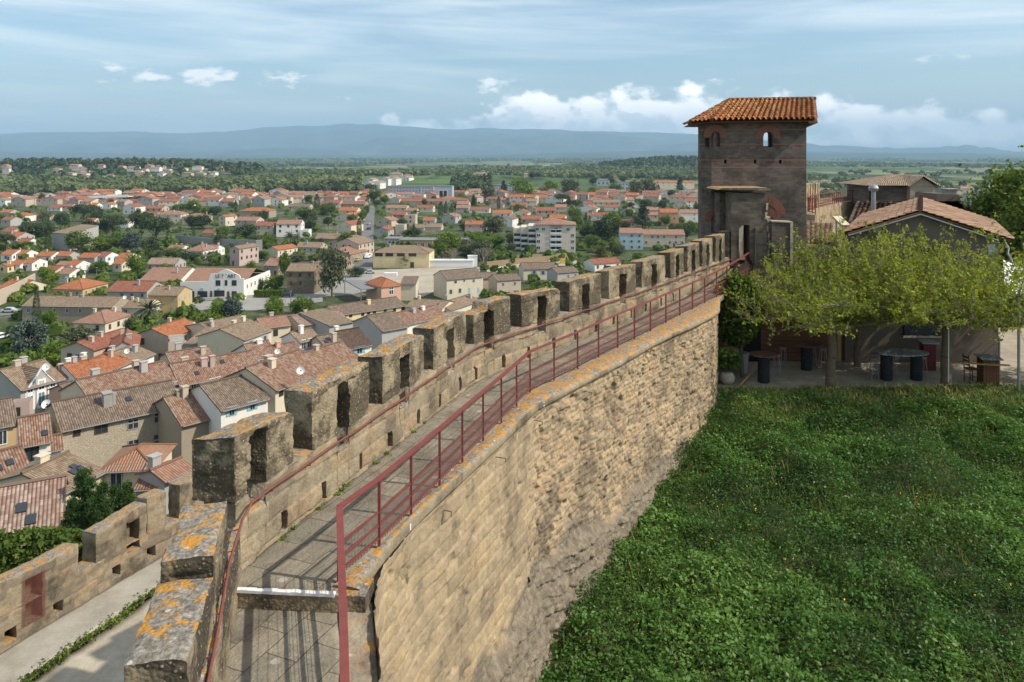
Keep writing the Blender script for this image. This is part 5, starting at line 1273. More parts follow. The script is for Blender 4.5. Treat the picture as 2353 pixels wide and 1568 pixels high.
# bamboo screen cabinet, planters
p0_, p1_ = Z9(150, 0, 37.6).x, Z9(243, 0, 37.6).x
e = empty('bamboo_screen', (p0_, 37.6, ZG), rad(-6), 'tall bamboo screen cabinet against the rampart end', 'screen'); w_ = p1_ - p0_
mb = MB()
for k in range(16): mb.tube((k * w_ / 15, 0, 0), (k * w_ / 15, 0, 2.75), .028, n=6)
for k in range(10): mb.tube((w_, k * .06, 0), (w_, k * .06, 2.75), .028, n=6)
mb.build('bamboo_canes', M['bamboo'], e)
mb = MB(); [mb.bar((0, -.04, z_), (w_, -.04, z_), .03, .05) for z_ in (.5, 1.2, 1.9, 2.6)]; mb.box(-.02, w_ + .03, -.03, .6, 2.72, 2.78); mb.build('cross_rail', M['wood'], e)
p = Z9(280, 1080, 37.0)
e = empty('stone_planter', (p.x, 37.2, ZG), 0, 'pale square stone planter beside the bamboo screen', 'planter')
mb = MB(); mb.lathe([(.32, 0), (.38, .85), (.43, .85), (.43, .97), (.36, .97), (.34, .9)], n=4, caps=True); mb.build('pot', M['concrete'], e)
def leafball(C0, rad3, n, size, rg_, shell=0.5):
    d = rg_.normal(size=(n, 3)); d /= np.linalg.norm(d, axis=1)[:, None]; r_ = rg_.uniform(0, 1, n) ** (1 / 3) * (1 - shell) + shell * rg_.uniform(.8, 1.0, n)
    return np.array(C0) + d * r_[:, None] * np.array(rad3)
p = Z9(165, 1220, 35.4)
e = empty('potted_plant', (p.x, 35.3, ZG), 0, 'leafy plant in a round white pot at the foot of the rampart', 'plant')
mb = MB(); mb.lathe([(.20, 0), (.31, .15), (.35, .34), (.30, .50), (.26, .55)], n=20); mb.build('pot', M['pale_stone'], e, smooth=True)
V, Fq, T = leafquads(np.vstack([leafball((.3 * math.sin(k * 2.1), .25 * math.cos(k * 2.1), .85 + .12 * k), (.34, .3, .24), 110, .1, rg) for k in range(6)]), .13, rg, 1.8, .4); link('leaves', npmesh('leaves', V, Fq, M['deci'], {'tint': T}), e)
# white ribbed awning and its post, wire fence at the right end
a_, b_, c_, d_ = P8(2140, 1095, 37.5), P8(2500, 1240, 37.5), P8(2560, 1560, 33.5), P8(2160, 1400, 33.5)
e = empty('white_awning', a_, 0, 'white ribbed metal awning sloping at the right edge behind the branches', 'awning')
mb = MB(); n_ = 12
for k in range(n_):
    t0_, t1_ = k / n_, (k + .86) / n_; mb.face([a_.lerp(d_, t0_), d_.lerp(a_, 1 - t1_), c_.lerp(b_, 1 - t1_), b_.lerp(c_, t0_)]); mb.face([a_.lerp(d_, t1_) - Vector((0, 0, .04)), d_.lerp(a_, 1 - (k + 1) / n_) - Vector((0, 0, .04)), b_.lerp(c_, (k + 1) / n_) - Vector((0, 0, .04)), b_.lerp(c_, t1_) - Vector((0, 0, .04))])
mb.build('ribbed_sheet', M['white_paint'], e).location = -a_
mb = MB(); mb.tube(d_ + Vector((.6, 0, 0)), (d_.x + .6, d_.y, ZG), .06, n=8); mb.tube(Z9(2170, 900, 35.8), Z9(2170, 1250, 35.8), .05, n=8); mb.build('post', M['metalgrey'], e).location = -a_
e = empty('wire_fence', (24, 35, ZG), 0, 'thin wire mesh fence at the right end of the terrace', 'fence')
mb = MB()
for k in range(9): mb.tube((0.2 + k * .32, .3, 0), (0.45 + k * .32, .3, 2.4), .010, n=4)
for k in range(6): mb.tube((0, .3, .2 + k * .4), (3.2, .3, .2 + k * .4), .008, n=4)
mb.build('wires', M['metalgrey'], e)
mb = MB(); pr = [(.0, 0)]; e = empty('boulder', (22.9 + .9, 34.7, ZG), 0, 'grey boulder at the right end of the terrace lip', 'rock')
n = 24; U, W_ = np.meshgrid(np.linspace(0, 2 * math.pi, n), np.linspace(0.01, math.pi - .01, 14), indexing='ij'); D = np.stack([np.cos(U) * np.sin(W_), np.sin(U) * np.sin(W_), np.cos(W_)], -1).reshape(-1, 3)
r_ = 1 + .35 * fbm(D * 1.6, 3, 3); V = D * r_[:, None] * np.array([.55, .4, .42]) + np.array([0, 0, .25]); link('stone', npmesh('stone', V, grid_faces(n, 14, 0, False), M['rock'], {'tint': np.full(len(V), .5)}, smooth=True), e)

# ------------------------------------------------------------------ the two umbrella-trained trees
def grow_tree(x, y, zb, trunk_h, r_out, ztop, seed, label, az_pull=0.0, limbs=10, tr=0.22):
    rg_ = np.random.default_rng(seed); segs = []; Lf = []
    e = empty('umbrella_tree', (x, y, zb), 0, label, 'tree', 'umbrella trees on the terrace')
    tseg = []; p = np.array([0., 0., -.1]); k = 6
    for i in range(k):
        q = np.array([.05 * math.sin(i * 1.3 + seed), .04 * math.cos(i * 1.7), trunk_h * (i + 1) / k]); tseg.append((p, q, tr * (1.25 if i == 0 else 1.0 - .03 * i), tr * (1.0 - .03 * (i + 1)))); p = q
    head = p
    def twig(p, d, L, r, depth):
        n = max(2, int(L / .28)); q0 = p
        for i in range(n):
            d = d + rg_.normal(0, .13, 3) + np.array([0, 0, .05 if depth else .0]); d = d / np.linalg.norm(d); q1 = q0 + d * L / n
            segs.append((q0, q1, r * (1 - .8 * i / n), r * (1 - .8 * (i + 1) / n)))
            nl = 1
            for _ in range(nl):
                f_ = rg_.uniform(); c = q0 * (1 - f_) + q1 * f_
                for _ in range(rg_.integers(2, 6)): Lf.append(c + rg_.normal(0, .065, 3))
            if depth == 0 and rg_.uniform() < .7:
                dd = d + rg_.normal(0, .6, 3); dd /= np.linalg.norm(dd); twig(q1, dd, rg_.uniform(.35, .9), .010, 1)
            q0 = q1
    for k in range(limbs):
        a = 2 * math.pi * (k + rg_.uniform(-.3, .3)) / limbs; el_ = rg_.uniform(.05, .35); L = r_out * rg_.uniform(.75, 1.05); d = np.array([math.cos(a) * math.cos(el_), math.sin(a) * math.cos(el_) * .85, math.sin(el_)])
        n = 11; q0 = head.copy(); r = rg_.uniform(.075, .11)
        for i in range(n):
            d = d + rg_.normal(0, .13, 3); d[2] = d[2] * .85 + (.10 if i < 3 else -.015); d /= np.linalg.norm(d); q1 = q0 + d * L / n
            r1 = r * .86; segs.append((q0, q1, r, r1)); f_ = i / n
            room = (ztop - zb) - q1[2]; env = room * (1 - .55 * (np.hypot(q1[0], q1[1]) / r_out) ** 2)
            for _ in range(2 if i % 2 else 3):
                d2 = np.array([rg_.normal(0, .45) + math.cos(a) * .25, rg_.normal(0, .45) + math.sin(a) * .25, rg_.uniform(.35, 1.1)]); d2 /= np.linalg.norm(d2); twig(q1, d2, max(.5, env * rg_.uniform(.30, 1.0)), .020, 0)
            if i > 1:
                for s_ in (-1, 1):
                    d2 = np.array([-math.sin(a) * s_, math.cos(a) * s_, rg_.uniform(.0, .45)]) + d * .7; d2 /= np.linalg.norm(d2); twig(q1, d2, rg_.uniform(.6, 1.7), .022, 0) if rg_.uniform() < .75 else None
                if rg_.uniform() < .6: twig(q1, np.array([d[0], d[1], -.2]), rg_.uniform(.3, .6), .012, 1)
            q0 = q1; r = r1
    V, Fq = segs_mesh(tseg, 12); link('trunk', npmesh('trunk', V, Fq, M['bark'], smooth=True), e)
    V, Fq = segs_mesh(segs, 4); link('branches', npmesh('branches', V, Fq, M['palebark'], smooth=True), e)
    C = np.array(Lf); V, Fq, T = leafquads(C, .092, rg_, 1.35, .4, 0.5 + .28 * fbm(C * .8, 2, seed) + rg_.normal(0, .2, len(C)))
    link('crown', npmesh('crown', V, Fq, M['mulberry'], {'tint': T}), e)
    return len(C)
nA = grow_tree(14.5, 34.85, ZG, 2.75, 4.9, -4.3, 4, 'broad umbrella tree in fresh yellow-green leaf standing between the small tables and the oval table')
nB = grow_tree(19.75, 34.95, ZG, 2.75, 5.4, -2.5, 9, 'tall umbrella tree in fresh yellow-green leaf right of the oval table')
nC = grow_tree(17.2, 38.2, ZG, 2.9, 4.2, -2.7, 17, 'umbrella tree behind the oval table, its crown merging with its neighbours', tr=0.15)
nD = grow_tree(24.6, 35.6, ZG, 2.7, 3.4, -5.0, 23, 'smaller umbrella tree cut by the right edge', tr=0.15)
print('leaves', nA, nB, nC, nD)
e = empty('fig_bush', (10.9, 36.3, ZG), 0, 'dark green leafy shrub at the end of the rampart walkway', 'shrub')
Cs = leafball((-.3, 0, 3.2), (1.25, 1.1, 1.75), 9000, .1, rg, .35); Cs = Cs[fbm(Cs * 1.3, 3, 5) > -.22]
V, Fq, T = leafquads(Cs, .13, rg, 1.4, .5); link('foliage', npmesh('foliage', V, Fq, M['fig'], {'tint': T}), e)
sg = [((0, 0, 0), (-.1, 0, 2.2), .09, .06)] + [((-.1, 0, 1.6 + .2 * k), (-.2 + math.cos(k * 1.7) * 1.0, math.sin(k * 1.7) * .9, 3.0 + .25 * k), .05, .015) for k in range(7)]
V, Fq = segs_mesh(sg, 6); link('stems', npmesh('stems', V, Fq, M['bark']), e)
e = empty('ivy_mass', (-19, 30.5, -20), 0, 'leafy ivy mass rising behind the leftmost merlon of the lower rampart', 'ivy')
Cs = leafball((0, 0, 3.7), (4.2, 1.2, 1.5), 9000, .1, rg, .5); Cs = Cs[fbm(Cs * 1.1, 3, 5) > -.3]; V, Fq, T = leafquads(Cs, .17, rg, 1.4, .5); link('foliage', npmesh('foliage', V, Fq, M['deci'], {'tint': T}), e)
sg = [((k * .8 - 2.8, 0, -1), (k * .8 - 2.6, .2, 3.4), .06, .03) for k in range(8)]; V, Fq = segs_mesh(sg, 6); link('stems', npmesh('stems', V, Fq, M['bark']), e)
# ------------------------------------------------------------------ land below the ramparts
def gz(X, Y):
    X = np.asarray(X, float); Y = np.asarray(Y, float)
    r = np.hypot(X - 5, Y - 30)
    z = np.interp(r, [0, 24, 34, 50, 75, 110, 160, 220, 300, 1000, 3000, 9000, 16000], [-17.6, -18, -24, -32.5, -37.5, -41.5, -45.5, -48, -48.5, -49, -50, -56, -70])
    z = z + 26 * np.exp(-((X + 700) / 330) ** 2 - ((Y - 1560) / 170) ** 2) + 20 * np.exp(-((X + 1050) / 260) ** 2 - ((Y - 1480) / 170) ** 2)
    z = z + 15 * np.exp(-((X + 70) / 210) ** 2 - ((Y - 1370) / 190) ** 2) + 30 * np.exp(-((X - 520) / 260) ** 2 - ((Y - 2350) / 300) ** 2)
    return z
def ground_hit(px, py):
    a, b = 12.0, 15000.0
    d = np.geomspace(12, 15000, 700); dx_ = (px - CX) / FP; dz_ = (HY - py) / FP
    f = d * dz_ - gz(d * dx_, d); i = np.argmax(f < 0)
    if f[i] >= 0: return 15000.0
    if i == 0: return 12.0
    return float(d[i - 1] + (d[i] - d[i - 1]) * f[i - 1] / (f[i - 1] - f[i]))
def fieldground():
    m, t, b = newmat('patchwork_ground', 0.95, 0.1); p = wpos(t); x, y, z = t.xyz(p)
    r = t.m('SQRT', t.m('ADD', t.m('MULTIPLY', x, x), t.m('MULTIPLY', y, y)))
    q = t.comb(t.m('ADD', x, t.m('MULTIPLY', y, 0.2)), t.m('MULTIPLY', y, 0.75), 0.0)
    vc = t.xyz(t.voro(q, 0.0042, 'F1', 'Color')); vc2 = t.xyz(t.voro(q, 0.0016, 'F1', 'Color'))
    f = t.ramp(t.m('ADD', t.m('MULTIPLY', vc[0], .7), t.m('MULTIPLY', vc2[1], .3)), [(0.15, (0.05, 0.07, 0.03)), (0.35, (0.09, 0.14, 0.045)), (0.5, (0.14, 0.20, 0.06)), (0.62, (0.20, 0.22, 0.10)), (0.74, (0.27, 0.23, 0.15)), (0.85, (0.10, 0.15, 0.05)), (0.95, (0.36, 0.33, 0.20))])
    rows = t.noise(t.comb(t.m('MULTIPLY', x, 0.004), t.m('MULTIPLY', y, 0.002), 0.0), 3.0, 6, 0.7)
    f = t.mix(t.step(rows, 0.50, 0.60), f, (0.035, 0.05, 0.022))
    n = t.noise(p, 0.05, 5, 0.7); n2 = t.noise(p, 0.5, 4, 0.7)
    town = t.ramp(t.m('ADD', t.m('MULTIPLY', n, .6), t.m('MULTIPLY', n2, .4)), [(0.36, (0.03, 0.05, 0.015)), (0.48, (0.055, 0.08, 0.025)), (0.56, (0.12, 0.12, 0.07)), (0.66, (0.28, 0.25, 0.20))])
    t.put(b.inputs['Base Color'], t.mix(t.step(r, 950.0, 1300.0), town, f))
    return m
M['fields'] = fieldground()
yy = np.concatenate([np.linspace(-3000, 8, 12), np.linspace(14, 400, 60), np.geomspace(415, 26000, 110)])
xx = np.concatenate([-np.geomspace(26000, 300, 50), np.linspace(-290, 290, 80), np.geomspace(300, 26000, 50)])
X, Y = np.meshgrid(xx, yy, indexing='ij'); Z = gz(X, Y) + np.where(Y > 1500, 3.5 * fbm(P3(X / 500, Y / 500), 3, 8), 0)
o = link('ground', npmesh('ground', np.stack([X, Y, Z], -1).reshape(-1, 3), grid_faces(len(xx), len(yy), 0, True), M['fields'], smooth=True)); o['kind'] = 'structure'

# ------------------------------------------------------------------ trees of the town
def crown_mesh(name, kind, n, mat, seed):
    rg_ = np.random.default_rng(seed)
    if kind == 'round':
        k = 26; c = leafball((0, 0, .55), (.36, .36, .34), k, 0, rg_, .75); w_ = rg_.uniform(.09, .17, k)
        i = rg_.integers(0, k, n); C = c[i] + rg_.normal(size=(n, 3)) * w_[i][:, None] * .62; lf = .050
    elif kind == 'pine':
        k = 30; c = leafball((0, 0, .72), (.42, .42, .20), k, 0, rg_, .7); i = rg_.integers(0, k, n); C = c[i] + rg_.normal(size=(n, 3)) * np.array([.075, .075, .045]); lf = .042
    elif kind == 'layered':
        C = []
        for j in range(9):
            z_ = .12 + .095 * j; r_ = .48 * (1 - z_) ** .8
            for a in range(7):
                t_ = rg_.uniform(0, 6.28); L = r_ * rg_.uniform(.6, 1.0); m_ = n // 63
                u = rg_.uniform(0, 1, m_) ** .6; C.append(np.stack([np.cos(t_) * L * u, np.sin(t_) * L * u, z_ + .03 * u], -1) + rg_.normal(0, .028, (m_, 3)))
        C = np.vstack(C); n = len(C); lf = .042 if n < 5000 else .020
    elif kind == 'cypress':
        z_ = rg_.uniform(0.02, 1, n); r_ = .5 * np.sqrt(np.clip(np.sin(np.pi * np.clip(z_ * .92 + .08, 0, 1)), 0, 1)) * (1 - .35 * z_) * rg_.uniform(.75, 1.05, n); a = rg_.uniform(0, 6.28, n)
        C = np.stack([r_ * np.cos(a), r_ * np.sin(a), z_], -1); C[:, :2] += rg_.normal(0, .04, (n, 2)); lf = .05
    elif kind == 'poplars':
        C = leafball((0, 0, .5), (.5, .4, .46), n, 0, rg_, .4); C[:, :2] *= (1 + .12 * vnoise(C * 9, seed))[:, None]; lf = .035
    t_ = .5 + .30 * fbm(C * 5, 2, seed) + rg_.normal(0, .20, n)
    V, Fq, T = leafquads(C, lf, rg_, 1.35, .3, t_)
    if kind == 'cypress': pass
    return npmesh(name, V, Fq, mat, {'tint': T})
def trunk_mesh():
    sg = [((0, 0, -.05), (0, 0, .35), .035, .028), ((0, 0, .35), (.02, .01, .6), .028, .016)] + [((0, 0, .28 + .03 * k), (.22 * math.cos(k * 1.9), .22 * math.sin(k * 1.9), .50 + .03 * k), .016, .006) for k in range(7)]
    V, Fq = segs_mesh(sg, 6); return npmesh('trunk', V, Fq, M['bark'], smooth=True)
TRK = trunk_mesh()
CR = {'round': [crown_mesh('crown', 'round', 2600, M['deci'], s) for s in (1, 2, 3)], 'lime': [crown_mesh('crown', 'round', 2600, M['lime'], s) for s in (4, 5)], 'dark': [crown_mesh('crown', 'round', 2600, M['evergreen'], s) for s in (6, 7)],
      'pine': [crown_mesh('crown', 'pine', 2600, M['evergreen'], s) for s in (8, 9)], 'cypress': [crown_mesh('crown', 'cypress', 1500, M['evergreen'], s) for s in (10, 11)], 'cedar': [crown_mesh('crown', 'layered', 2600, M['cedar'], 12)], 'fir': [crown_mesh('crown', 'layered', 2800, M['evergreen'], 13)], 'firn': [crown_mesh('crown', 'layered', 16000, M['nearfir'], s) for s in (21, 22)],
      'olive': [crown_mesh('crown', 'round', 2200, M['olive'], s) for s in (14, 15)], 'blue': [crown_mesh('crown', 'round', 2600, M['cedar'], 16)], 'purple': [crown_mesh('crown', 'round', 1800, M['purple'], 17)]}
def bare_mesh():
    rg_ = np.random.default_rng(3); sg = []
    def br(p, d, L, r, dep):
        q = p + d * L; sg.append((p, q, r, r * .6))
        if dep == 0: return
        for _ in range(3): d2 = d + rg_.normal(0, .45, 3); d2[2] = abs(d2[2]) * .8 + .1; d2 /= np.linalg.norm(d2); br(q, d2, L * .72, r * .6, dep - 1)
    for k in range(4): br(np.zeros(3), np.array([math.cos(k * 1.6) * .5, math.sin(k * 1.6) * .5, .9]) / 1.05, .3, .022, 4)
    V, Fq = segs_mesh(sg, 4); return npmesh('branches', V, Fq, M['palebark'])
BARE = bare_mesh()
def palm_mesh():
    rg_ = np.random.default_rng(2); V = []; F_ = []; T = []
    for k in range(60):
        a = rg_.uniform(0, 6.28); el0 = rg_.uniform(-.5, 1.35); p = np.array([0, 0, .62]); L = .5; d = np.array([math.cos(a) * math.cos(el0), math.sin(a) * math.cos(el0), math.sin(el0)]); s_ = np.array([-math.sin(a), math.cos(a), 0])
        for j in range(7):
            q = p + d * L / 7; d = d + np.array([0, 0, -.17]); d /= np.linalg.norm(d); w_ = .035 * (1 - abs(j - 3) / 5)
            for sg_ in (-1, 1):
                b = len(V); V += [p, p + s_ * sg_ * w_ - np.array([0, 0, .025]), q + s_ * sg_ * w_ - np.array([0, 0, .03]), q]; F_.append((b, b + 1, b + 2, b + 3)); T += [rg_.uniform(.1, .9)] * 4
            p = q
    return npmesh('crown', np.array(V), np.array(F_), M['olive'], {'tint': np.array(T)})
PALM = palm_mesh()
def palmtrunk():
    mb = MB(); mb.lathe([(.05, 0), (.04, .1), (.042, .55), (.07, .6), (.05, .66)], n=10); return mb.mesh('trunk', M['bark'])
PTRK = palmtrunk()
TREES = []
KINDNAME = {'round': ('leafy_tree', 'leafy green tree'), 'lime': ('leafy_tree', 'bright spring-green tree'), 'dark': ('evergreen_tree', 'dark evergreen tree'), 'pine': ('umbrella_pine', 'dark umbrella pine'), 'cypress': ('cypress', 'slim dark cypress'),
            'cedar': ('cedar', 'tiered blue-grey cedar'), 'fir': ('conifer', 'dark tiered conifer'), 'firn': ('conifer', 'dense dark conifer'), 'olive': ('olive_tree', 'grey-green tree'), 'blue': ('blue_grey_tree', 'blue-grey bushy tree'), 'purple': ('purple_tree', 'purple-leaved tree'), 'palm': ('palm_tree', 'feathery palm tree'), 'bare': ('bare_tree', 'bare pale-branched tree')}
def tree(kind, X, Y, w_, h_, z=None, label=None, rz=None):
    z = float(gz(X, Y)) if z is None else z
    nm, words = KINDNAME[kind]; e = empty(nm, (X, Y, z - .1), R.uniform(0, 6.28) if rz is None else rz, label, 'tree', 'trees of the lower town')
    if kind == 'palm': link('crown', PALM, e, scale=(w_, w_, h_)); link('trunk', PTRK, e, scale=(w_, w_, h_))
    elif kind == 'bare': link('branches', BARE, e, scale=(w_, w_, h_))
    else:
        cr = R.choice(CR[kind]); link('crown', cr, e, scale=(w_, w_, h_)); link('trunk', TRK, e, scale=(w_ if kind != 'cypress' else w_ * 2, w_ if kind != 'cypress' else w_ * 2, h_ * (.7 if kind == 'cypress' else 1)))
    TREES.append((e, words, w_, h_, label)); return e
def tree_px(kind, zone, x, yb, wpx, hpx, label=None):
    px, py = dp(zone, x, yb); s_ = ZO[zone][2]; Y = ground_hit(px, py); k = Y / FP / s_
    return tree(kind, (px - CX) / FP * Y, Y + wpx * k * .4, wpx * k * 1.2, hpx * k * 1.12, None, label)

# ------------------------------------------------------------------ houses
def window_mesh(style):
    """unit window, 1 wide and 1 high, standing proud of the wall with a frame, panes and optional shutters"""
    mb = MB(); kind, colr = style
    mb.cur = 0
    if kind == 'closed':
        mb.cur = 1; mb.box(-.5, -.01, -.05, 0, 0, 1); mb.box(.01, .5, -.05, 0, 0, 1)
        for k in range(5): mb.box(-.47, -.04, -.06, -.05, .06 + k * .19, .16 + k * .19); mb.box(.04, .47, -.06, -.05, .06 + k * .19, .16 + k * .19)
    else:
        mb.box(-.5, .5, -.015, 0, 0, 1); mb.cur = 1
        for a, b, c, d in ((-.5, -.42, 0, 1), (.42, .5, 0, 1), (-.42, .42, 0, .07), (-.42, .42, .93, 1), (-.035, .035, .07, .93)): mb.box(a, b, -.06, -.015, c, d)
        if kind == 'cross': mb.box(-.42, .42, -.06, -.015, .58, .68)
        if kind == 'trim':
            mb.cur = 1; mb.box(-.72, -.5, -.05, 0, -.12, 1.12); mb.box(.5, .72, -.05, 0, -.12, 1.12); mb.box(-.5, .5, -.05, 0, 1.0, 1.12); mb.box(-.5, .5, -.07, 0, -.12, 0)
    return mb.mesh('window', [M['glass'], M[colr], M[colr if kind != 'open' else 'shutwhite' if colr == 'brownwood' else colr]])
WM = {}
SHM = {}
def addwin(e, kind, colr, loc, rz=0.0, scale=(1, 1, 1)):
    o = link('window', wmesh(kind, colr), e, loc=loc, rz=rz, scale=scale)
    if kind == 'open':
        if colr not in SHM: mb = MB(); mb.box(-.25, .25, -.05, 0, 0, 1); [mb.box(-.21, .21, -.06, -.05, .06 + k * .19, .16 + k * .19) for k in range(5)]; SHM[colr] = mb.mesh('shutter', M['shutwhite' if colr == 'brownwood' else colr])
        link('shutter', SHM[colr], o, loc=(-.77, 0, 0)); link('shutter', SHM[colr], o, loc=(.77, 0, 0))
    return o
def wmesh(kind, colr):
    if (kind, colr) not in WM: WM[(kind, colr)] = window_mesh((kind, colr))
    return WM[(kind, colr)]
HOUSES = []
def house(Lp, Rp, ze, d, rise, kind='gs', rc='red', wc='cream', zb=None, wins='auto', chim=1, ridge=0.5, label=None, name='house', cat='house', shut=None, seed=None, floors=None, over=0.35, group='houses of the lower town', vents=0, sides=True, pwin=(), maxw=14):
    """Lp, Rp: eave ends of the facade turned to the lens (plan), ze: eave height, d: depth, rise: ridge above eave"""
    rr = random.Random(seed if seed is not None else int(abs(Lp[0] * 13 + Lp[1] * 7)))
    Lp = Vector((Lp[0], Lp[1], 0)); Rp = Vector((Rp[0], Rp[1], 0)); w_ = (Rp - Lp).length; ang = math.atan2(Rp.y - Lp.y, Rp.x - Lp.x)
    mid = (Lp + Rp) / 2; g = float(gz(mid.x, mid.y)); zb = min(g, ze - 2.5) if zb is None else zb
    e = empty(name, (mid.x, mid.y, zb), ang, label, cat, group)
    h = ze - zb; hw = w_ / 2; y0, y1 = 0.0, d; ym = d * ridge; H1 = h + rise; B = -1.5
    mb = MB(); q = mb.face; uv4 = [(0, 0), (3, 0), (3, 3), (0, 3)]
    if kind in ('gs', 'shed', 'saw'):
        tr = (ym, H1)
        q([(-hw, 0, B), (hw, 0, B), (hw, 0, h), (-hw, 0, h)])
        zb1 = h if kind == 'gs' else H1
        q([(hw, d, B), (-hw, d, B), (-hw, d, zb1), (hw, d, zb1)])
        if kind == 'gs':
            q([(hw, 0, B), (hw, d, B), (hw, d, h), (hw, ym, H1 - .04), (hw, 0, h)]); q([(-hw, d, B), (-hw, 0, B), (-hw, 0, h), (-hw, ym, H1 - .04), (-hw, d, h)])
        else:
            q([(hw, 0, B), (hw, d, B), (hw, d, H1 - .04), (hw, 0, h)]); q([(-hw, d, B), (-hw, 0, B), (-hw, 0, h), (-hw, d, H1 - .04)])
    elif kind == 'gf':
        q([(-hw, 0, B), (hw, 0, B), (hw, 0, h), (0, 0, H1 - .04), (-hw, 0, h)]); q([(hw, d, B), (-hw, d, B), (-hw, d, h), (0, d, H1 - .04), (hw, d, h)])
        q([(hw, 0, B), (hw, d, B), (hw, d, h), (hw, 0, h)]); q([(-hw, d, B), (-hw, 0, B), (-hw, 0, h), (-hw, d, h)])
    else:
        hp = h + (.45 if kind == 'flat' else 0)
        q([(-hw, 0, B), (hw, 0, B), (hw, 0, hp), (-hw, 0, hp)]); q([(hw, 0, B), (hw, d, B), (hw, d, hp), (hw, 0, hp)]); q([(hw, d, B), (-hw, d, B), (-hw, d, hp), (hw, d, hp)]); q([(-hw, d, B), (-hw, 0, B), (-hw, 0, hp), (-hw, d, hp)])
    mb.build('wall', M['w_' + wc], e)
    mb = MB(); ov = over; s1 = rise / max(ym, .1); s2 = rise / max(d - ym, .1); og = .18
    rm = M['t_' + rc] if rc in TC else M[rc]
    if kind == 'gs':
        slab_roof(mb, [(-hw - og, -ov, h - s1 * ov), (hw + og, -ov, h - s1 * ov), (hw + og, ym, H1), (-hw - og, ym, H1)]); slab_roof(mb, [(hw + og, d + ov, h - s2 * ov), (-hw - og, d + ov, h - s2 * ov), (-hw - og, ym, H1), (hw + og, ym, H1)])
        mb.tube((-hw - og, ym, H1 + .03), (hw + og, ym, H1 + .03), .13, n=6)
    elif kind == 'shed': s_ = rise / d; slab_roof(mb, [(-hw - og, -ov, h - s_ * ov), (hw + og, -ov, h - s_ * ov), (hw + og, d + .1, H1 + s_ * .1), (-hw - og, d + .1, H1 + s_ * .1)])
    elif kind == 'gf':
        s_ = rise / hw; slab_roof(mb, [(hw + ov, -og, h - s_ * ov), (hw + ov, d + og, h - s_ * ov), (0, d + og, H1), (0, -og, H1)]); slab_roof(mb, [(-hw - ov, d + og, h - s_ * ov), (-hw - ov, -og, h - s_ * ov), (0, -og, H1), (0, d + og, H1)])
        mb.tube((0, -og, H1 + .03), (0, d + og, H1 + .03), .13, n=6)
    elif kind == 'hip':
        a = hw + ov; b0, b1 = -ov, d + ov; hh = h - .1; k = min(a, d / 2 + ov)
        if a >= d / 2: r0, r1 = (-a + k, d / 2, H1), (a - k, d / 2, H1)
        else: r0, r1 = (0, b0 + a, H1), (0, b1 - a, H1)
        c = [(-a, b0, hh), (a, b0, hh), (a, b1, hh), (-a, b1, hh)]
        def fc(pts, e0, e1):
            e0, e1 = Vector(e0), Vector(e1); u = (e1 - e0).normalized(); uv = []
            for p in pts: v = Vector(p) - e0; t_ = v.dot(u); uv.append((t_, (v - u * t_).length))
            mb.face(pts, uv)
        if a >= d / 2: fc([c[0], c[1], r1, r0], c[0], c[1]); fc([c[1], c[2], r1], c[1], c[2]); fc([c[2], c[3], r0, r1], c[2], c[3]); fc([c[3], c[0], r0], c[3], c[0])
        else: fc([c[0], c[1], r0], c[0], c[1]); fc([c[1], c[2], r1, r0], c[1], c[2]); fc([c[2], c[3], r1], c[2], c[3]); fc([c[3], c[0], r0, r1], c[3], c[0])
        mb.face([(p[0], p[1], p[2] - .01) for p in c][::-1], [(0, 0)] * 4); 
        for p_, q_ in ((r0, r1), (c[0], r0), (c[1], r1 if a >= d / 2 else r0), (c[2], r1), (c[3], r0 if a >= d / 2 else r1)):
            if (Vector(p_) - Vector(q_)).length > .2: mb.tube(p_, q_, .11, n=5)
    else:
        mb.face([(-hw + .2, .2, h), (hw - .2, .2, h), (hw - .2, d - .2, h), (-hw + .2, d - .2, h)], uv4)
    roof = mb.build('roof', rm, e)
    # a gutter and eave board cast the line under the tiles
    if mid.y < 260 and kind != 'flat':
        mb = MB(); mb.tube((-hw, -ov - .06, h - (s1 * ov if kind == 'gs' else .12) - .05), (hw, -ov - .06, h - (s1 * ov if kind == 'gs' else .12) - .05), .07, n=6); mb.build('gutter', M['greyroof'], e) if kind in ('gs', 'shed', 'hip') else None
    for c in range(chim):
        cx_ = rr.uniform(-.8, .8) * hw; cy = ym + rr.uniform(-.25, .25) * d
        if kind == 'gf': cx_, cy = rr.uniform(-.5, .5) * hw, rr.uniform(.2, .8) * d
        zc = h + rise * (.25 if kind != 'flat' else 0); cw = rr.uniform(.28, .45)
        mb = MB(); top = H1 + rr.uniform(.3, .9); mb.box(cx_ - cw, cx_ + cw, cy - .3, cy + .3, zc, top); mb.box(cx_ - cw - .08, cx_ + cw + .08, cy - .38, cy + .38, top, top + .1)
        mb.build('chimney', M['w_' + rr.choice(['beige', 'grey', wc])], roof)
    for v in range(vents):
        vx, vf = rr.uniform(-.7, .7) * hw, rr.uniform(.25, .7); s_ = math.atan2(rise, ym); 
        mb = MB(); mb.box(-.27, .27, -.35, .35, 0, .1, Matrix.Translation((vx, ym * vf, h + rise * vf + .02)) @ Matrix.Rotation(s_, 4, 'X')); mb.build('skylight', M['glass'], roof)
    sty = shut or rr.choice([('glass', 'shutwhite'), ('glass', 'brownwood'), ('closed', 'brownwood'), ('open', 'lightblue'), ('open', 'greyblue'), ('glass', 'shutwhite'), ('closed', 'greyblue')])
    nw = 0
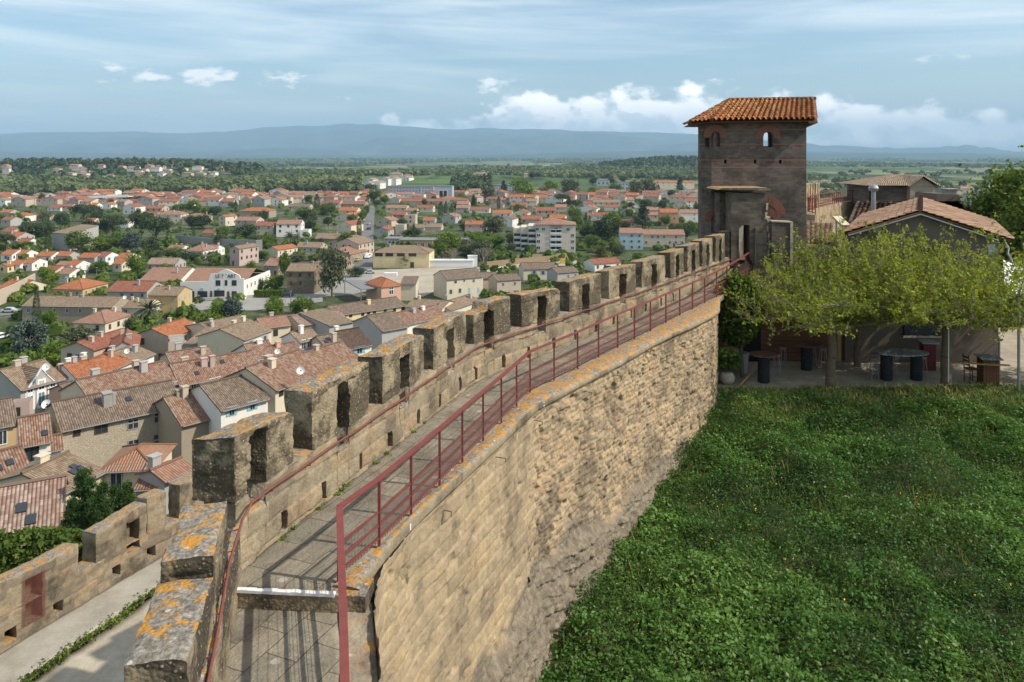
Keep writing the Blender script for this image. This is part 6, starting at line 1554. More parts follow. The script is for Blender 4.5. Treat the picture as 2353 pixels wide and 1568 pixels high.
    if wins == 'auto':
        fl = floors or max(1, int(round((h - .4) / 2.9))); wd, hgt = (.95, 1.35)
        far_ = mid.y > 430
        if far_: wd, hgt = 1.2, 1.5
        faces = [(w_, 0)] + ([(d, 1)] if sides and not far_ else [(d, 1)] if sides and rr.random() < .6 else [])
        for L, fc_ in faces:
            n = max(1, int(L / (3.0 if not far_ else 4.6))); n = min(n, 7)
            for f_ in range(fl):
                z_ = h - 2.05 - f_ * 2.9
                if z_ < .3: continue
                if far_ and f_ > 1: break
                for k in range(n):
                    if rr.random() < .18: continue
                    nw += 1
                    if nw > maxw: break
                    x = -L / 2 + (k + .5) * L / n + rr.uniform(-.15, .15)
                    me = sty if rr.random() < .8 and not (far_ and sty[0] == 'open') else ('glass', sty[1])
                    if fc_ == 0: addwin(e, *me, (x, -.01, z_), 0, (wd, 1, hgt))
                    else: addwin(e, *me, (hw + .01, d / 2 + x, z_), rad(90), (wd, 1, hgt))
        if not far_ and h > 3 and rr.random() < .6:
            mb = MB(); x = rr.uniform(-.35, .35) * w_; mb.box(x - .5, x + .5, -.05, .0, 0.02, 2.1); mb.build('door', M['brownwood'], e)
    # windows picked on the facade: (zone, x, y of the centre, width, height, kind, colour[, face])
    u = Vector((math.cos(ang), math.sin(ang), 0)); nrm = Vector((math.sin(ang), -math.cos(ang), 0)); s2_ = math.sin(ang)
    for pw in pwin:
        px, py = dp(*pw[:3]); ray = Vector(((px - CX) / FP, 1, (HY - py) / FP)); face = pw[7] if len(pw) > 7 else 0
        if face == 0: t_ = (mid.dot(nrm)) / ray.dot(nrm); P_ = ray * t_ - mid; addwin(e, pw[5], pw[6], (P_.dot(u), -.01, P_.z - zb - pw[4] / 2), 0, (pw[3], 1, pw[4]))
        else: t_ = ((mid + u * hw).dot(u)) / ray.dot(u); P_ = ray * t_ - mid; link('window', wmesh(pw[5], pw[6]), e, loc=(hw + .01, -P_.dot(nrm), P_.z - zb - pw[4] / 2), rz=rad(90), scale=(pw[3], 1, pw[4]))
    HOUSES.append(dict(e=e, x=mid.x, y=mid.y, r=max(w_, d) * .5, w=w_, rc=rc, wc=wc, kind=kind, label=label, h=h))
    return e
def N(zone, xl, yl, xr, yr, ze, d, rise, **kw):
    a, b = dp(zone, xl, yl), dp(zone, xr, yr); A, B = onz(a[0], a[1], ze), onz(b[0], b[1], ze)
    zb = ze - kw.pop('h', 6.5); return house((A.x, A.y), (B.x, B.y), ze, d, rise, zb=zb, **kw)
def Hx(zone, x0, x1, ye, yb, rot, d, kind, rc, wc, **kw):
    px = dp(zone, (x0 + x1) / 2, 0)[0]; pyb = dp(zone, 0, yb)[1]; pye = dp(zone, 0, ye)[1]; s_ = ZO[zone][2]
    Y = ground_hit(px, pyb); w_ = (x1 - x0) / s_ * Y / FP / math.cos(rad(rot)); ze = (HY - pye) / FP * Y
    Xc = (px - CX) / FP * Y; c, s2_ = math.cos(rad(rot)) * w_ / 2, math.sin(rad(rot)) * w_ / 2
    rise = kw.pop('rise', min(2.4, .2 * (d if kind != 'gf' else w_)))
    return house((Xc - c, Y - s2_), (Xc + c, Y + s2_), ze, d, rise, kind, rc, wc, zb=float(gz(Xc, Y)), **kw)

G, C_, O_, X_ = 'glass', 'closed', 'open', 'cross'
# the closest roofs, seen over the rampart
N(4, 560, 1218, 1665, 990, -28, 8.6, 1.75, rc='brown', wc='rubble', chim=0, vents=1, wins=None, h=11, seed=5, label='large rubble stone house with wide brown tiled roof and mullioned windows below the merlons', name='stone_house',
  pwin=[(4, 1213, 1168, 1.15, 1.1, X_, 'concrete'), (4, 1452, 1106, 1.15, 1.1, X_, 'concrete'), (4, 1216, 1370, 1.15, 1.5, X_, 'concrete'), (4, 1450, 1330, 1.2, 1.9, X_, 'concrete'), (4, 700, 1243, .7, .8, G, 'brownwood'), (4, 922, 1215, 1.3, .9, G, 'brownwood'), (4, 1545, 1510, .8, 1.3, G, 'brownwood')])
bh = HOUSES[-1]['e']; mb = MB(); mb.box(-1.6, -.75, 1.9, 2.9, 11.3, 13.2); mb.box(-.68, -.35, 2.1, 2.8, 11.3, 13.1); mb.box(-1.7, -.65, 1.8, 3.0, 13.2, 13.3); mb.build('chimney', M['concrete'], bh)
N(4, 850, 975, 1640, 778, -29.2, 8.5, 1.9, rc='mottle', wc='cream', chim=3, h=9, seed=6, label='long house with mottled red tiled roof directly behind the large rubble stone house', wins=None, pwin=[(4, 1560, 832, .9, 1.3, O_, 'greyblue')])
N(4, 1640, 806, 2387, 669, -29.4, 8.0, 1.8, rc='mottle', wc='pink', chim=3, vents=2, h=9, seed=7, label='terrace house with mottled red roof, skylights and a row of small white windows', wins=None, pwin=[(4, x, y, .7, .9, G, 'shutwhite') for x, y in ((1680, 842), (1765, 820), (1868, 797), (1930, 782), (1985, 768))])
N(4, 2015, 1035, 2442, 924, -26.8, 9.0, 1.7, rc='brown', wc='white', chim=0, h=9, seed=8, label='white house with pale blue shutters and brown roof just left of the first merlon', wins=None, pwin=[(4, 2112, 1050, .6, 1.0, O_, 'lightblue'), (4, 2300, 998, .6, 1.0, O_, 'lightblue')])
N(4, 1655, 1168, 2005, 1078, -28.2, 8.5, 1.9, rc='mottle', wc='stone', chim=2, h=9, seed=9, label='lower brown-red roof between the rubble stone house and the white shuttered house', wins=None)
N(6, 700, 118, 1040, 103, -25.6, 4.8, 0.9, kind='hip', rc='patchy', wc='cream', chim=0, h=9, seed=10, label='house with patchy orange roof and barred blue window beside the dark conifer', wins=None, pwin=[(6, 792, 210, .95, 1.9, G, 'greyblue')])
N(6, 415, 272, 700, 122, -25.6, 7.0, 1.1, kind='gs', rc='tan', wc='cream', chim=1, vents=3, h=9, seed=11, label='cream house with faded tan roof and three skylights left of the dark conifer', wins=None, pwin=[(6, 508, 268, .7, .9, G, 'shutwhite')])
N(6, -160, 668, 415, 552, -22.4, 8.0, 1.9, rc='pink', wc='beige', chim=0, vents=2, h=9, seed=12, label='nearest house with bleached pinkish canal tiles at the left edge', wins=None)
N(6, -60, 285, 240, 205, -26.2, 9.0, 1.7, rc='mottle', wc='beige', chim=0, vents=2, h=8, seed=13, label='red-brown roof with two skylights at the left edge above the pinkish roof', wins=None)
N(6, 925, 240, 1050, 232, -26, 3, .6, kind='shed', rc='mottle', wc='beige', chim=0, h=6, seed=61, label='low lean-to roof between the patchy orange house and the lower rampart', wins=None)
N(6, 1120, 190, 1310, 108, -25.3, 3.0, .5, rc='salmon', wc='grey', chim=1, h=8, seed=14, label='small red-brown roof with brick chimney squeezed behind the lower rampart', wins=None)
N(4, 190, 1358, 462, 1308, -28, 6.5, 1.7, rc='mottle', wc='white', chim=0, vents=1, h=7, seed=15, label='small white house with steep mottled roof and one skylight beside the rubble house', wins=None, pwin=[(4, 290, 1440, 1.2, 1.8, G, 'darkhole')])
N(4, 395, 1405, 560, 1375, -29, 3.0, .8, rc='mottle', wc='white', chim=0, h=6, seed=16, label='tiny white outhouse with small tiled roof next to the rubble stone house', wins=None)
N(4, -80, 1195, 148, 1152, -28.5, 7.0, 1.8, rc='brown', wc='ochre', chim=0, h=8, seed=17, label='brown tiled roof cut by the left edge beside the satellite dish', wins=None, pwin=[(4, 25, 1290, .8, 1.6, G, 'shutwhite')])
N(4, 100, 1010, 268, 995, -30, 1.6, .3, kind='flat', rc='concrete', wc='pink', chim=0, h=8, seed=18, label='small pinkish flat-topped annex with one dark window by the left roofs', wins=None, pwin=[(4, 152, 1058, .8, 1.1, G, 'brownwood')])
e = N(4, 188, 850, 582, 748, -30, 9.0, 1.9, rc='tan', wc='grey', chim=2, h=9, seed=19, label='grey rendered house with white window surrounds, teal shutters and a pointed centre gable', wins=None, name='gabled_house',
  pwin=[(4, 377, 937, .85, 1.9, 'trim', 'white_paint'), (4, 477, 907, .85, 1.9, 'trim', 'white_paint'), (4, 273, 962, .85, 1.9, 'trim', 'white_paint'), (4, 378, 812, .75, 1.3, 'trim', 'white_paint'), (4, 480, 820, .7, .9, 'trim', 'white_paint'), (4, 274, 876, .7, .9, 'trim', 'white_paint')] + [(4, x, y + 2, .8, 1.8, C_, 'teal') for x, y in ((377, 937), (477, 907), (273, 962))])
mb = MB(); h_ = 9.0; mb.face([(-1.9, -.03, h_ - .3), (1.5, -.03, h_ - .3), (.6, -.03, h_ + .9), (-.2, -.03, h_ + 2.0), (-1.0, -.03, h_ + .9)]); mb.face([(-1.9, .9, h_ - .3), (-1.0, .9, h_ + .9), (-.2, .9, h_ + 2.0), (.6, .9, h_ + .9), (1.5, .9, h_ - .3)])
mb.build('centre_gable', M['w_grey'], e); mb = MB()
for a, b in (((-2.1, h_ - .35), (-1.0, h_ + .95)), ((-1.0, h_ + .95), (-.2, h_ + 2.1)), ((-.2, h_ + 2.1), (.6, h_ + .95)), ((.6, h_ + .95), (1.7, h_ - .35))): mb.bar((a[0], .4, a[1]), (b[0], .4, b[1]), .22, .12)
mb.v = [(a, b - .42, c) for a, b, c in mb.v]; mb.build('white_verge', M['white_paint'], e); mb = MB(); slab_roof(mb, [(-2.0, 0, h_ - .3), (-.2, 0, h_ + 2.0), (-.2, 4.2, h_ + 2.0), (-2.0, 1.0, h_ - .3)], .1); slab_roof(mb, [(1.6, 0, h_ - .3), (1.6, 1.0, h_ - .3), (-.2, 4.2, h_ + 2.0), (-.2, 0, h_ + 2.0)], .1); mb.build('gable_roof', M['t_tan'], e)
N(4, 640, 882, 745, 850, -30.5, 4, .8, rc='brown', wc='peach', chim=0, h=7, seed=20, label='low peach house with plain brown roof right of the grey gabled house', wins=None, pwin=[(4, 640, 900, .8, 1.2, G, 'brownwood')])
# middle ground left
N(4, 555, 470, 855, 493, -37, 11, 1.3, kind='gf', rc='red', wc='beige', chim=2, h=6, seed=21, label='beige gable house with red roof and brown shutters among gardens at left', wins=None, pwin=[(4, 635, 548, 1.1, 1.1, C_, 'brownwood'), (4, 705, 548, 1.0, 1.0, G, 'shutwhite'), (4, 765, 555, 1.0, 1.1, C_, 'brownwood'), (4, 975, 510, .9, 1.1, G, 'brownwood', 1)])
N(4, 1225, 350, 1545, 372, -37.5, 10, 1.5, kind='gf', rc='orange', wc='beige', chim=1, h=6, seed=22, label='beige gable house with vivid orange roof near the blue awning')
N(4, 1515, 305, 1690, 300, -38, 8, 1.0, kind='gs', rc='salmon', wc='white', chim=0, h=5, seed=23, label='low white house with salmon roof beside the blue awning')
N(4, 1005, 490, 1250, 468, -36.3, 11, 1.4, kind='gf', rc='red', wc='grey', chim=2, h=7, seed=24, label='white-sided terrace house with red roof and tall chimneys')
N(4, 1220, 600, 1405, 522, -35, 8, 1.4, rc='tan', wc='white', chim=2, h=7, seed=25, label='white terrace house with faded tan roof and satellite dish', shut=(G, 'shutwhite'))
N(4, 1020, 668, 1205, 588, -34.8, 8, 1.4, rc='orange', wc='white', chim=2, h=7, seed=26, label='white terrace house with clean orange roof beside the twin conifers', shut=(G, 'shutwhite'))
N(4, 690, 740, 1015, 672, -34.6, 9, 1.2, rc='orange', wc='white', chim=3, h=7, seed=27, label='orange roofed terrace house left of the twin conifers')
N(4, 520, 742, 700, 720, -35, 8, 1.0, rc='orange', wc='white', chim=1, h=7, seed=28, label='small orange roof at the left end of the white terrace')
N(4, 1535, 440, 1700, 425, -36.0, 6, .2, kind='flat', rc='concrete', wc='beige', chim=0, h=6, seed=29, label='beige flat-roofed terrace building with dark glazed roof room')
N(4, 1690, 428, 1985, 435, -36, 8, 1.2, kind='shed', rc='tan', wc='beige', chim=0, h=5, seed=30, label='beige house with tan lean-to roof over a shaded porch')
N(4, 1995, 432, 2180, 392, -34.6, 7, .3, kind='flat', rc='concrete', wc='pink', chim=0, h=7, seed=31, label='square pink house with flat top and one white shuttered window', wins=None, pwin=[(4, 2080, 512, 1.0, 1.4, C_, 'shutwhite')])
N(4, 1970, 340, 2345, 260, -37, 12, 1.3, rc='tan', wc='cream', chim=2, h=6, seed=32, label='wide faded tan roof with orange ridge tiles above the pink square house')
N(5, 175, 690, 432, 598, -33.5, 10, 1.6, rc='tan', wc='cream', chim=2, h=7, seed=33, label='cream house with tan roof and two small windows behind the leafy tree')
N(5, 345, 585, 605, 555, -36, 8, 1.3, rc='salmon', wc='cream', chim=1, h=6, seed=34, label='cream gabled house with salmon roof and a brown shuttered opening')
N(5, 600, 555, 705, 545, -37, 8, 1.2, rc='red', wc='white', chim=0, h=5, seed=35, label='small white house with red roof in front of the round green tree')
N(4, 1575, 640, 1960, 575, -33, 7, 1.4, rc='mottle', wc='beige', chim=2, h=6, seed=36, label='old mottled roof tucked below the pink square house')
N(4, 2180, 560, 2400, 600, -32, 8, 1.4, rc='red', wc='beige', chim=1, h=6, seed=37, label='red-brown roof with grey side wall beside the pink square house')
N(5, 290, 892, 506, 852, -30.5, 8.5, 1.8, rc='mottle', wc='white', chim=1, h=7, seed=38, label='white house with sky-blue shutters under a mottled red roof', wins=None, pwin=[(5, 345, 915, .9, 1.5, O_, 'lightblue'), (5, 445, 897, 1.2, 1.6, C_, 'lightblue')])
N(5, 528, 898, 742, 857, -31, 8, 1.7, rc='mottle', wc='peach', chim=1, h=7, seed=39, label='peach house with two dark windows and mottled roof next to the terrace house', wins=None, pwin=[(5, 600, 908, 1.0, 1.0, O_, 'greyblue'), (5, 690, 885, 1.0, 1.0, O_, 'greyblue')])
e = N(5, 750, 830, 955, 800, -31, 8, .3, kind='flat', rc='concrete', wc='white', chim=0, h=7, seed=40, label='white house with walled roof terrace and glazed upper room', wins=None, pwin=[(5, 818, 855, .7, 1.2, G, 'greyblue'), (5, 925, 833, .7, 1.2, G, 'greyblue')])
N(5, 690, 708, 872, 668, -29.5, 5, 1.1, rc='tan', wc='white', chim=1, h=5, seed=41, label='tan roof over the glazed white room above the terrace', wins=None, pwin=[(5, 725, 735, .8, 1.6, G, 'shutwhite'), (5, 780, 722, .8, 1.6, G, 'shutwhite'), (5, 835, 712, .8, 1.6, G, 'shutwhite')])
N(5, 963, 805, 1130, 772, -30.5, 8, 1.8, rc='brown', wc='beige', chim=1, h=7, seed=42, label='narrow striped brown roof with red brick chimney beside the roof terrace', wins=None, vents=1)
N(5, 1140, 768, 1345, 730, -30.5, 8.5, 1.9, rc='dark', wc='white', chim=1, h=7, seed=43, label='dark plain brown roof with a blue shuttered window', wins=None, pwin=[(5, 1235, 785, 1.0, 1.2, O_, 'lightblue')])
N(5, 468, 1140, 922, 962, -26, 8.5, 1.9, rc='mottle', wc='cream', chim=2, h=9, seed=44, label='house with long red-brown roof and plain tan gable wall just over the merlons', wins=None, pwin=[(5, 520, 1165, .7, 1.0, G, 'brownwood')])
N(5, 922, 962, 1240, 850, -26.5, 7, 1.6, rc='mottle', wc='cream', chim=1, h=8, seed=45, label='red-brown roof running on behind the second merlon', wins=None)
N(5, 1440, 608, 1672, 568, -33, 11, 2.0, rc='brown', wc='grey', chim=0, h=8, seed=46, label='big grey-brown roof with tall concrete gable wall behind the fourth merlon', wins=None)
N(5, 960, 560, 1180, 520, -35.5, 12, 1.0, kind='shed', rc='tan', wc='grey', chim=0, h=6, seed=47, label='low shed roof with streaked concrete wall by the yellow-green tree', wins=None)
N(5, 1025, 468, 1652, 378, -37.5, 9, 1.5, rc='brown', wc='yellow', chim=1, h=5.5, seed=48, label='long yellow building with brown roof, white end parapet and small dark windows', wins=None, pwin=[(5, x, y, .8, .9, G, 'brownwood') for x, y in ((1100, 478), (1155, 470), (1265, 458), (1318, 450), (1372, 443), (1470, 430), (1555, 420), (1630, 405))])
N(5, 1660, 385, 1985, 410, -37.5, 9, 1.2, rc='tan', wc='cream', chim=1, h=5, seed=49, label='tan courtyard roof sloping beside the long yellow building')
N(5, 1610, 560, 2040, 470, -34, 9, 1.5, rc='mottle', wc='white', chim=2, h=6, seed=50, label='long mottled roof with grey chimney and dish behind the fifth merlon', wins=None)
N(5, 700, 560, 1130, 505, -36, 12, 1.0, rc='pink', wc='beige', chim=1, h=5, seed=51, label='pale pinkish roof with mixed tiles above the yellow-green tree', wins=None)
N(5, 2060, 420, 2334, 330, -38, 7, 1.2, rc='tan', wc='cream', chim=2, h=5, seed=52, label='small tan roof with chimneys at the foot of the tall cream house', wins=None)
N(5, 1435, 210, 1612, 190, -42.5, 11, 2.0, kind='hip', rc='orange', wc='peach', chim=0, h=6, seed=53, label='peach corner building with bright orange hipped roof and tall green window', wins=None, pwin=[(5, 1525, 245, 1.7, 2.6, X_, 'cream' if 0 else 'shutwhite')])
N(5, 1612, 182, 1748, 182, -42.5, 8, 1.3, kind='shed', rc='brown', wc='cream', chim=0, h=6, seed=54, label='cream annex with small brown roof right of the orange hipped roof', wins=None)
N(5, 2030, 140, 2362, 112, -41, 11, 2.1, kind='gs', rc='brown', wc='cream', chim=0, h=11, seed=55, label='tall cream four-storey house with brown roof and blue shutters', wins=None, name='tall_house',
  pwin=[(5, 2112, 165, .9, .9, G, 'concrete'), (5, 2277, 155, .9, 1.2, G, 'shutwhite'), (5, 2068, 255, 1.0, 1.6, G, 'greyblue'), (5, 2152, 245, 1.0, 1.6, G, 'greyblue'), (5, 2237, 240, .8, 1.7, C_, 'lightblue'), (5, 2320, 238, .8, 1.7, C_, 'lightblue'), (5, 2190, 155, .5, .7, G, 'concrete')])
N(3, 615, 1180, 912, 1172, -44, 9, 1.9, rc='brown', wc='cream', chim=1, h=9, seed=56, label='cream house with brown roof and grey-blue open shutters near the rampart', wins=None, pwin=[(3, x, y, 1.1, 1.6, O_, 'greyblue') for x, y in ((713, 1212), (793, 1212), (868, 1212), (713, 1293), (793, 1293), (868, 1293))])
N(3, 375, 1285, 592, 1270, -43, 8, 1.5, rc='brown', wc='beige', chim=0, h=6, seed=57, label='low beige house with brown roof and pale shutters right of the tall cream house')
N(3, 245, 1262, 375, 1258, -44, 8, 1.5, rc='brown', wc='beige', chim=0, h=6, seed=58, label='narrow link building with brown roof beside the tall cream house')
N(3, 925, 1215, 1118, 1200, -43, 8, 1.5, rc='brown', wc='grey', chim=1, h=6, seed=59, label='small grey house with brown roof next to the shuttered cream house')
N(3, 1265, 1132, 1505, 1115, -45, 9, 1.6, kind='gs', rc='red', wc='white', chim=0, h=6, seed=60, label='white gabled house with red roof just over the sixth merlon')
# left town, rows picked from the photograph: zone, x0, x1, eave, base, turn, depth, kind, roof, wall
HL = '''4 660 970 243 372 -8 11 hip salmon cream|4 185 1035 92 245 -4 10 gs tan stone|4 1082 1342 103 215 -4 9 gs tan cream
1 470 765 1357 1448 -8 13 hip orange ochre|1 968 1345 1378 1462 -4 12 gs red grey|1 1350 1625 1412 1590 -4 9 gs tan ochre|1 -60 182 1358 1402 -20 12 gs orange cream
1 0 112 1045 1108 -8 9 gs orange white|1 115 230 1040 1102 -12 8 gs orange white|1 320 470 1058 1118 -6 8 gs orange white|1 476 622 1055 1112 -14 8 gs orange grey|1 705 868 1072 1150 -8 8 gs orange grey|1 872 968 1062 1146 -14 8 gs red white|1 1042 1162 1078 1135 -14 9 gs orange white
1 -40 75 1150 1210 -10 9 gf orange yellow|1 78 185 1138 1200 -8 8 gs orange white|1 188 300 1122 1195 -14 8 gs orange white|1 500 598 1145 1200 -6 7 gs salmon grey|1 595 700 1142 1232 -14 8 gs orange white|1 368 500 1200 1240 -10 9 gs red cream|1 520 640 1218 1286 -14 8 gs salmon white|1 1022 1112 1130 1205 -10 9 gs orange cream
1 1330 1600 1132 1190 -2 10 gs pink concrete_|1 1690 1860 1010 1085 -14 12 hip salmon white|1 1860 1960 1000 1065 -10 9 gs salmon white|1 1490 1640 1005 1050 -16 10 gs salmon white
1 2085 2190 990 1148 -24 12 gf tan pink|1 1415 1650 680 768 -4 12 hip salmon cream|1 1650 1855 705 772 -6 14 hip salmon beige|1 1990 2060 700 790 -20 12 gf orange cream|1 1260 1410 690 750 -10 12 gs red beige|1 760 850 740 800 -10 9 gs red cream|1 1075 1175 752 800 -8 9 gs salmon white
1 -20 95 660 695 -8 10 gs orange grey|1 0 100 730 792 -10 10 gs red grey|1 100 240 690 745 -12 10 hip orange white|1 280 400 690 735 -14 10 hip red beige|1 0 115 835 860 -12 12 gs red beige|1 20 160 890 960 -14 12 gs orange grey|1 130 250 935 970 -10 9 gs red white|1 -30 60 915 965 -14 9 gs orange cream|1 670 850 850 900 -14 14 gs orange cream
1 555 650 605 650 -6 10 gs red beige|1 780 880 595 640 -6 9 gs orange white|1 920 1015 590 630 -8 9 gf orange white|1 1115 1240 610 680 -14 12 gf red white|1 1270 1480 625 660 -4 12 gs red beige|1 1930 2045 530 570 -4 12 hip red cream|1 420 560 620 650 -14 14 gs red white|1 0 130 310 345 -4 12 gs tan cream|1 1840 1960 850 880 -8 9 gs red beige
2 135 415 648 712 -6 14 hip orange stone|2 272 452 782 870 -6 10 gs red cream|2 478 698 768 885 4 11 gs salmon white|2 692 770 828 888 0 7 flat concrete white|2 575 780 608 652 -4 10 gs brown beige|2 402 535 548 602 -12 12 gf orange white|2 290 375 490 520 -6 10 hip red beige|2 548 640 485 515 -4 10 hip orange grey|2 95 300 735 800 -10 11 gs salmon beige
2 870 945 590 640 -8 12 gs red beige|2 943 1058 575 620 -6 14 gs red cream|2 1058 1285 585 620 -4 14 gs red stone|2 1040 1212 645 700 -6 12 gs orange cream|2 1012 1200 700 745 -16 16 gf orange cream|2 1020 1165 775 845 -22 14 gf red cream|2 825 1060 900 945 -6 12 gs tan stone|2 378 500 1000 1090 -28 13 gf orange cream|2 652 880 978 1030 -8 10 gs tan beige|2 940 1240 930 990 -18 14 gf tan beige
2 995 1238 945 1080 -20 14 gf tan beige|2 882 1165 1040 1110 -18 16 gf salmon stone|2 822 1100 1118 1225 -6 13 hip tan stone|2 565 825 1195 1405 -4 10 gs tan darkrubble|2 362 500 1145 1240 -8 12 gs salmon stone|2 1385 1530 735 792 -16 13 gf salmon beige|2 1520 1650 682 722 -8 11 gs red stone|2 1368 1500 822 885 -10 14 gf red grey|2 1562 1642 780 870 -4 8 flat concrete beige
2 1652 1745 690 775 -4 8 flat concrete beige|2 1812 1920 735 765 -4 10 gs orange blue|2 1720 1825 800 830 -4 9 gs tan beige|2 1825 1980 795 828 -4 10 gs tan beige|2 1985 2110 700 762 -14 14 gf salmon grey|2 1472 1665 620 665 -6 11 gs salmon cream|2 1662 1755 645 672 -6 9 gs salmon cream|2 1755 1905 618 660 -6 10 gs red cream|2 2195 2340 775 835 -4 10 gs red pink
2 1508 1600 540 580 -14 14 gf red cream|2 1700 1820 545 570 -6 12 gs red beige|2 1600 2005 560 580 -2 12 gs red beige|2 2120 2230 585 640 -6 12 gs salmon beige|2 815 890 480 505 -6 12 hip red beige|2 880 990 505 530 -6 12 gf orange cream|2 1170 1260 500 525 -8 12 gf orange white|2 1140 1225 530 560 -6 12 gs red cream|2 1602 1875 1030 1032 -4 2 flat concrete beige
3 1500 1705 850 1002 -3 11 gs salmon blue|3 1708 2085 862 978 -3 11 gs salmon beige|3 1865 2030 662 772 -3 12 gs orange orangewall|3 2052 2215 665 758 -3 11 gs salmon white|3 1658 1850 685 745 -4 10 gs salmon cream|3 1490 1650 755 800 -3 10 gs red cream|3 1495 1610 650 695 -16 16 gf brown grey|3 1200 1440 692 735 -6 11 gs red white|3 848 990 715 760 -10 14 gs orange cream
3 592 775 725 760 -6 14 gs red beige|3 735 912 645 700 -4 12 gs red pink|3 332 508 672 712 -4 12 gs orange white|3 398 515 722 795 -18 13 gf brown white|3 80 275 770 838 -4 10 gs orange pink|3 122 305 638 668 -4 11 gs red white|3 518 650 665 705 -14 13 gf red cream|3 500 642 595 632 -4 12 gs red beige|3 1105 1278 625 660 -18 14 gf orange white|3 0 115 620 660 -4 11 gs salmon grey
3 1165 1248 580 605 -4 11 gs red white|3 1250 1495 570 605 -4 12 gs tan cream|3 1580 1690 605 620 -4 10 gf red white|3 1355 1475 615 645 -6 11 gs red white|3 1740 1860 535 560 -8 12 gf orange beige|3 1982 2100 590 615 -14 12 gf red cream|3 2100 2215 558 615 -3 12 gs red white|3 2000 2165 505 535 -4 12 gs red cream|3 900 1008 615 655 -4 12 gs salmon beige|3 305 430 590 620 -6 11 gf red beige
3 1255 1380 522 545 -4 11 gs red beige|3 880 1010 510 535 -8 12 gf salmon beige|3 1725 1850 640 660 -4 11 gs salmon beige|3 1825 1905 595 615 -8 9 gf brown beige|3 640 730 630 655 -8 11 gf red beige|3 1810 2175 388 455 3 12 gs orange cream|3 1375 1510 340 355 -3 9 gs red beige|3 640 735 560 600 -4 12 gs tan cream'''
WL = set(WC) | {'darkrubble', 'rubble'}
for ln_ in HL.replace('\n', '|').split('|'):
    f_ = ln_.split(); z_, a, b, c, d_, rt, dp_ = [int(v) for v in f_[:7]]; kd, rc_, wc_ = f_[7:]
    if wc_ == 'concrete_': wc_ = 'grey'
    Hx(z_, a, b, c, d_, rt, dp_, kd, rc_, wc_, chim=R.choice([0, 1, 1, 2]) if kd != 'flat' else 0)
# ------------------------------------------------------------------ special buildings
def flatbox(e, name, mat, x0, x1, y0, y1, z0, z1): mb = MB(); mb.box(x0, x1, y0, y1, z0, z1); return mb.build(name, mat, e)
# old cinema with stepped curved parapet and lettering
px0, py0 = dp(1, 1635, 1455); Yc = ground_hit(dp(1, 1930, 0)[0], py0); kk = Yc / FP / 3.968
def cw(x): return (x - 1930) * kk
zc = float(gz((dp(1, 1930, 0)[0] - CX) / FP * Yc, Yc))
def cz(y): return (HY - dp(1, 0, y)[1]) / FP * Yc - zc
e = empty('old_cinema', ((dp(1, 1930, 0)[0] - CX) / FP * Yc, Yc, zc), rad(-3), 'white former cinema with curved parapet and dark lettering over the entrance', 'cinema')
mb = MB(); pr = [(cw(1635), cz(1300)), (cw(1900), cz(1288)), (cw(1915), cz(1225)), (cw(1985), cz(1215))] + [(cw(1985 + 155 * k / 10), cz(1215 - 35 * math.sin(math.pi * k / 10))) for k in range(1, 10)] + [(cw(2140), cz(1212)), (cw(2190), cz(1235)), (cw(2195), cz(1262)), (cw(2228), cz(1262))]
f0 = [(a, 0, b) for a, b in pr] + [(cw(2228), 0, -1), (cw(1635), 0, -1)]; f1 = [(p[0], .5, p[2]) for p in f0]
mb.face(f0[::-1]); mb.face(f1)
for i in range(len(f0)): j = (i + 1) % len(f0); mb.face([f0[i], f0[j], f1[j], f1[i]])
mb.box(cw(2228) - .4, cw(2228), .5, 24, -1, cz(1285)); mb.box(cw(1635), cw(1635) + .4, .5, 24, -1, cz(1310)); mb.box(cw(1635), cw(2228), 24, 24.4, -1, cz(1310))
mb.build('wall', M['w_white'], e)
mb = MB(); slab_roof(mb, [(cw(1635), .6, cz(1330)), (cw(2215), .6, cz(1330)), (cw(2215), 12, cz(1215)), (cw(1635), 12, cz(1215))]); slab_roof(mb, [(cw(2215), 24, cz(1300)), (cw(1635), 24, cz(1300)), (cw(1635), 12, cz(1215)), (cw(2215), 12, cz(1215))]); mb.build('roof', M['t_salmon'], e)
for (x, y, w_, h_, m_) in ((1990, 1330, 44, 50, 'glass'), (2065, 1328, 24, 50, 'glass'), (2140, 1328, 44, 50, 'glass'), (1730, 1446, 78, 66, 'glass'), (1845, 1446, 90, 66, 'glass'), (1926, 1448, 20, 70, 'brownwood'), (2002, 1448, 96, 76, 'glass'), (2085, 1448, 22, 68, 'brownwood'), (2140, 1446, 46, 68, 'glass'), (2199, 1446, 22, 54, 'brownwood')):
    flatbox(e, 'window' if m_ == 'glass' else 'door', M[m_], cw(x - w_ / 2), cw(x + w_ / 2), -.06, 0, max(0.05, cz(y)), cz(y) + h_ * kk)
for k in range(6): o = link('window', wmesh(G, 'shutwhite'), e, loc=(cw(2228) + .01, 3 + k * 3.4, 3.2), rz=rad(90), scale=(1, 1, 1.6))
for x in (1716, 1842, 2000): flatbox(e, 'blue_sign', M['lightblue'], cw(x - 12), cw(x + 12), -.15, 0, cz(1372), cz(1352))
def text(s_, size, par, x, z, mat, name='lettering', y=-.08, sx=1.0):
    cu = bpy.data.curves.new(name, 'FONT'); cu.body = s_; cu.size = size; cu.extrude = .04; cu.align_x = 'CENTER'; cu.materials.append(mat)
    o = bpy.data.objects.new(name, cu); me = bpy.data.meshes.new_from_object(o); bpy.data.objects.remove(o); me.materials.clear(); me.materials.append(mat); o = bpy.data.objects.new(name, me); COL.objects.link(o); o.parent = par; o.location = (x, y, z); o.rotation_euler = (rad(90), 0, 0); o.scale = (sx, 1, 1); return o
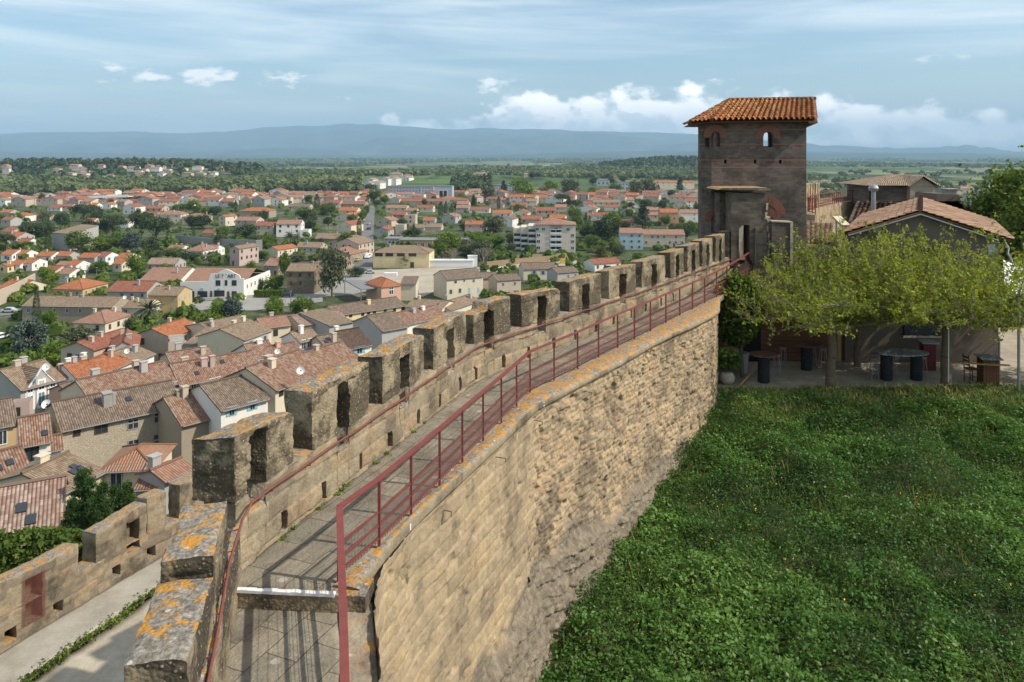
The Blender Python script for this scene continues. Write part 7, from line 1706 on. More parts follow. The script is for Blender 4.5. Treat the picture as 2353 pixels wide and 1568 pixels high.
text("LE 7   ART", 34 * kk * 1.38, e, cw(2062), cz(1257), M['black'], sx=.92); text("e", 15 * kk * 1.3, e, cw(2066), cz(1232), M['black'])
# long hall left of the cinema
e = Hx(1, 1258, 1632, 1288, 1330, -3, 22, 'gs', 'salmon', 'white', rise=3.6, chim=1, wins=None, label='wide low salmon tiled hall with glazed ridge strip left of the white cinema')
# white apartment block with balconies
Yb = ground_hit(dp(3, 900, 0)[0], dp(3, 0, 1028)[1]); kb = Yb / FP / 3.968; Xb = (dp(3, 900, 0)[0] - CX) / FP * Yb; zb_ = float(gz(Xb, Yb))
e = empty('apartment_block', (Xb, Yb, zb_), rad(-3), 'cream five-storey apartment block with stacked balconies and shallow orange roof', 'building')
def bx_(x): return (x - 900) * kb
def bz_(y): return (HY - dp(3, 0, y)[1]) / FP * Yb - zb_
hb = bz_(772); D_ = 15
mb = MB()
for (a, b, y0, y1, h_) in ((730, 862, 0, D_, hb), (862, 962, 1.6, D_, hb), (962, 1090, 0, D_, hb), (655, 730, 3.0, D_ + 3, hb * .93), (585, 655, 6.0, D_ + 5, hb * .86), (515, 585, 9.5, D_ + 8, hb * .80)): mb.box(bx_(a), bx_(b), y0, y1, -1.5, h_)
mb.build('wall', plaster('apartment_render', (0.66, 0.57, 0.47), .15), e)
mb = MB(); z_ = hb; a0, a1 = bx_(722), bx_(1098); pk = (bx_(835), 6.0, z_ + 2.8); pk2 = (bx_(870), 8.0, z_ + 2.8)
mb.face([(a0, -.8, z_), (a1, -.8, z_), pk2, pk], [(0, 0), (18, 0), (10, 6), (8, 6)]); mb.face([(a1, -.8, z_), (a1, D_ + .5, z_), pk2], [(0, 0), (15, 0), (7, 7)]); mb.face([(a1, D_ + .5, z_), (a0, D_ + .5, z_), pk, pk2], [(0, 0), (18, 0), (8, 6), (10, 6)]); mb.face([(a0, D_ + .5, z_), (a0, -.8, z_), pk], [(0, 0), (15, 0), (7, 7)])
mb.face([(a0, -.8, z_ - .05), (a0, D_ + .5, z_ - .05), (a1, D_ + .5, z_ - .05), (a1, -.8, z_ - .05)], [(0, 0)] * 4); mb.build('roof', M['t_salmon'], e)
fh = hb / 5
for f_ in range(4):
    z_ = .6 + f_ * fh
    mb = MB(); mb.box(bx_(860), bx_(964), -.5, 1.6, z_ + fh - .35, z_ + fh - .1); mb.build('balcony_floor', M['white_paint'], e)
    mb = MB(); mb.box(bx_(860), bx_(964), -.5, -.42, z_ + .2, z_ + 1.15); mb.build('balcony_rail', M['white_paint'], e)
    for a, b in ((868, 905), (915, 955)): flatbox(e, 'window', M['glass'], bx_(a), bx_(b), 1.5, 1.62, z_ + .1, z_ + 2.1)
    for i, (a, b, y0) in enumerate(((660, 725, 3.0), (590, 650, 6.0), (520, 580, 9.5))):
        if f_ > 3 - (i > 0): continue
        flatbox(e, 'balcony_opening', M['glass'], bx_(a), bx_(b), y0 - .06, y0, z_ + .3, z_ + 2.3); flatbox(e, 'balcony_rail', M['white_paint'], bx_(a), bx_(b), y0 - .7, y0 - .62, z_ + .1, z_ + 1.0); flatbox(e, 'balcony_floor', M['white_paint'], bx_(a), bx_(b), y0 - .7, y0, z_ - .1, z_ + .1)
for y_ in (871, 928, 985): link('window', wmesh(G, 'shutwhite'), e, loc=(bx_(752), -.02, bz_(y_ + 14)), scale=(1.9, 1, 1.6)); link('window', wmesh(G, 'shutwhite'), e, loc=(bx_(1063), -.02, bz_(y_ + 14)), scale=(1.6, 1, 1.6))
for x_ in (740, 797, 912, 1022): link('window', wmesh(G, 'shutwhite'), e, loc=(bx_(x_), -.02 if x_ != 912 else 1.58, bz_(828)), scale=(1.8, 1, 1.4))
# grey blue flats, white clustered flats, stadium stand, long sheds
def flats(zone, x0, x1, yt, yb, d_, mat, label, nx_, nf, rot=-4, rcol=None):
    px = dp(zone, (x0 + x1) / 2, 0)[0]; Y = ground_hit(px, dp(zone, 0, yb)[1]); k = Y / FP / 3.968; w_ = (x1 - x0) * k; h_ = (yb - yt) * k; X = (px - CX) / FP * Y
    e = empty('flat_block', (X, Y, float(gz(X, Y))), rad(rot), label, 'building'); mb = MB(); mb.box(-w_ / 2, w_ / 2, 0, d_, -2, h_); mb.build('wall', mat, e)
    mb = MB(); mb.box(-w_ / 2 - .3, w_ / 2 + .3, -.3, d_ + .3, h_, h_ + .35); mb.build('roof', rcol or M['greyroof'], e)
    for f_ in range(nf):
        for i in range(nx_):
            cx_ = -w_ / 2 + (i + .5) * w_ / nx_; link('window', wmesh(G, 'shutwhite'), e, loc=(cx_, -.02, h_ - (f_ + .78) * h_ / nf), scale=(w_ / nx_ * .5, 1, h_ / nf * .5))
    return e
flats(2, 1508, 1800, 425, 530, 12, plaster('pale_blue_render', (.36, .40, .46), .1), 'long grey-blue slab of flats with rows of white windows', 10, 4)
flats(2, 1800, 1912, 425, 530, 12, plaster('pale_grey_render', (.44, .48, .52), .1), 'grey wing with dark glazed stair beside the grey-blue flats', 4, 4)
flats(2, 1915, 2082, 422, 552, 12, plaster('steel_render', (.42, .47, .52), .1), 'blank steel-grey end block with white frame by the grey-blue flats', 1, 1)
for k, (a, b, c, d_) in enumerate([(1268, 1345, 395, 452), (1345, 1425, 390, 448), (1425, 1500, 355, 420), (1500, 1572, 352, 415), (1285, 1360, 362, 400), (1205, 1270, 410, 445), (1600, 1690, 345, 375)]):
    Hx(2, a, b, c, d_, -18, 18, 'gf', 'pink', 'white', chim=0, rise=2.5, label=['white stepped flat with pale gable, leftmost front one of the cluster', 'white stepped flat in the middle front of the cluster', 'tall white gabled flat behind the cluster front', 'tall white gabled flat at the right of the cluster', 'small white gabled flat peeping over the cluster', 'low white flat at the left foot of the cluster', 'long white flat lying right of the cluster'][k], name='gabled_flat', cat='building', group='white gabled flats by the wood')
flats(3, 240, 530, 412, 470, 12, plaster('pale_render', (.50, .52, .52), .1), 'long pale school building with three rows of windows behind trees', 12, 3)
flats(3, 1480, 1665, 388, 455, 12, plaster('pale_render_two', (.48, .50, .52), .1), 'pale grey office building left of the orange-roofed barracks', 6, 2)
flats(3, 1285, 1400, 370, 420, 14, plaster('hall_render', (.42, .46, .50), .1), 'pale hall with shallow arched roof among trees', 3, 1)
flats(1, 1515, 1915, 522, 562, 14, plaster('shed_render', (.46, .52, .58), .1), 'long pale blue sports hall beyond the red roofs', 16, 1)
flats(1, 1290, 1515, 515, 560, 14, plaster('shed_render_two', (.42, .46, .50), .1), 'low hall with red sheet roof beside the stadium', 6, 1, rcol=M['t_red'])
e = flats(2, 1595, 1905, 918, 990, 12, M['w_ochre'], 'ochre flat-roofed shop building with round dark openings by the road', 5, 1, rot=-5)
flats(2, 1905, 2240, 920, 990, 12, M['w_wine'], 'wine-red flat-roofed shop wing right of the ochre one', 3, 1, rot=-5)
flats(2, 1460, 1595, 905, 970, 10, M['w_grey'], 'pale grey boxy annex left of the ochre shop building', 1, 1)
Hx(2, 1355, 1872, 1030, 1168, -4, 13, 'hip', 'tan', 'yellow', chim=1, rise=2.6, label='long yellow municipal building with tan hipped roof and ribbon windows by the square', wins=None, pwin=[(2, x, 1047, 3.4, 1.5, G, 'brownwood') for x in (1412, 1508, 1612, 1718)] + [(2, 1716, 1140, 1.6, 2.4, G, 'brownwood')])
e_ = HOUSES[-1]['e']
# stadium
Ys = ground_hit(dp(1, 900, 0)[0], dp(1, 0, 585)[1]); ks = Ys / FP / 3.968; Xs = (dp(1, 910, 0)[0] - CX) / FP * Ys
e = empty('stadium_stand', (Xs, Ys, float(gz(Xs, Ys))), rad(4), 'stadium grandstand with long white cantilevered roof beyond the houses', 'stand'); w_ = 530 * ks / 2
mb = MB(); z1, z2 = 75 * ks, 62 * ks; slab_roof(mb, [(-w_, -3, z2), (w_, -3, z1), (w_, 12, z1 - 1.5), (-w_, 12, z2 - 1.5)], .8); mb.build('roof', M['white_paint'], e)
mb = MB(); mb.face([(-w_, 0, 0), (w_ * .86, 0, 0), (w_ * .86, 12, z2 - 4), (-w_, 12, z2 - 4)]); mb.box(-w_, w_ * .9, 12, 13, 0, z2 - 2); mb.build('seating', plaster('dark_blue_seats', (.06, .08, .13), .2), e)
mb = MB(); mb.box(-w_, w_, -1, -.5, 0, 9 * ks); mb.build('front_wall', M['w_white'], e)
mb = MB(); mb.bar((-w_, -3.4, z2 - .2), (w_, -3.4, z1 - .2), .5, 2.4); mb.build('fascia', M['white_paint'], e)
for k in range(7): mb = MB(); x_ = -w_ + (k + .5) * 2 * w_ / 7; mb.bar((x_, 11, 0), (x_, 11, z2), .5, .5); mb.build('column', M['greyroof'], e)
# canopy beside the orange hipped roof, white box on it
A, B = onz(*dp(5, 1245, 225), -43.2), onz(*dp(5, 1442, 218), -43.2)
e = empty('grey_canopy', (A.x, A.y, -49), 0, 'flat grey sheet canopy on posts left of the orange hipped roof', 'canopy')
mb = MB(); q = [onz(*dp(5, x, y), -43.2) - Vector((A.x, A.y, -49)) for x, y in ((1248, 232), (1445, 212), (1275, 150), (1090, 142))]; slab_roof(mb, [q[0], q[1], q[2], q[3]], .3); mb.build('roof', M['greyroof'], e)
for i in (0, 1, 3): mb = MB(); mb.bar((q[i].x * .96, q[i].y + .3, 0), (q[i].x * .96, q[i].y + .3, 5.6), .25, .25); mb.build('post', M['metalgrey'], e)
mb = MB(); p = onz(*dp(5, 1520, 70), -39.5); mb.box(-2.2, 2.2, -1, 1, 0, 1.2); o = mb.build('white_tank', M['white_paint'], None, loc=(p.x, p.y, -41.1)); tag(o, 'white box unit standing on top of the orange hipped roof', 'box')
mb = MB(); A, B = onz(*dp(4, 1440, 235), -40.5), onz(*dp(4, 1565, 228), -40.5); mb.box(0, (B - A).length, 0, 4, 0, .15, Matrix.Rotation(rad(-14), 4, 'X')); mb.tube((0, 0, 0), (0, 0, -2.4), .05); mb.tube(((B - A).length, 0, 0), ((B - A).length, 0, -2.4), .05); o = mb.build('blue_awning', M['bluetarp'], None, loc=(A.x, A.y, -40.5)); tag(o, 'bright blue awning below the tall ochre house', 'awning')
# big blank party wall, retaining walls, white house on the hill road
Hx(1, 445, 668, 850, 1003, -26, 16, 'shed', 'tan', 'grey', chim=0, rise=3.0, wins=None, label='building with a huge blank grey party wall left of the dark pines')
def lowwall(name, label, pts, h_, mat, cat='wall', th=.4):
    """pts: ground pixels"""
    P_ = [];
    for (z_, x, y) in pts:
        px, py = dp(z_, x, y); Y = ground_hit(px, py); X = (px - CX) / FP * Y; P_.append(Vector((X, Y, float(gz(X, Y)))))
    mb = MB()
    for a, b in zip(P_[:-1], P_[1:]): mb.bar(a + Vector((0, 0, h_ / 2 - .5)), b + Vector((0, 0, h_ / 2 - .5)), th, h_ + 1); 
    o = mb.build(name, mat, None); return tag(o, label, cat)
lowwall('retaining_wall', 'long grey concrete retaining wall holding the road left of the white villa', [(1, 1605, 960), (1, 1990, 1000), (1, 2334, 1012), (2, 350, 1010)], 5.5, M['concrete'])
lowwall('garden_wall', 'long beige retaining wall with rail at the far left', [(1, -30, 1520), (1, 130, 1450), (1, 318, 1340)], 5.0, M['w_beige'])
lowwall('stone_boundary', 'low stone boundary wall in front of the apartment block', [(3, 520, 1090), (3, 1050, 1070)], 2.0, M['w_stone'])
lowwall('reed_fence', 'tall brown reed fence around the building plot', [(3, 280, 1165), (3, 520, 1140), (3, 1020, 1092)], 2.6, M['reed'], 'fence', .15)
lowwall('parapet_wall', 'pale concrete bridge parapet beside the main road', [(1, 1690, 1475), (2, 300, 1440), (2, 560, 1425)], 1.0, M['w_grey'])
# roads
def road(name, pts, mat, lift=.12):
    P_ = [];
    for (z_, x, y) in pts:
        px, py = dp(z_, x, y); Y = ground_hit(px, py); P_.append(((px - CX) / FP * Y, Y))
    n = len(P_) // 2; mb = MB(); Ls, Rs = P_[:n], P_[n:][::-1]
    for i in range(n - 1):
        for k in range(8):
            t0_, t1_ = k / 8, (k + 1) / 8; q = []
            for (S_, t_) in ((Ls, t0_), (Rs, t0_), (Rs, t1_), (Ls, t1_)):
                x = S_[i][0] * (1 - t_) + S_[i + 1][0] * t_; y = S_[i][1] * (1 - t_) + S_[i + 1][1] * t_; q.append((x, y, float(gz(x, y)) + lift))
            mb.face(q)
    o = mb.build(name, mat, None); o['kind'] = 'structure'; return o
road('street', [(2, 1165, 1190), (2, 1240, 1000), (2, 1262, 800), (2, 1330, 600), (2, 1375, 600), (2, 1368, 800), (2, 1362, 1000), (2, 1350, 1190)], M['asphalt'])
road('main_road', [(2, 0, 1500), (2, 600, 1450), (2, 1150, 1420), (2, 1800, 1250), (2, 1330, 1190), (2, 1120, 1230), (2, 650, 1420), (2, 0, 1450)][:4] + [(2, 1700, 1180), (2, 1120, 1215), (2, 650, 1405), (2, 0, 1448)], M['paleroad'], .10)
road('square', [(2, 1350, 1440), (2, 1800, 1440), (2, 2334, 1200), (2, 2334, 1165), (2, 1870, 1170), (2, 1350, 1190)], M['square'], .14)
road('quay_road', [(1, 1700, 1560), (1, 2334, 1560), (2, 900, 1480), (2, 900, 1440), (2, 0, 1470), (1, 1700, 1480)], M['paleroad'], .16)
road('avenue', [(4, -40, 190), (4, 180, 170), (4, 640, 190), (4, 640, 150), (4, 180, 120), (4, -40, 120)], M['asphalt'], .14)
road('building_plot', [(3, 280, 1240), (3, 600, 1160), (3, 1100, 1150), (3, 1100, 1100), (3, 600, 1110), (3, 280, 1190)], M['square'], .2)

# ------------------------------------------------------------------ explicit trees: zone, kind, x, base, width, height
TL_ = '''4 cypress 318 365 62 400|4 lime 415 300 150 150|4 blue 200 620 290 350|4 lime 430 660 260 190|4 palm 1310 300 250 230|4 fir 915 775 120 190|4 fir 985 765 110 190|4 lime 1950 300 210 190|4 blue 2075 270 190 210|4 round 800 360 180 90|4 round 1060 440 200 110|4 olive 640 460 260 150|4 dark 560 330 90 80|4 olive 1180 320 150 110
1 pine 715 755 215 150|1 dark 530 810 120 130|1 cypress 608 800 38 110|1 blue 860 760 80 110|1 pine 985 900 230 195|1 dark 890 900 150 150|1 pine 1255 880 210 200|1 pine 1380 980 240 250|1 round 670 1030 200 180|1 lime 880 1010 160 110|1 round 1040 1030 180 170|1 blue 1170 1035 150 170|1 dark 1340 1045 150 150|1 dark 300 930 170 170|1 dark 210 880 130 120|1 dark 410 920 110 150|1 cypress 425 1010 60 160|1 round 180 1010 170 70|1 dark 1820 820 160 120|1 lime 1750 680 130 120|1 dark 1945 690 110 75|1 dark 1250 590 120 75|1 cypress 450 600 26 90|1 dark 370 600 60 110|1 dark 1310 600 60 60
1 lime 1210 1250 180 180|1 round 1120 1290 120 80|1 lime 400 1330 190 140|1 round 870 1220 140 110|1 palm 1890 1150 150 100|1 dark 2190 900 220 120|1 round 1560 1080 180 90|1 olive 1450 1090 160 70|1 dark 1700 1110 200 70|1 olive 2150 980 160 60|1 round 1620 650 120 60|1 lime 1870 690 90 70|1 lime 130 760 90 90|1 olive 380 770 110 110|1 round 2110 620 80 50
2 cypress 842 640 56 130|2 round 770 580 100 70|2 round 940 690 140 110|2 round 730 730 200 110|2 dark 560 840 120 90|2 lime 1255 740 80 100|2 round 1300 690 50 90|2 cypress 1228 870 44 140|2 dark 1170 840 90 70|2 palm 590 960 110 110|2 palm 650 950 90 80|2 dark 415 970 100 90|2 dark 880 1010 70 100|2 round 545 1290 110 250|2 lime 245 1250 120 130|2 round 450 1400 150 150|2 lime 340 1380 150 90|2 dark 300 1400 90 120|2 olive 960 1450 260 420|2 dark 1185 1260 150 90|2 lime 440 1580 150 130|2 round 690 1600 200 150|2 lime 2025 1080 220 210|2 olive 1480 1150 150 90|2 olive 1640 1170 130 110|2 olive 1800 1165 130 115|2 bare 2060 1160 160 190|2 olive 2220 1060 160 130|2 round 1365 560 120 110|2 lime 1460 590 90 80|2 dark 1330 470 120 60|2 cypress 1975 700 46 120|2 cypress 2020 670 34 100|2 fir 2275 605 70 95|2 lime 2160 560 80 70|2 dark 1700 890 180 80|2 cypress 760 760 24 90|2 round 820 1110 130 60|2 olive 650 1120 170 70|2 round 350 1110 110 90|2 dark 590 870 90 60|2 cypress 1310 600 30 90|2 cypress 2075 660 22 70
3 lime 605 555 240 185|3 olive 790 520 110 80|3 lime 855 505 170 120|3 olive 1040 520 180 150|3 lime 1255 530 110 90|3 round 1465 510 130 110|3 olive 1640 530 150 150|3 olive 1760 520 180 150|3 dark 1250 410 80 70|3 dark 1430 410 80 70|3 fir 2050 470 100 120|3 fir 1900 450 44 70|3 cypress 1848 510 34 90|3 dark 1970 545 70 80|3 lime 40 570 80 70|3 fir 160 600 70 95|3 olive 300 570 130 130|3 fir 435 500 100 120|3 cypress 388 630 32 100|3 pine 975 600 150 100|3 purple 1035 600 60 60|3 olive 1100 610 90 60|3 round 1090 740 120 110|3 fir 1720 810 220 200|3 lime 1440 800 150 130|3 round 1260 900 190 130|3 dark 1390 950 230 240|3 dark 1180 900 120 120|3 round 1240 990 140 110|3 olive 1490 1060 110 90|3 round 1340 1000 150 70|3 round 2010 850 130 90|3 round 2150 870 140 120|3 dark 2110 910 90 120|3 purple 1350 1070 180 60|3 olive 340 880 200 160|3 olive 380 820 120 120|3 lime 180 940 150 90|3 lime 330 990 220 110|3 round 480 1080 150 60|3 olive 540 1000 150 110|3 olive 240 1110 220 180|3 bare 250 1160 170 200|3 olive 90 1100 160 130|3 dark 300 430 60 110|3 round 350 1080 160 60|3 dark 1740 620 120 70|3 dark 700 350 70 55|3 dark 760 340 60 40|3 round 1530 390 80 70|3 olive 1940 910 120 70
5 round 460 760 150 160|5 lime 830 640 240 100|5 lime 880 600 130 80|5 lime 440 505 150 140|5 round 690 520 215 175|5 blue 50 580 170 240|5 lime 446 740 90 120'''
for ln_ in TL_.replace('\n', '|').split('|'):
    f_ = ln_.split(); z_ = int(f_[0]); x, yb, w_, h_ = [int(v) for v in f_[2:6]]
    if z_ in (4, 5, 6) and f_[1] in ('fir',) or z_ == 6:
        pass
    tree_px(f_[1], z_, x, yb, w_, h_)
for px_, py_, w_ in ((194, 1082, 120), (236, 1112, 100), (264, 1120, 84), (292, 1110, 84), (166, 1150, 90), (213, 1150, 130), (252, 1160, 120), (300, 1140, 80)):
    Yq = 44 + px_ % 5; k_ = Yq / FP; t_ = at(px_, py_, Yq); b_ = -23.5; tree('firn', t_.x, Yq, w_ * k_ * 1.15, t_.z - b_ + .3, b_)
# ------------------------------------------------------------------ rest of the lower town, filled in between the picked houses
OUT = [(-100, 1310), (380, 1120), (440, 1000), (680, 930), (850, 850), (1000, 740), (1200, 660), (1400, 600), (1600, 545), (1700, 520), (1900, 470), (2500, 420)]
def visible(px, py): return -60 < px < 1640 and py < np.interp(px, [a for a, b in OUT], [b for a, b in OUT])
def street_near(px, py):
    c = np.interp(py, [440, 480, 560, 640], [858, 852, 835, 805]); return abs(px - c) < 6 + (py - 440) * .13 and py < 640
rf = random.Random(77)
cnt = 0
rows = [452, 457, 462, 468, 474, 481, 489, 498, 508, 520, 534, 550, 568, 588]
def free(X, Y, rad_):
    for h in HOUSES:
        if (h['x'] - X) ** 2 + (h['y'] - Y) ** 2 < (h['r'] * .8 + rad_) ** 2: return False
    return True
TPOS = [(t[0].location.x, t[0].location.y, t[2] * .5) for t in TREES]
def freet(X, Y, rad_): return all((a - X) ** 2 + (b - Y) ** 2 > (c * .7 + rad_) ** 2 for a, b, c in TPOS)
for ri, py in enumerate(rows):
    px = -40 + rf.uniform(0, 20)
    while px < 1640:
        Y = ground_hit(px, py) + rf.uniform(-6, 6); wpx = rf.uniform(24, 40) if py < 500 else rf.uniform(40, 60); X = (px - CX) / FP * Y; w_ = min(23, max(10, wpx * 1.05 * Y / FP))
        edge_hi = 447 + 6 * math.sin(px * .02) + (8 if px < 260 else 0) + (-14 if 1100 < px else 0)
        if py > edge_hi and visible(px, py) and not street_near(px, py) and free(X, Y, w_ * .34) and freet(X, Y, w_ * .2) and cnt < 185 and rf.random() < (.97 if py < 530 else .6) and not (560 < px < 1000 and py > 600) and not (920 < px < 1080 and py > 590):
            rot = rf.choice([-4, -8, -14, -18, 6, -25]); kd = rf.choice(['gs', 'gs', 'gs', 'gf', 'gf', 'hip']); c, s_ = math.cos(rad(rot)) * w_ / 2, math.sin(rad(rot)) * w_ / 2
            hh = rf.choice([3.6, 4.8, 6.0, 6.6, 7.0]); g = float(gz(X, Y)); d_ = rf.uniform(9, 15)
            house((X - c, Y - s_), (X + c, Y + s_), g + hh, d_, min(2.6, .2 * (w_ if kd == 'gf' else d_)), kd, rf.choice(['orange', 'orange', 'red', 'red', 'red', 'salmon', 'salmon', 'tan']), rf.choice(['white', 'white', 'cream', 'cream', 'beige', 'beige', 'grey', 'pink']), zb=g, chim=rf.choice([0, 1, 1]), maxw=3 if Y > 500 else 6); cnt += 1
        px += wpx * rf.uniform(.75, 1.0)
print('filled', cnt, 'houses', len(HOUSES))
tc = 0
for k in range(900):
    if tc > 120: break
    px, py = rf.uniform(-40, 1640), 446 + 150 * rf.random() ** 1.3
    if not visible(px, py) or street_near(px, py) or (920 < px < 1080 and py > 590): continue
    Y = ground_hit(px, py); X = (px - CX) / FP * Y; w_ = rf.uniform(5, 9)
    if free(X, Y, 2.0) and freet(X, Y, 2.5): 
        kd = rf.choice(['round', 'round', 'lime', 'dark', 'dark', 'olive', 'cypress', 'pine']); h_ = w_ * rf.uniform(.9, 1.2)
        if kd == 'cypress': w_, h_ = rf.uniform(2, 3), rf.uniform(8, 12)
        tree(kd, X, Y, w_, h_); TPOS.append((X, Y, w_ * .5)); tc += 1
# villas on the far ridge
vg = 0
for k in range(400):
    if vg >= 46: break
    px = rf.choice([rf.uniform(-10, 540), rf.uniform(100, 520)]); py = rf.uniform(386, 410)
    Y = ground_hit(px, py); X = (px - CX) / FP * Y
    if 1250 < Y < 1720 and all((h['x'] - X) ** 2 + (h['y'] - Y) ** 2 > 20 ** 2 for h in HOUSES):
        w_ = rf.uniform(11, 20); g = float(gz(X, Y)); house((X - w_ / 2, Y + 1), (X + w_ / 2, Y - 1), g + rf.choice([4.0, 5.5, 7.0]), 11, 2.0, rf.choice(['gs', 'hip', 'gf']), rf.choice(['salmon', 'tan', 'red']), rf.choice(['white', 'cream', 'white', 'beige']), zb=g, chim=0, maxw=2, name='villa', cat='villa', group='villas on the wooded ridge'); vg += 1
for (px0_, px1_, y0_, y1_, n_) in ((1120, 1240, 378, 386, 12), (905, 1240, 400, 409, 14), (1340, 1420, 372, 384, 10), (1520, 1600, 368, 378, 5), (1860, 2353, 420, 448, 16)):
    for _ in range(n_):
        px, py = rf.uniform(px0_, px1_), rf.uniform(y0_, y1_); Y = ground_hit(px, py); X = (px - CX) / FP * Y
        if Y > 5200 or not all((h['x'] - X) ** 2 + (h['y'] - Y) ** 2 > 18 ** 2 for h in HOUSES): continue
        w_ = rf.uniform(12, 26); g = float(gz(X, Y)); house((X - w_ / 2, Y), (X + w_ / 2, Y), g + rf.choice([4, 6]), 12, 2.2, rf.choice(['gs', 'hip']), rf.choice(['salmon', 'tan', 'pink']), rf.choice(['white', 'cream', 'beige']), zb=g, chim=0, maxw=2, name='farmhouse', cat='farmhouse', group='scattered houses of the plain')

# ------------------------------------------------------------------ labels that single out each house and tree by look and neighbours
LM = [('the straight street', 838, 540), ('the white cinema', 520, 650), ('the blue-fronted house', 1450, 560), ('the apartment block', 1275, 550), ('the dark pines', 325, 540), ('the stadium stand', 230, 455), ('the grey-blue flats', 960, 440), ('the hillside flats', 870, 425),
      ('the municipal building', 920, 590), ('the orange-walled house', 1540, 510), ('the tall ochre house', 380, 690), ('the grey party wall', 140, 545), ('the arched villa', 460, 575), ('the round lime tree', 1200, 445), ('the retaining wall', 520, 560), ('the dark tower', 1600, 480), ('the rubble house', 280, 960)]
WW = {'white': 'white', 'cream': 'cream', 'beige': 'beige', 'stone': 'brownish stone', 'grey': 'grey', 'peach': 'peach', 'ochre': 'ochre', 'blue': 'pale blue', 'pink': 'pinkish', 'wine': 'wine-red', 'orangewall': 'orange', 'yellow': 'pale yellow', 'rubble': 'rubble', 'darkrubble': 'dark rubble stone'}
RW = {'orange': 'bright orange', 'red': 'brick-red', 'salmon': 'salmon', 'tan': 'faded tan', 'brown': 'brown', 'mottle': 'mottled', 'patchy': 'patchy', 'pink': 'pinkish', 'dark': 'dark brown', 'concrete': 'grey'}
KW = {'gs': 'pitched', 'gf': 'front-gabled', 'hip': 'hipped', 'shed': 'lean-to', 'flat': 'flat'}
ORD = ['nearest', 'second', 'third', 'fourth', 'fifth', 'sixth', 'seventh', 'eighth', 'ninth', 'tenth', 'eleventh', 'twelfth']
def place(x, y, z):
    px, py = CX + FP * x / y, HY - FP * z / y
    b = min(LM, key=lambda l: (l[1] - px) ** 2 + (2.2 * (l[2] - py)) ** 2); dx_, dy_ = px - b[1], 2.2 * (py - b[2])
    r_ = ('right of' if dx_ > 0 else 'left of') if abs(dx_) > abs(dy_) else ('in front of' if dy_ > 0 else 'behind')
    return b[0], r_, math.hypot(dx_, dy_)
def relabel(items):
    g = {}
    for o, words, x, y, z in items: nm, r_, d_ = place(x, y, z); g.setdefault((words, r_, nm), []).append((d_, o))
    for (words, r_, nm), L in g.items():
        L.sort(key=lambda t_: t_[0])
        for i, (d_, o) in enumerate(L):
            if len(L) == 1: o['label'] = '%s %s %s' % (words, r_, nm)
            elif len((words + r_ + nm).replace('-', ' ').split()) > 12: o['label'] = '%s, %s %s %s' % (words.replace(' with', ',').replace('two-storey ', '').replace('wide ', ''), ORD[i] if i < 12 else 'farther', r_, nm)
            else: o['label'] = '%s, %s one %s %s' % (words, ORD[i] if i < 12 else 'farther', r_, nm)
it = []
for h in HOUSES:
    if h['label']: continue
    sz = 'small ' if h['w'] < 10 else 'wide ' if h['w'] > 18 else ''; st = 'two-storey ' if h['h'] > 5 else 'low '
    it.append((h['e'], '%s%s%s %s with %s %s roof' % (sz, '' if sz else st, WW[h['wc']], 'house' if h['e'].name.startswith('house') else h['e'].name.split('.')[0], RW.get(h['rc'], 'grey'), KW[h['kind']]), h['x'], h['y'], h['e'].location.z))
relabel(it)
relabel([(t_[0], (('small ' if t_[3] < 5.5 else 'tall ' if t_[3] > 11 else '') + t_[1]), t_[0].location.x, t_[0].location.y, t_[0].location.z) for t_ in TREES if not t_[4]])

# ------------------------------------------------------------------ vehicles, lamp posts, small street things
def car(px, py, zone, rot, colr, label, van=False):
    a, b = dp(zone, px, py); Y = ground_hit(a, b); X = (a - CX) / FP * Y; e = empty('van' if van else 'parked_car', (X, Y, float(gz(X, Y)) + .2), rad(rot), label, 'van' if van else 'car', None if van else 'cars parked in the lower town')
    L, W_, H_ = (5.2, 1.95, 2.1) if van else (4.3, 1.75, 1.45)
    side = [(-L / 2, .35), (-L / 2, .8), (-L / 2 * .9, .95), (-L * .36, H_ * .96 if van else H_ * .62), (-L * .22, H_), (L * .18 if not van else L * .45, H_), (L * .36 if not van else L * .49, H_ * .64), (L / 2, H_ * .55), (L / 2, .35)]
    mb = MB(); n = len(side); A_ = [(x, -W_ / 2, z) for x, z in side]; B_ = [(x, W_ / 2, z) for x, z in side]; mb.face(A_); mb.face(B_[::-1])
    for i in range(n): j = (i + 1) % n; mb.face([A_[j], A_[i], B_[i], B_[j]])
    mb.build('body', M[colr], e)
    mb = MB(); zz_ = (H_ * .62, H_ * .93); mb.box(-L * .26, L * .2, -W_ / 2 - .015, -W_ / 2, *zz_); mb.box(-L * .26, L * .2, W_ / 2, W_ / 2 + .015, *zz_); mb.build('side_window', M['glass'], e)
    mb = MB(); mb.face([(-L * .375, -W_ * .42, H_ * .64), (-L * .375, W_ * .42, H_ * .64), (-L * .235, W_ * .4, H_ * .97), (-L * .235, -W_ * .4, H_ * .97)]); mb.build('windscreen', M['glass'], e)
    for x in (-L * .31, L * .31):
        for y in (-W_ / 2 + .08, W_ / 2 - .08): mb = MB(); mb.tube((x, y - .1, .32), (x, y + .1, .32), .32, n=12); mb.build('wheel', M['black'], e)
M['silver'] = flatmat('silver_paint', (.45, .46, .48), .3, .6, var=.03); M['navy'] = flatmat('navy_paint', (.02, .03, .06), .3, .6, var=.05); M['redpaint'] = flatmat('red_paint', (.45, .03, .02), .3, .6, var=.05); M['yellowpaint'] = flatmat('yellow_paint', (.6, .45, .08), .4, .5, var=.05)
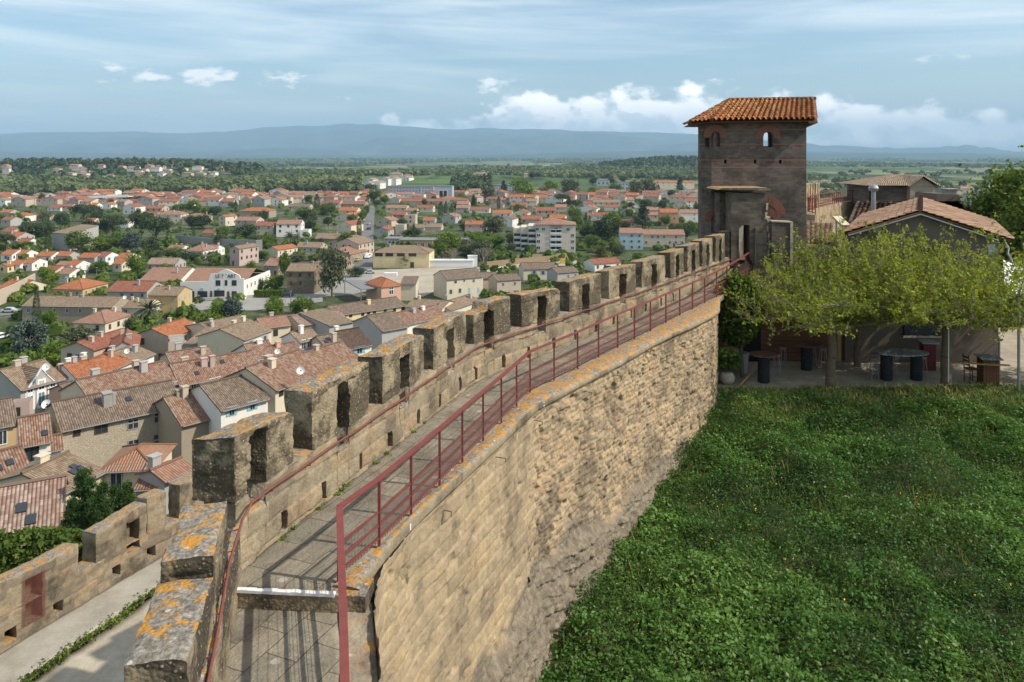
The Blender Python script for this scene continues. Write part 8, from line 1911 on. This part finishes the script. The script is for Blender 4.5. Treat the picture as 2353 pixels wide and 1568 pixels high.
for a in ((1800, 1482, 1, 0, 'navy', 'dark saloon car parked in front of the white cinema'), (1700, 1484, 1, 0, 'silver', 'silver car partly hidden at the left end of the cinema front'), (900, 1415, 1, 30, 'white_paint', 'white car parked left of the long red roof'), (935, 1398, 1, 30, 'silver', 'silver car behind the white one by the long red roof'),
          (860, 1215, 1, 0, 'navy', 'dark car on the small estate road among white houses'), (575, 1438, 2, 0, 'navy', 'dark car beside the clipped hedge and dark rubble house'), (1220, 1108, 2, 80, 'yellowpaint', 'pale yellow car at the left kerb of the straight street'), (1320, 820, 2, 80, 'navy', 'dark car parked halfway up the straight street'),
          (1318, 775, 2, 80, 'silver', 'silver car parked further up the straight street'), (1385, 600, 2, 80, 'silver', 'silver car at the far end of the straight street'), (1245, 1205, 2, 10, 'navy', 'dark car by the junction at the foot of the street'), (1330, 1222, 2, 10, 'silver', 'grey car by the junction under the trees'),
          (85, 155, 4, 5, 'silver', 'silver car on the avenue at the far left'), (10, 395, 4, 70, 'white_paint', 'white car cut by the left edge near the blue-grey tree'), (480, 850, 3, 0, 'navy', 'dark car left of the apartment block'), (1140, 780, 3, 0, 'navy', 'dark car right of the apartment block')):
    car(*a)
car(1312, 1082, 2, 84, 'white_paint', 'white van driving down the straight street', True)
car(425, 1212, 3, 5, 'white_paint', 'small white pickup on the building plot', True)
for (z_, x, yb, h_, lb) in ((1, 575, 600, 250, 'tall thin floodlight mast left of the stadium stand'), (1, 1137, 560, 200, 'tall thin floodlight mast right of the stadium stand'), (1, 315, 620, 180, 'thin mast by the dark evergreens at far left'), (1, 1318, 520, 150, 'thin mast behind the long pale sports hall'), (1, 1872, 510, 150, 'thin mast at the right end of the sports hall'),
                        (1, 260, 275, 80, 'tall chimney-like mast on the far ridge'), (2, 945, 460, 60, 'short lamp mast at the edge of the wood'), (2, 655, 480, 70, 'lamp mast at the edge of the wood, left one'), (1, 882, 1300, 130, 'grey street lamp among the white estate houses'), (5, 608, 380, 120, 'grey street lamp beside the main road'), (2, 1910, 425, 40, 'white mast on the roof line of the grey-blue flats'), (3, 1718, 290, 90, 'lattice pylon in front of the dark wooded hill')):
    a, b = dp(z_, x, yb); Y = ground_hit(a, b); X = (a - CX) / FP * Y; H_ = h_ / ZO[z_][2] * Y / FP; e = empty('lamp_mast', (X, Y, float(gz(X, Y))), 0, lb, 'mast'); r_ = max(.12, Y * .00028)
    mb = MB(); mb.tube((0, 0, 0), (0, 0, H_), r_, r_ * .6, n=6); mb.build('pole', M['metalgrey'], e); mb = MB(); mb.box(-r_ * 3, r_ * 3, -r_, r_, H_, H_ + r_ * 3); mb.build('lamp_head', M['metalgrey'], e)
for (z_, x, y, s_, lb) in ((4, 55, 985, .55, 'white satellite dish on the roof at the left edge'), (4, 425, 650, .5, 'white satellite dish beside the chimneys of the grey gabled house'), (4, 428, 990, .5, 'white satellite dish above the small mottled roof'), (5, 488, 800, .4, 'white satellite dish on the sky-blue shuttered house'), (5, 700, 975, .45, 'white satellite dish on the red-brown roof by the merlons'), (4, 1160, 505, .45, 'white satellite dish on the white terrace roof'), (4, 1140, 15, .5, 'white satellite dish on the long brown building')):
    px, py = dp(z_, x, y); zd = {55: -27.5, 425: -27.5, 428: -27.2, 488: -28.4, 700: -24.2, 1160: -33.2, 1140: -39}[x]; p = onz(px, py, zd); e = empty('satellite_dish', p, rad(10), lb, 'dish', 'satellite dishes on the roofs')
    mb = MB(); Mx = Matrix.Rotation(rad(62), 4, 'X'); pr = [(s_ * k / 5, s_ * .35 * (k / 5) ** 2) for k in range(1, 6)]; mb2 = MB(); mb2.lathe(pr, n=16, caps=False); mb.v = [tuple(Mx @ Vector(v)) for v in mb2.v]; mb.f = mb2.f; mb.mi = mb2.mi; mb.uv = mb2.uv; mb.build('reflector', M['white_paint'], e)
    mb = MB(); mb.tube((0, .05, 0), (0, .1, -1.2), .035, n=6); mb.build('bracket', M['metalgrey'], e)
def hedge(zone, x0, x1, y, hm, label):
    a, b = dp(zone, x0, y); c, _ = dp(zone, x1, y); Y = ground_hit((a + c) / 2, b); X0, X1 = (a - CX) / FP * Y, (c - CX) / FP * Y; n = 5000; g_ = np.random.default_rng(int(x0))
    C = np.stack([g_.uniform(X0, X1, n), Y + g_.uniform(-.6, .6, n), float(gz((X0 + X1) / 2, Y)) + hm * g_.uniform(0, 1, n) ** .6], -1); V, Fq, T = leafquads(C, .28, g_, 1.3, .3)
    tag(link('hedge', npmesh('hedge', V, Fq, M['lime'], {'tint': T})), label, 'hedge')
hedge(2, 275, 545, 1440, 2.6, 'clipped bright green hedge beside the dark car')
hedge(3, 760, 1030, 1062, 2.0, 'dark green hedge along the foot of the apartment block')
# kiosk, orange cones of the works by the river
mb = MB(); a, b = dp(3, 150, 1158); Y = ground_hit(a, b); X = (a - CX) / FP * Y; mb.box(-2, 2, 0, 3, 0, 4.6); mb.box(-2.2, 2.2, -.2, 3.2, 4.6, 4.8); tag(mb.build('white_cabin', M['white_paint'], None, loc=(X, Y, float(gz(X, Y)))), 'tall white cabin by the bare tree on the building plot', 'cabin')
mb = MB(); a, b = dp(2, 2040, 1165); Y = ground_hit(a, b); X = (a - CX) / FP * Y; mb.box(-11, 11, 0, 4, 0, 3.0); mb.box(-11.3, 11.3, -.3, 4.3, 3.0, 3.25); tag(mb.build('white_stall', M['white_paint'], None, loc=(X, Y, float(gz(X, Y)))), 'long low white stall building behind the bare tree', 'stall')
e = empty('digger', (0, 0, 0), 0, 'small yellow digger arm working on the building plot', 'digger'); a, b = dp(3, 980, 1130); Y = ground_hit(a, b); X = (a - CX) / FP * Y; e.location = (X, Y, float(gz(X, Y)))
mb = MB(); mb.bar((0, 0, .5), (1.2, 0, 4.2), .5, .5); mb.bar((1.2, 0, 4.2), (2.2, 0, 1.8), .4, .4); mb.build('arm', M['yellowpaint'], e); mb = MB(); mb.box(-1.5, .6, -1, 1, .6, 2.2); mb.box(-1.6, .8, -1.2, -.8, 0, .6); mb.box(-1.6, .8, .8, 1.2, 0, .6); mb.build('cab', M['yellowpaint'], e)
# dark tree mass right of the gabled building
def bigtree(x, y, z, w_, h_, mat, label, n=30000, seed=4, lf=.16):
    g_ = np.random.default_rng(seed); e = empty('large_tree', (x, y, z), 0, label, 'tree'); k = 60; c = leafball((0, 0, h_ * .6), (w_ * .42, w_ * .42, h_ * .36), k, 0, g_, .7); r_ = g_.uniform(.35, .95, k); i = g_.integers(0, k, n)
    C = c[i] + g_.normal(size=(n, 3)) * r_[i][:, None] * w_ * .085; V, Fq, T = leafquads(C, lf, g_, 1.4, .35, .5 + .3 * fbm(C * .4, 2, seed) + g_.normal(0, .2, n)); link('crown', npmesh('crown', V, Fq, mat, {'tint': T}), e)
    sg = [((0, 0, -.2), (0, 0, h_ * .4), w_ * .03, w_ * .022)] + [((0, 0, h_ * .35), tuple(c[j] * np.array([.9, .9, 1])), w_ * .016, w_ * .005) for j in range(0, k, 3)]; V, Fq = segs_mesh(sg, 6); link('trunk', npmesh('trunk', V, Fq, M['bark']), e)
bigtree(37.5, 52.0, -14, 13, 14.5, M['deci'], 'big leafy tree at the right edge behind the gabled building', 34000, 5, .2)
bigtree(41.5, 60.0, -14, 13, 13, M['evergreen'], 'dark evergreen mass behind the big leafy tree at the right edge', 22000, 6, .22)

# ------------------------------------------------------------------ woods, hedgerows: uncountable masses
def wood(name, label, P, w0, w1, h0, h1, leaves, mat, seed, cat='wood'):
    g_ = np.random.default_rng(seed); n = len(P); w_ = g_.uniform(w0, w1, n); h_ = g_.uniform(h0, h1, n); tb = .5 + .33 * fbm(P3(P[:, 0] / 130, P[:, 1] / 130), 3, seed) + g_.normal(0, .16, n)
    d = g_.normal(size=(n, leaves, 3)); d[..., 2] = np.abs(d[..., 2]) * 1.1 - .25; d /= np.linalg.norm(d, axis=2)[..., None]
    zb = gz(P[:, 0], P[:, 1]); r_ = g_.uniform(.75, 1.08, (n, leaves, 1))
    C = np.stack([P[:, 0], P[:, 1], zb + h_ * .5], -1)[:, None, :] + d * r_ * np.stack([w_ * .5, w_ * .5, h_ * .5], -1)[:, None, :]
    # leaf masses face outwards so the crowns shade like crowns
    nrm = (d + g_.normal(0, .35, d.shape)).reshape(-1, 3); nrm /= np.linalg.norm(nrm, axis=1)[:, None]; C = C.reshape(-1, 3); a = g_.normal(size=C.shape); a -= (a * nrm).sum(1)[:, None] * nrm; a /= np.linalg.norm(a, axis=1)[:, None]; b = np.cross(nrm, a)
    s_ = (np.repeat(w_, leaves) * g_.uniform(.16, .30, n * leaves))[:, None]
    V = np.stack([C - a * s_, C - b * s_, C + a * s_, C + b * s_], 1).reshape(-1, 3); T = np.clip(np.repeat(np.repeat(tb, leaves) + g_.normal(0, .10, n * leaves), 4), 0, 1)
    tag(link(name, npmesh(name, V, np.arange(n * leaves * 4).reshape(-1, 4), mat, {'tint': T})), label, cat, kind='stuff')
g_ = np.random.default_rng(31)
def scatter(n, y0, y1, pxa, pxb, keep=None, pw=1.0):
    y = y0 + (y1 - y0) * g_.uniform(0, 1, n) ** pw; px = g_.uniform(pxa, pxb, n); x = (px - CX) / FP * y; P = np.stack([x, y], -1)
    if keep is not None: P = P[keep(P, px)]
    return P
def k_near(P, px):
    lim = np.interp(px, [-50, 200, 300, 820, 835, 1000, 1250, 1600, 2400], [930, 1000, 985, 985, 1560, 1620, 1600, 1500, 1300]); ok_ = (P[:, 1] > lim) & ~((gz(P[:, 0], P[:, 1]) > -44) & (P[:, 1] < 1750) & (P[:, 0] < -300)) & ~((px < 560) & (P[:, 1] > 1330) & (P[:, 1] < 1460))
    return ok_
wood('riverside_wood', 'broad band of mixed spring woodland between the town and the plain', scatter(8600, 930, 2300, -80, 1640, k_near, 1.25), 9, 17, 8, 14, 30, M['brush'], 41)
wood('plain_wood', 'belts of woodland crossing the far plain', scatter(9000, 2200, 7000, -80, 2440, lambda P, px: fbm(P3(P[:, 0] / 420, P[:, 1] / 900), 3, 51) > .06, .9), 18, 34, 9, 15, 12, M['brush'], 42)
wood('far_hedgerows', 'hedgerows and copses far across the plain', scatter(5200, 6500, 14000, -80, 2440, lambda P, px: fbm(P3(P[:, 0] / 900, P[:, 1] / 1600), 3, 52) > .08, 1.0), 50, 90, 14, 22, 9, M['brush'], 43)
rdg = scatter(2600, 1280, 1720, -60, 600, lambda P, px: gz(P[:, 0], P[:, 1]) > -42)
rdg = np.array([p for p in rdg if all((h['x'] - p[0]) ** 2 + (h['y'] + 6 - p[1]) ** 2 > 13 ** 2 and not (abs(h['x'] - p[0]) < 8 and 0 < h['y'] - p[1] < 45) for h in HOUSES if h['y'] > 1200)])[:560]
wood('ridge_pines', 'dark pines covering the ridge of villas', rdg, 9, 16, 10, 17, 30, M['evergreen'], 44)
wood('dark_hill_wood', 'dark conifer wood on the low hill left of the tower', scatter(1500, 2000, 2700, 1290, 1640, lambda P, px: gz(P[:, 0], P[:, 1]) > -38), 10, 16, 14, 22, 26, M['evergreen'], 45)
wood('town_edge_conifers', 'dark conifer clumps beside the white hillside flats', scatter(420, 900, 1180, 1040, 1125, lambda P, px: (P[:, 1] > 950) | (px < 1070)), 6, 9, 12, 17, 30, M['evergreen'], 46)
wood('right_plain_trees', 'tree groups on the plain right of the tower', scatter(520, 900, 2200, 1850, 2440, lambda P, px: fbm(P3(P[:, 0] / 120, P[:, 1] / 160), 3, 58) > .10), 9, 16, 8, 13, 28, M['brush'], 47)
sh = scatter(2600, 60, 420, -60, 1560, lambda P, px: np.array([free(p[0], p[1], 1.5) and not street_near(q, HY + FP * 48 / p[1]) and not (560 < q < 1100 and HY + FP * 47 / p[1] > 585) for p, q in zip(P, px)]), .8)
sh2 = scatter(3600, 380, 900, -60, 1620, lambda P, px: np.array([free(p[0], p[1], 1.0) and not street_near(q, HY + FP * 48 / p[1]) for p, q in zip(P, px)]), .9)
wood('garden_shrubs', 'shrubs and garden greenery between the houses of the lower town', np.vstack([sh[:750], sh2[:700]]), 2.0, 5.5, 1.4, 4.0, 40, M['deci'], 48, 'shrubs')

# ------------------------------------------------------------------ hills closing the plain
def hillmat():
    m, t, b = newmat('far_hillside', 1.0, 0.05); p = wpos(t); n = t.noise(p, .0012, 5, .65); n2 = t.noise(p, .006, 4, .6)
    t.put(b.inputs['Base Color'], t.ramp(t.m('ADD', t.m('MULTIPLY', n, .6), t.m('MULTIPLY', n2, .4)), [(.36, (.03, .045, .02)), (.5, (.05, .07, .03)), (.6, (.10, .12, .05)), (.7, (.17, .16, .09))])); return m
M['hill'] = hillmat()
def hills(name, Y0, Y1, prof, zbase, seed, amp, nx_=420, ny=46):
    px = np.linspace(-420, 2800, nx_); top = np.interp(px, [p[0] for p in prof], [p[1] for p in prof]); zc_ = (HY - top) / FP * Y1
    v = np.linspace(0, 1, ny); PX, Vv = np.meshgrid(px, v, indexing='ij'); ZC = np.repeat(zc_[:, None], ny, 1)
    Y = Y0 + (Y1 - Y0) * Vv; X = (PX - CX) / FP * Y
    z = zbase + (ZC - zbase) * (Vv ** 1.25) ; nf = fbm(P3(X / 2300, Y / 1600), 5, seed, .55)
    z = z + amp * nf * np.sin(np.pi * np.clip(Vv, 0, 1)) * 1.3 + amp * .10 * fbm(P3(X / 500, Y / 500), 3, seed + 3)
    back = np.stack([X[:, -1] * 1.05, Y[:, -1] * 1.05, np.full(nx_, zbase)], -1)[:, None, :]
    V = np.concatenate([np.stack([X, Y, z], -1), back], 1)
    o = link(name, npmesh(name, V.reshape(-1, 3), grid_faces(nx_, ny + 1, 0, True), M['hill'], smooth=True)); o['kind'] = 'structure'
hills('mountains', 14500, 23000, [(-420, 312), (0, 308), (60, 305), (200, 303), (280, 302), (420, 307), (520, 303), (600, 294), (680, 289), (740, 290), (800, 284), (860, 286), (920, 290), (1000, 297), (1060, 298), (1100, 295), (1180, 298), (1260, 297), (1340, 302), (1420, 303), (1520, 304), (1620, 309), (1720, 322), (1850, 334), (2000, 345), (2353, 352), (2800, 356)], -75, 3, 330)
hills('foothills', 9000, 14000, [(-420, 352), (0, 349), (200, 352), (500, 356), (800, 357), (1100, 357), (1250, 352), (1400, 349), (1500, 346), (1600, 347), (1860, 348), (2000, 351), (2200, 352), (2353, 354), (2800, 355)], -64, 9, 60)
# air
mb = MB(); mb.box(-34000, 34000, -3200, 26500, -120, 1080)
hz = mb.build('haze', None, None); hz.data.materials.clear()
hm_ = bpy.data.materials.new('haze'); hm_.use_nodes = True; nt_ = hm_.node_tree
for n in list(nt_.nodes): nt_.nodes.remove(n)
pv_ = nt_.nodes.new('ShaderNodeVolumePrincipled'); ou_ = nt_.nodes.new('ShaderNodeOutputMaterial'); nt_.links.new(pv_.outputs[0], ou_.inputs['Volume'])
pv_.inputs['Color'].default_value = (0.50, 0.76, 1.0, 1); pv_.inputs['Density'].default_value = 7.0e-5; pv_.inputs['Anisotropy'].default_value = 0.0
hz.data.materials.append(hm_); hz['kind'] = 'stuff'; hz['label'] = 'pale blue air over the plain and mountains'; hz['category'] = 'haze'
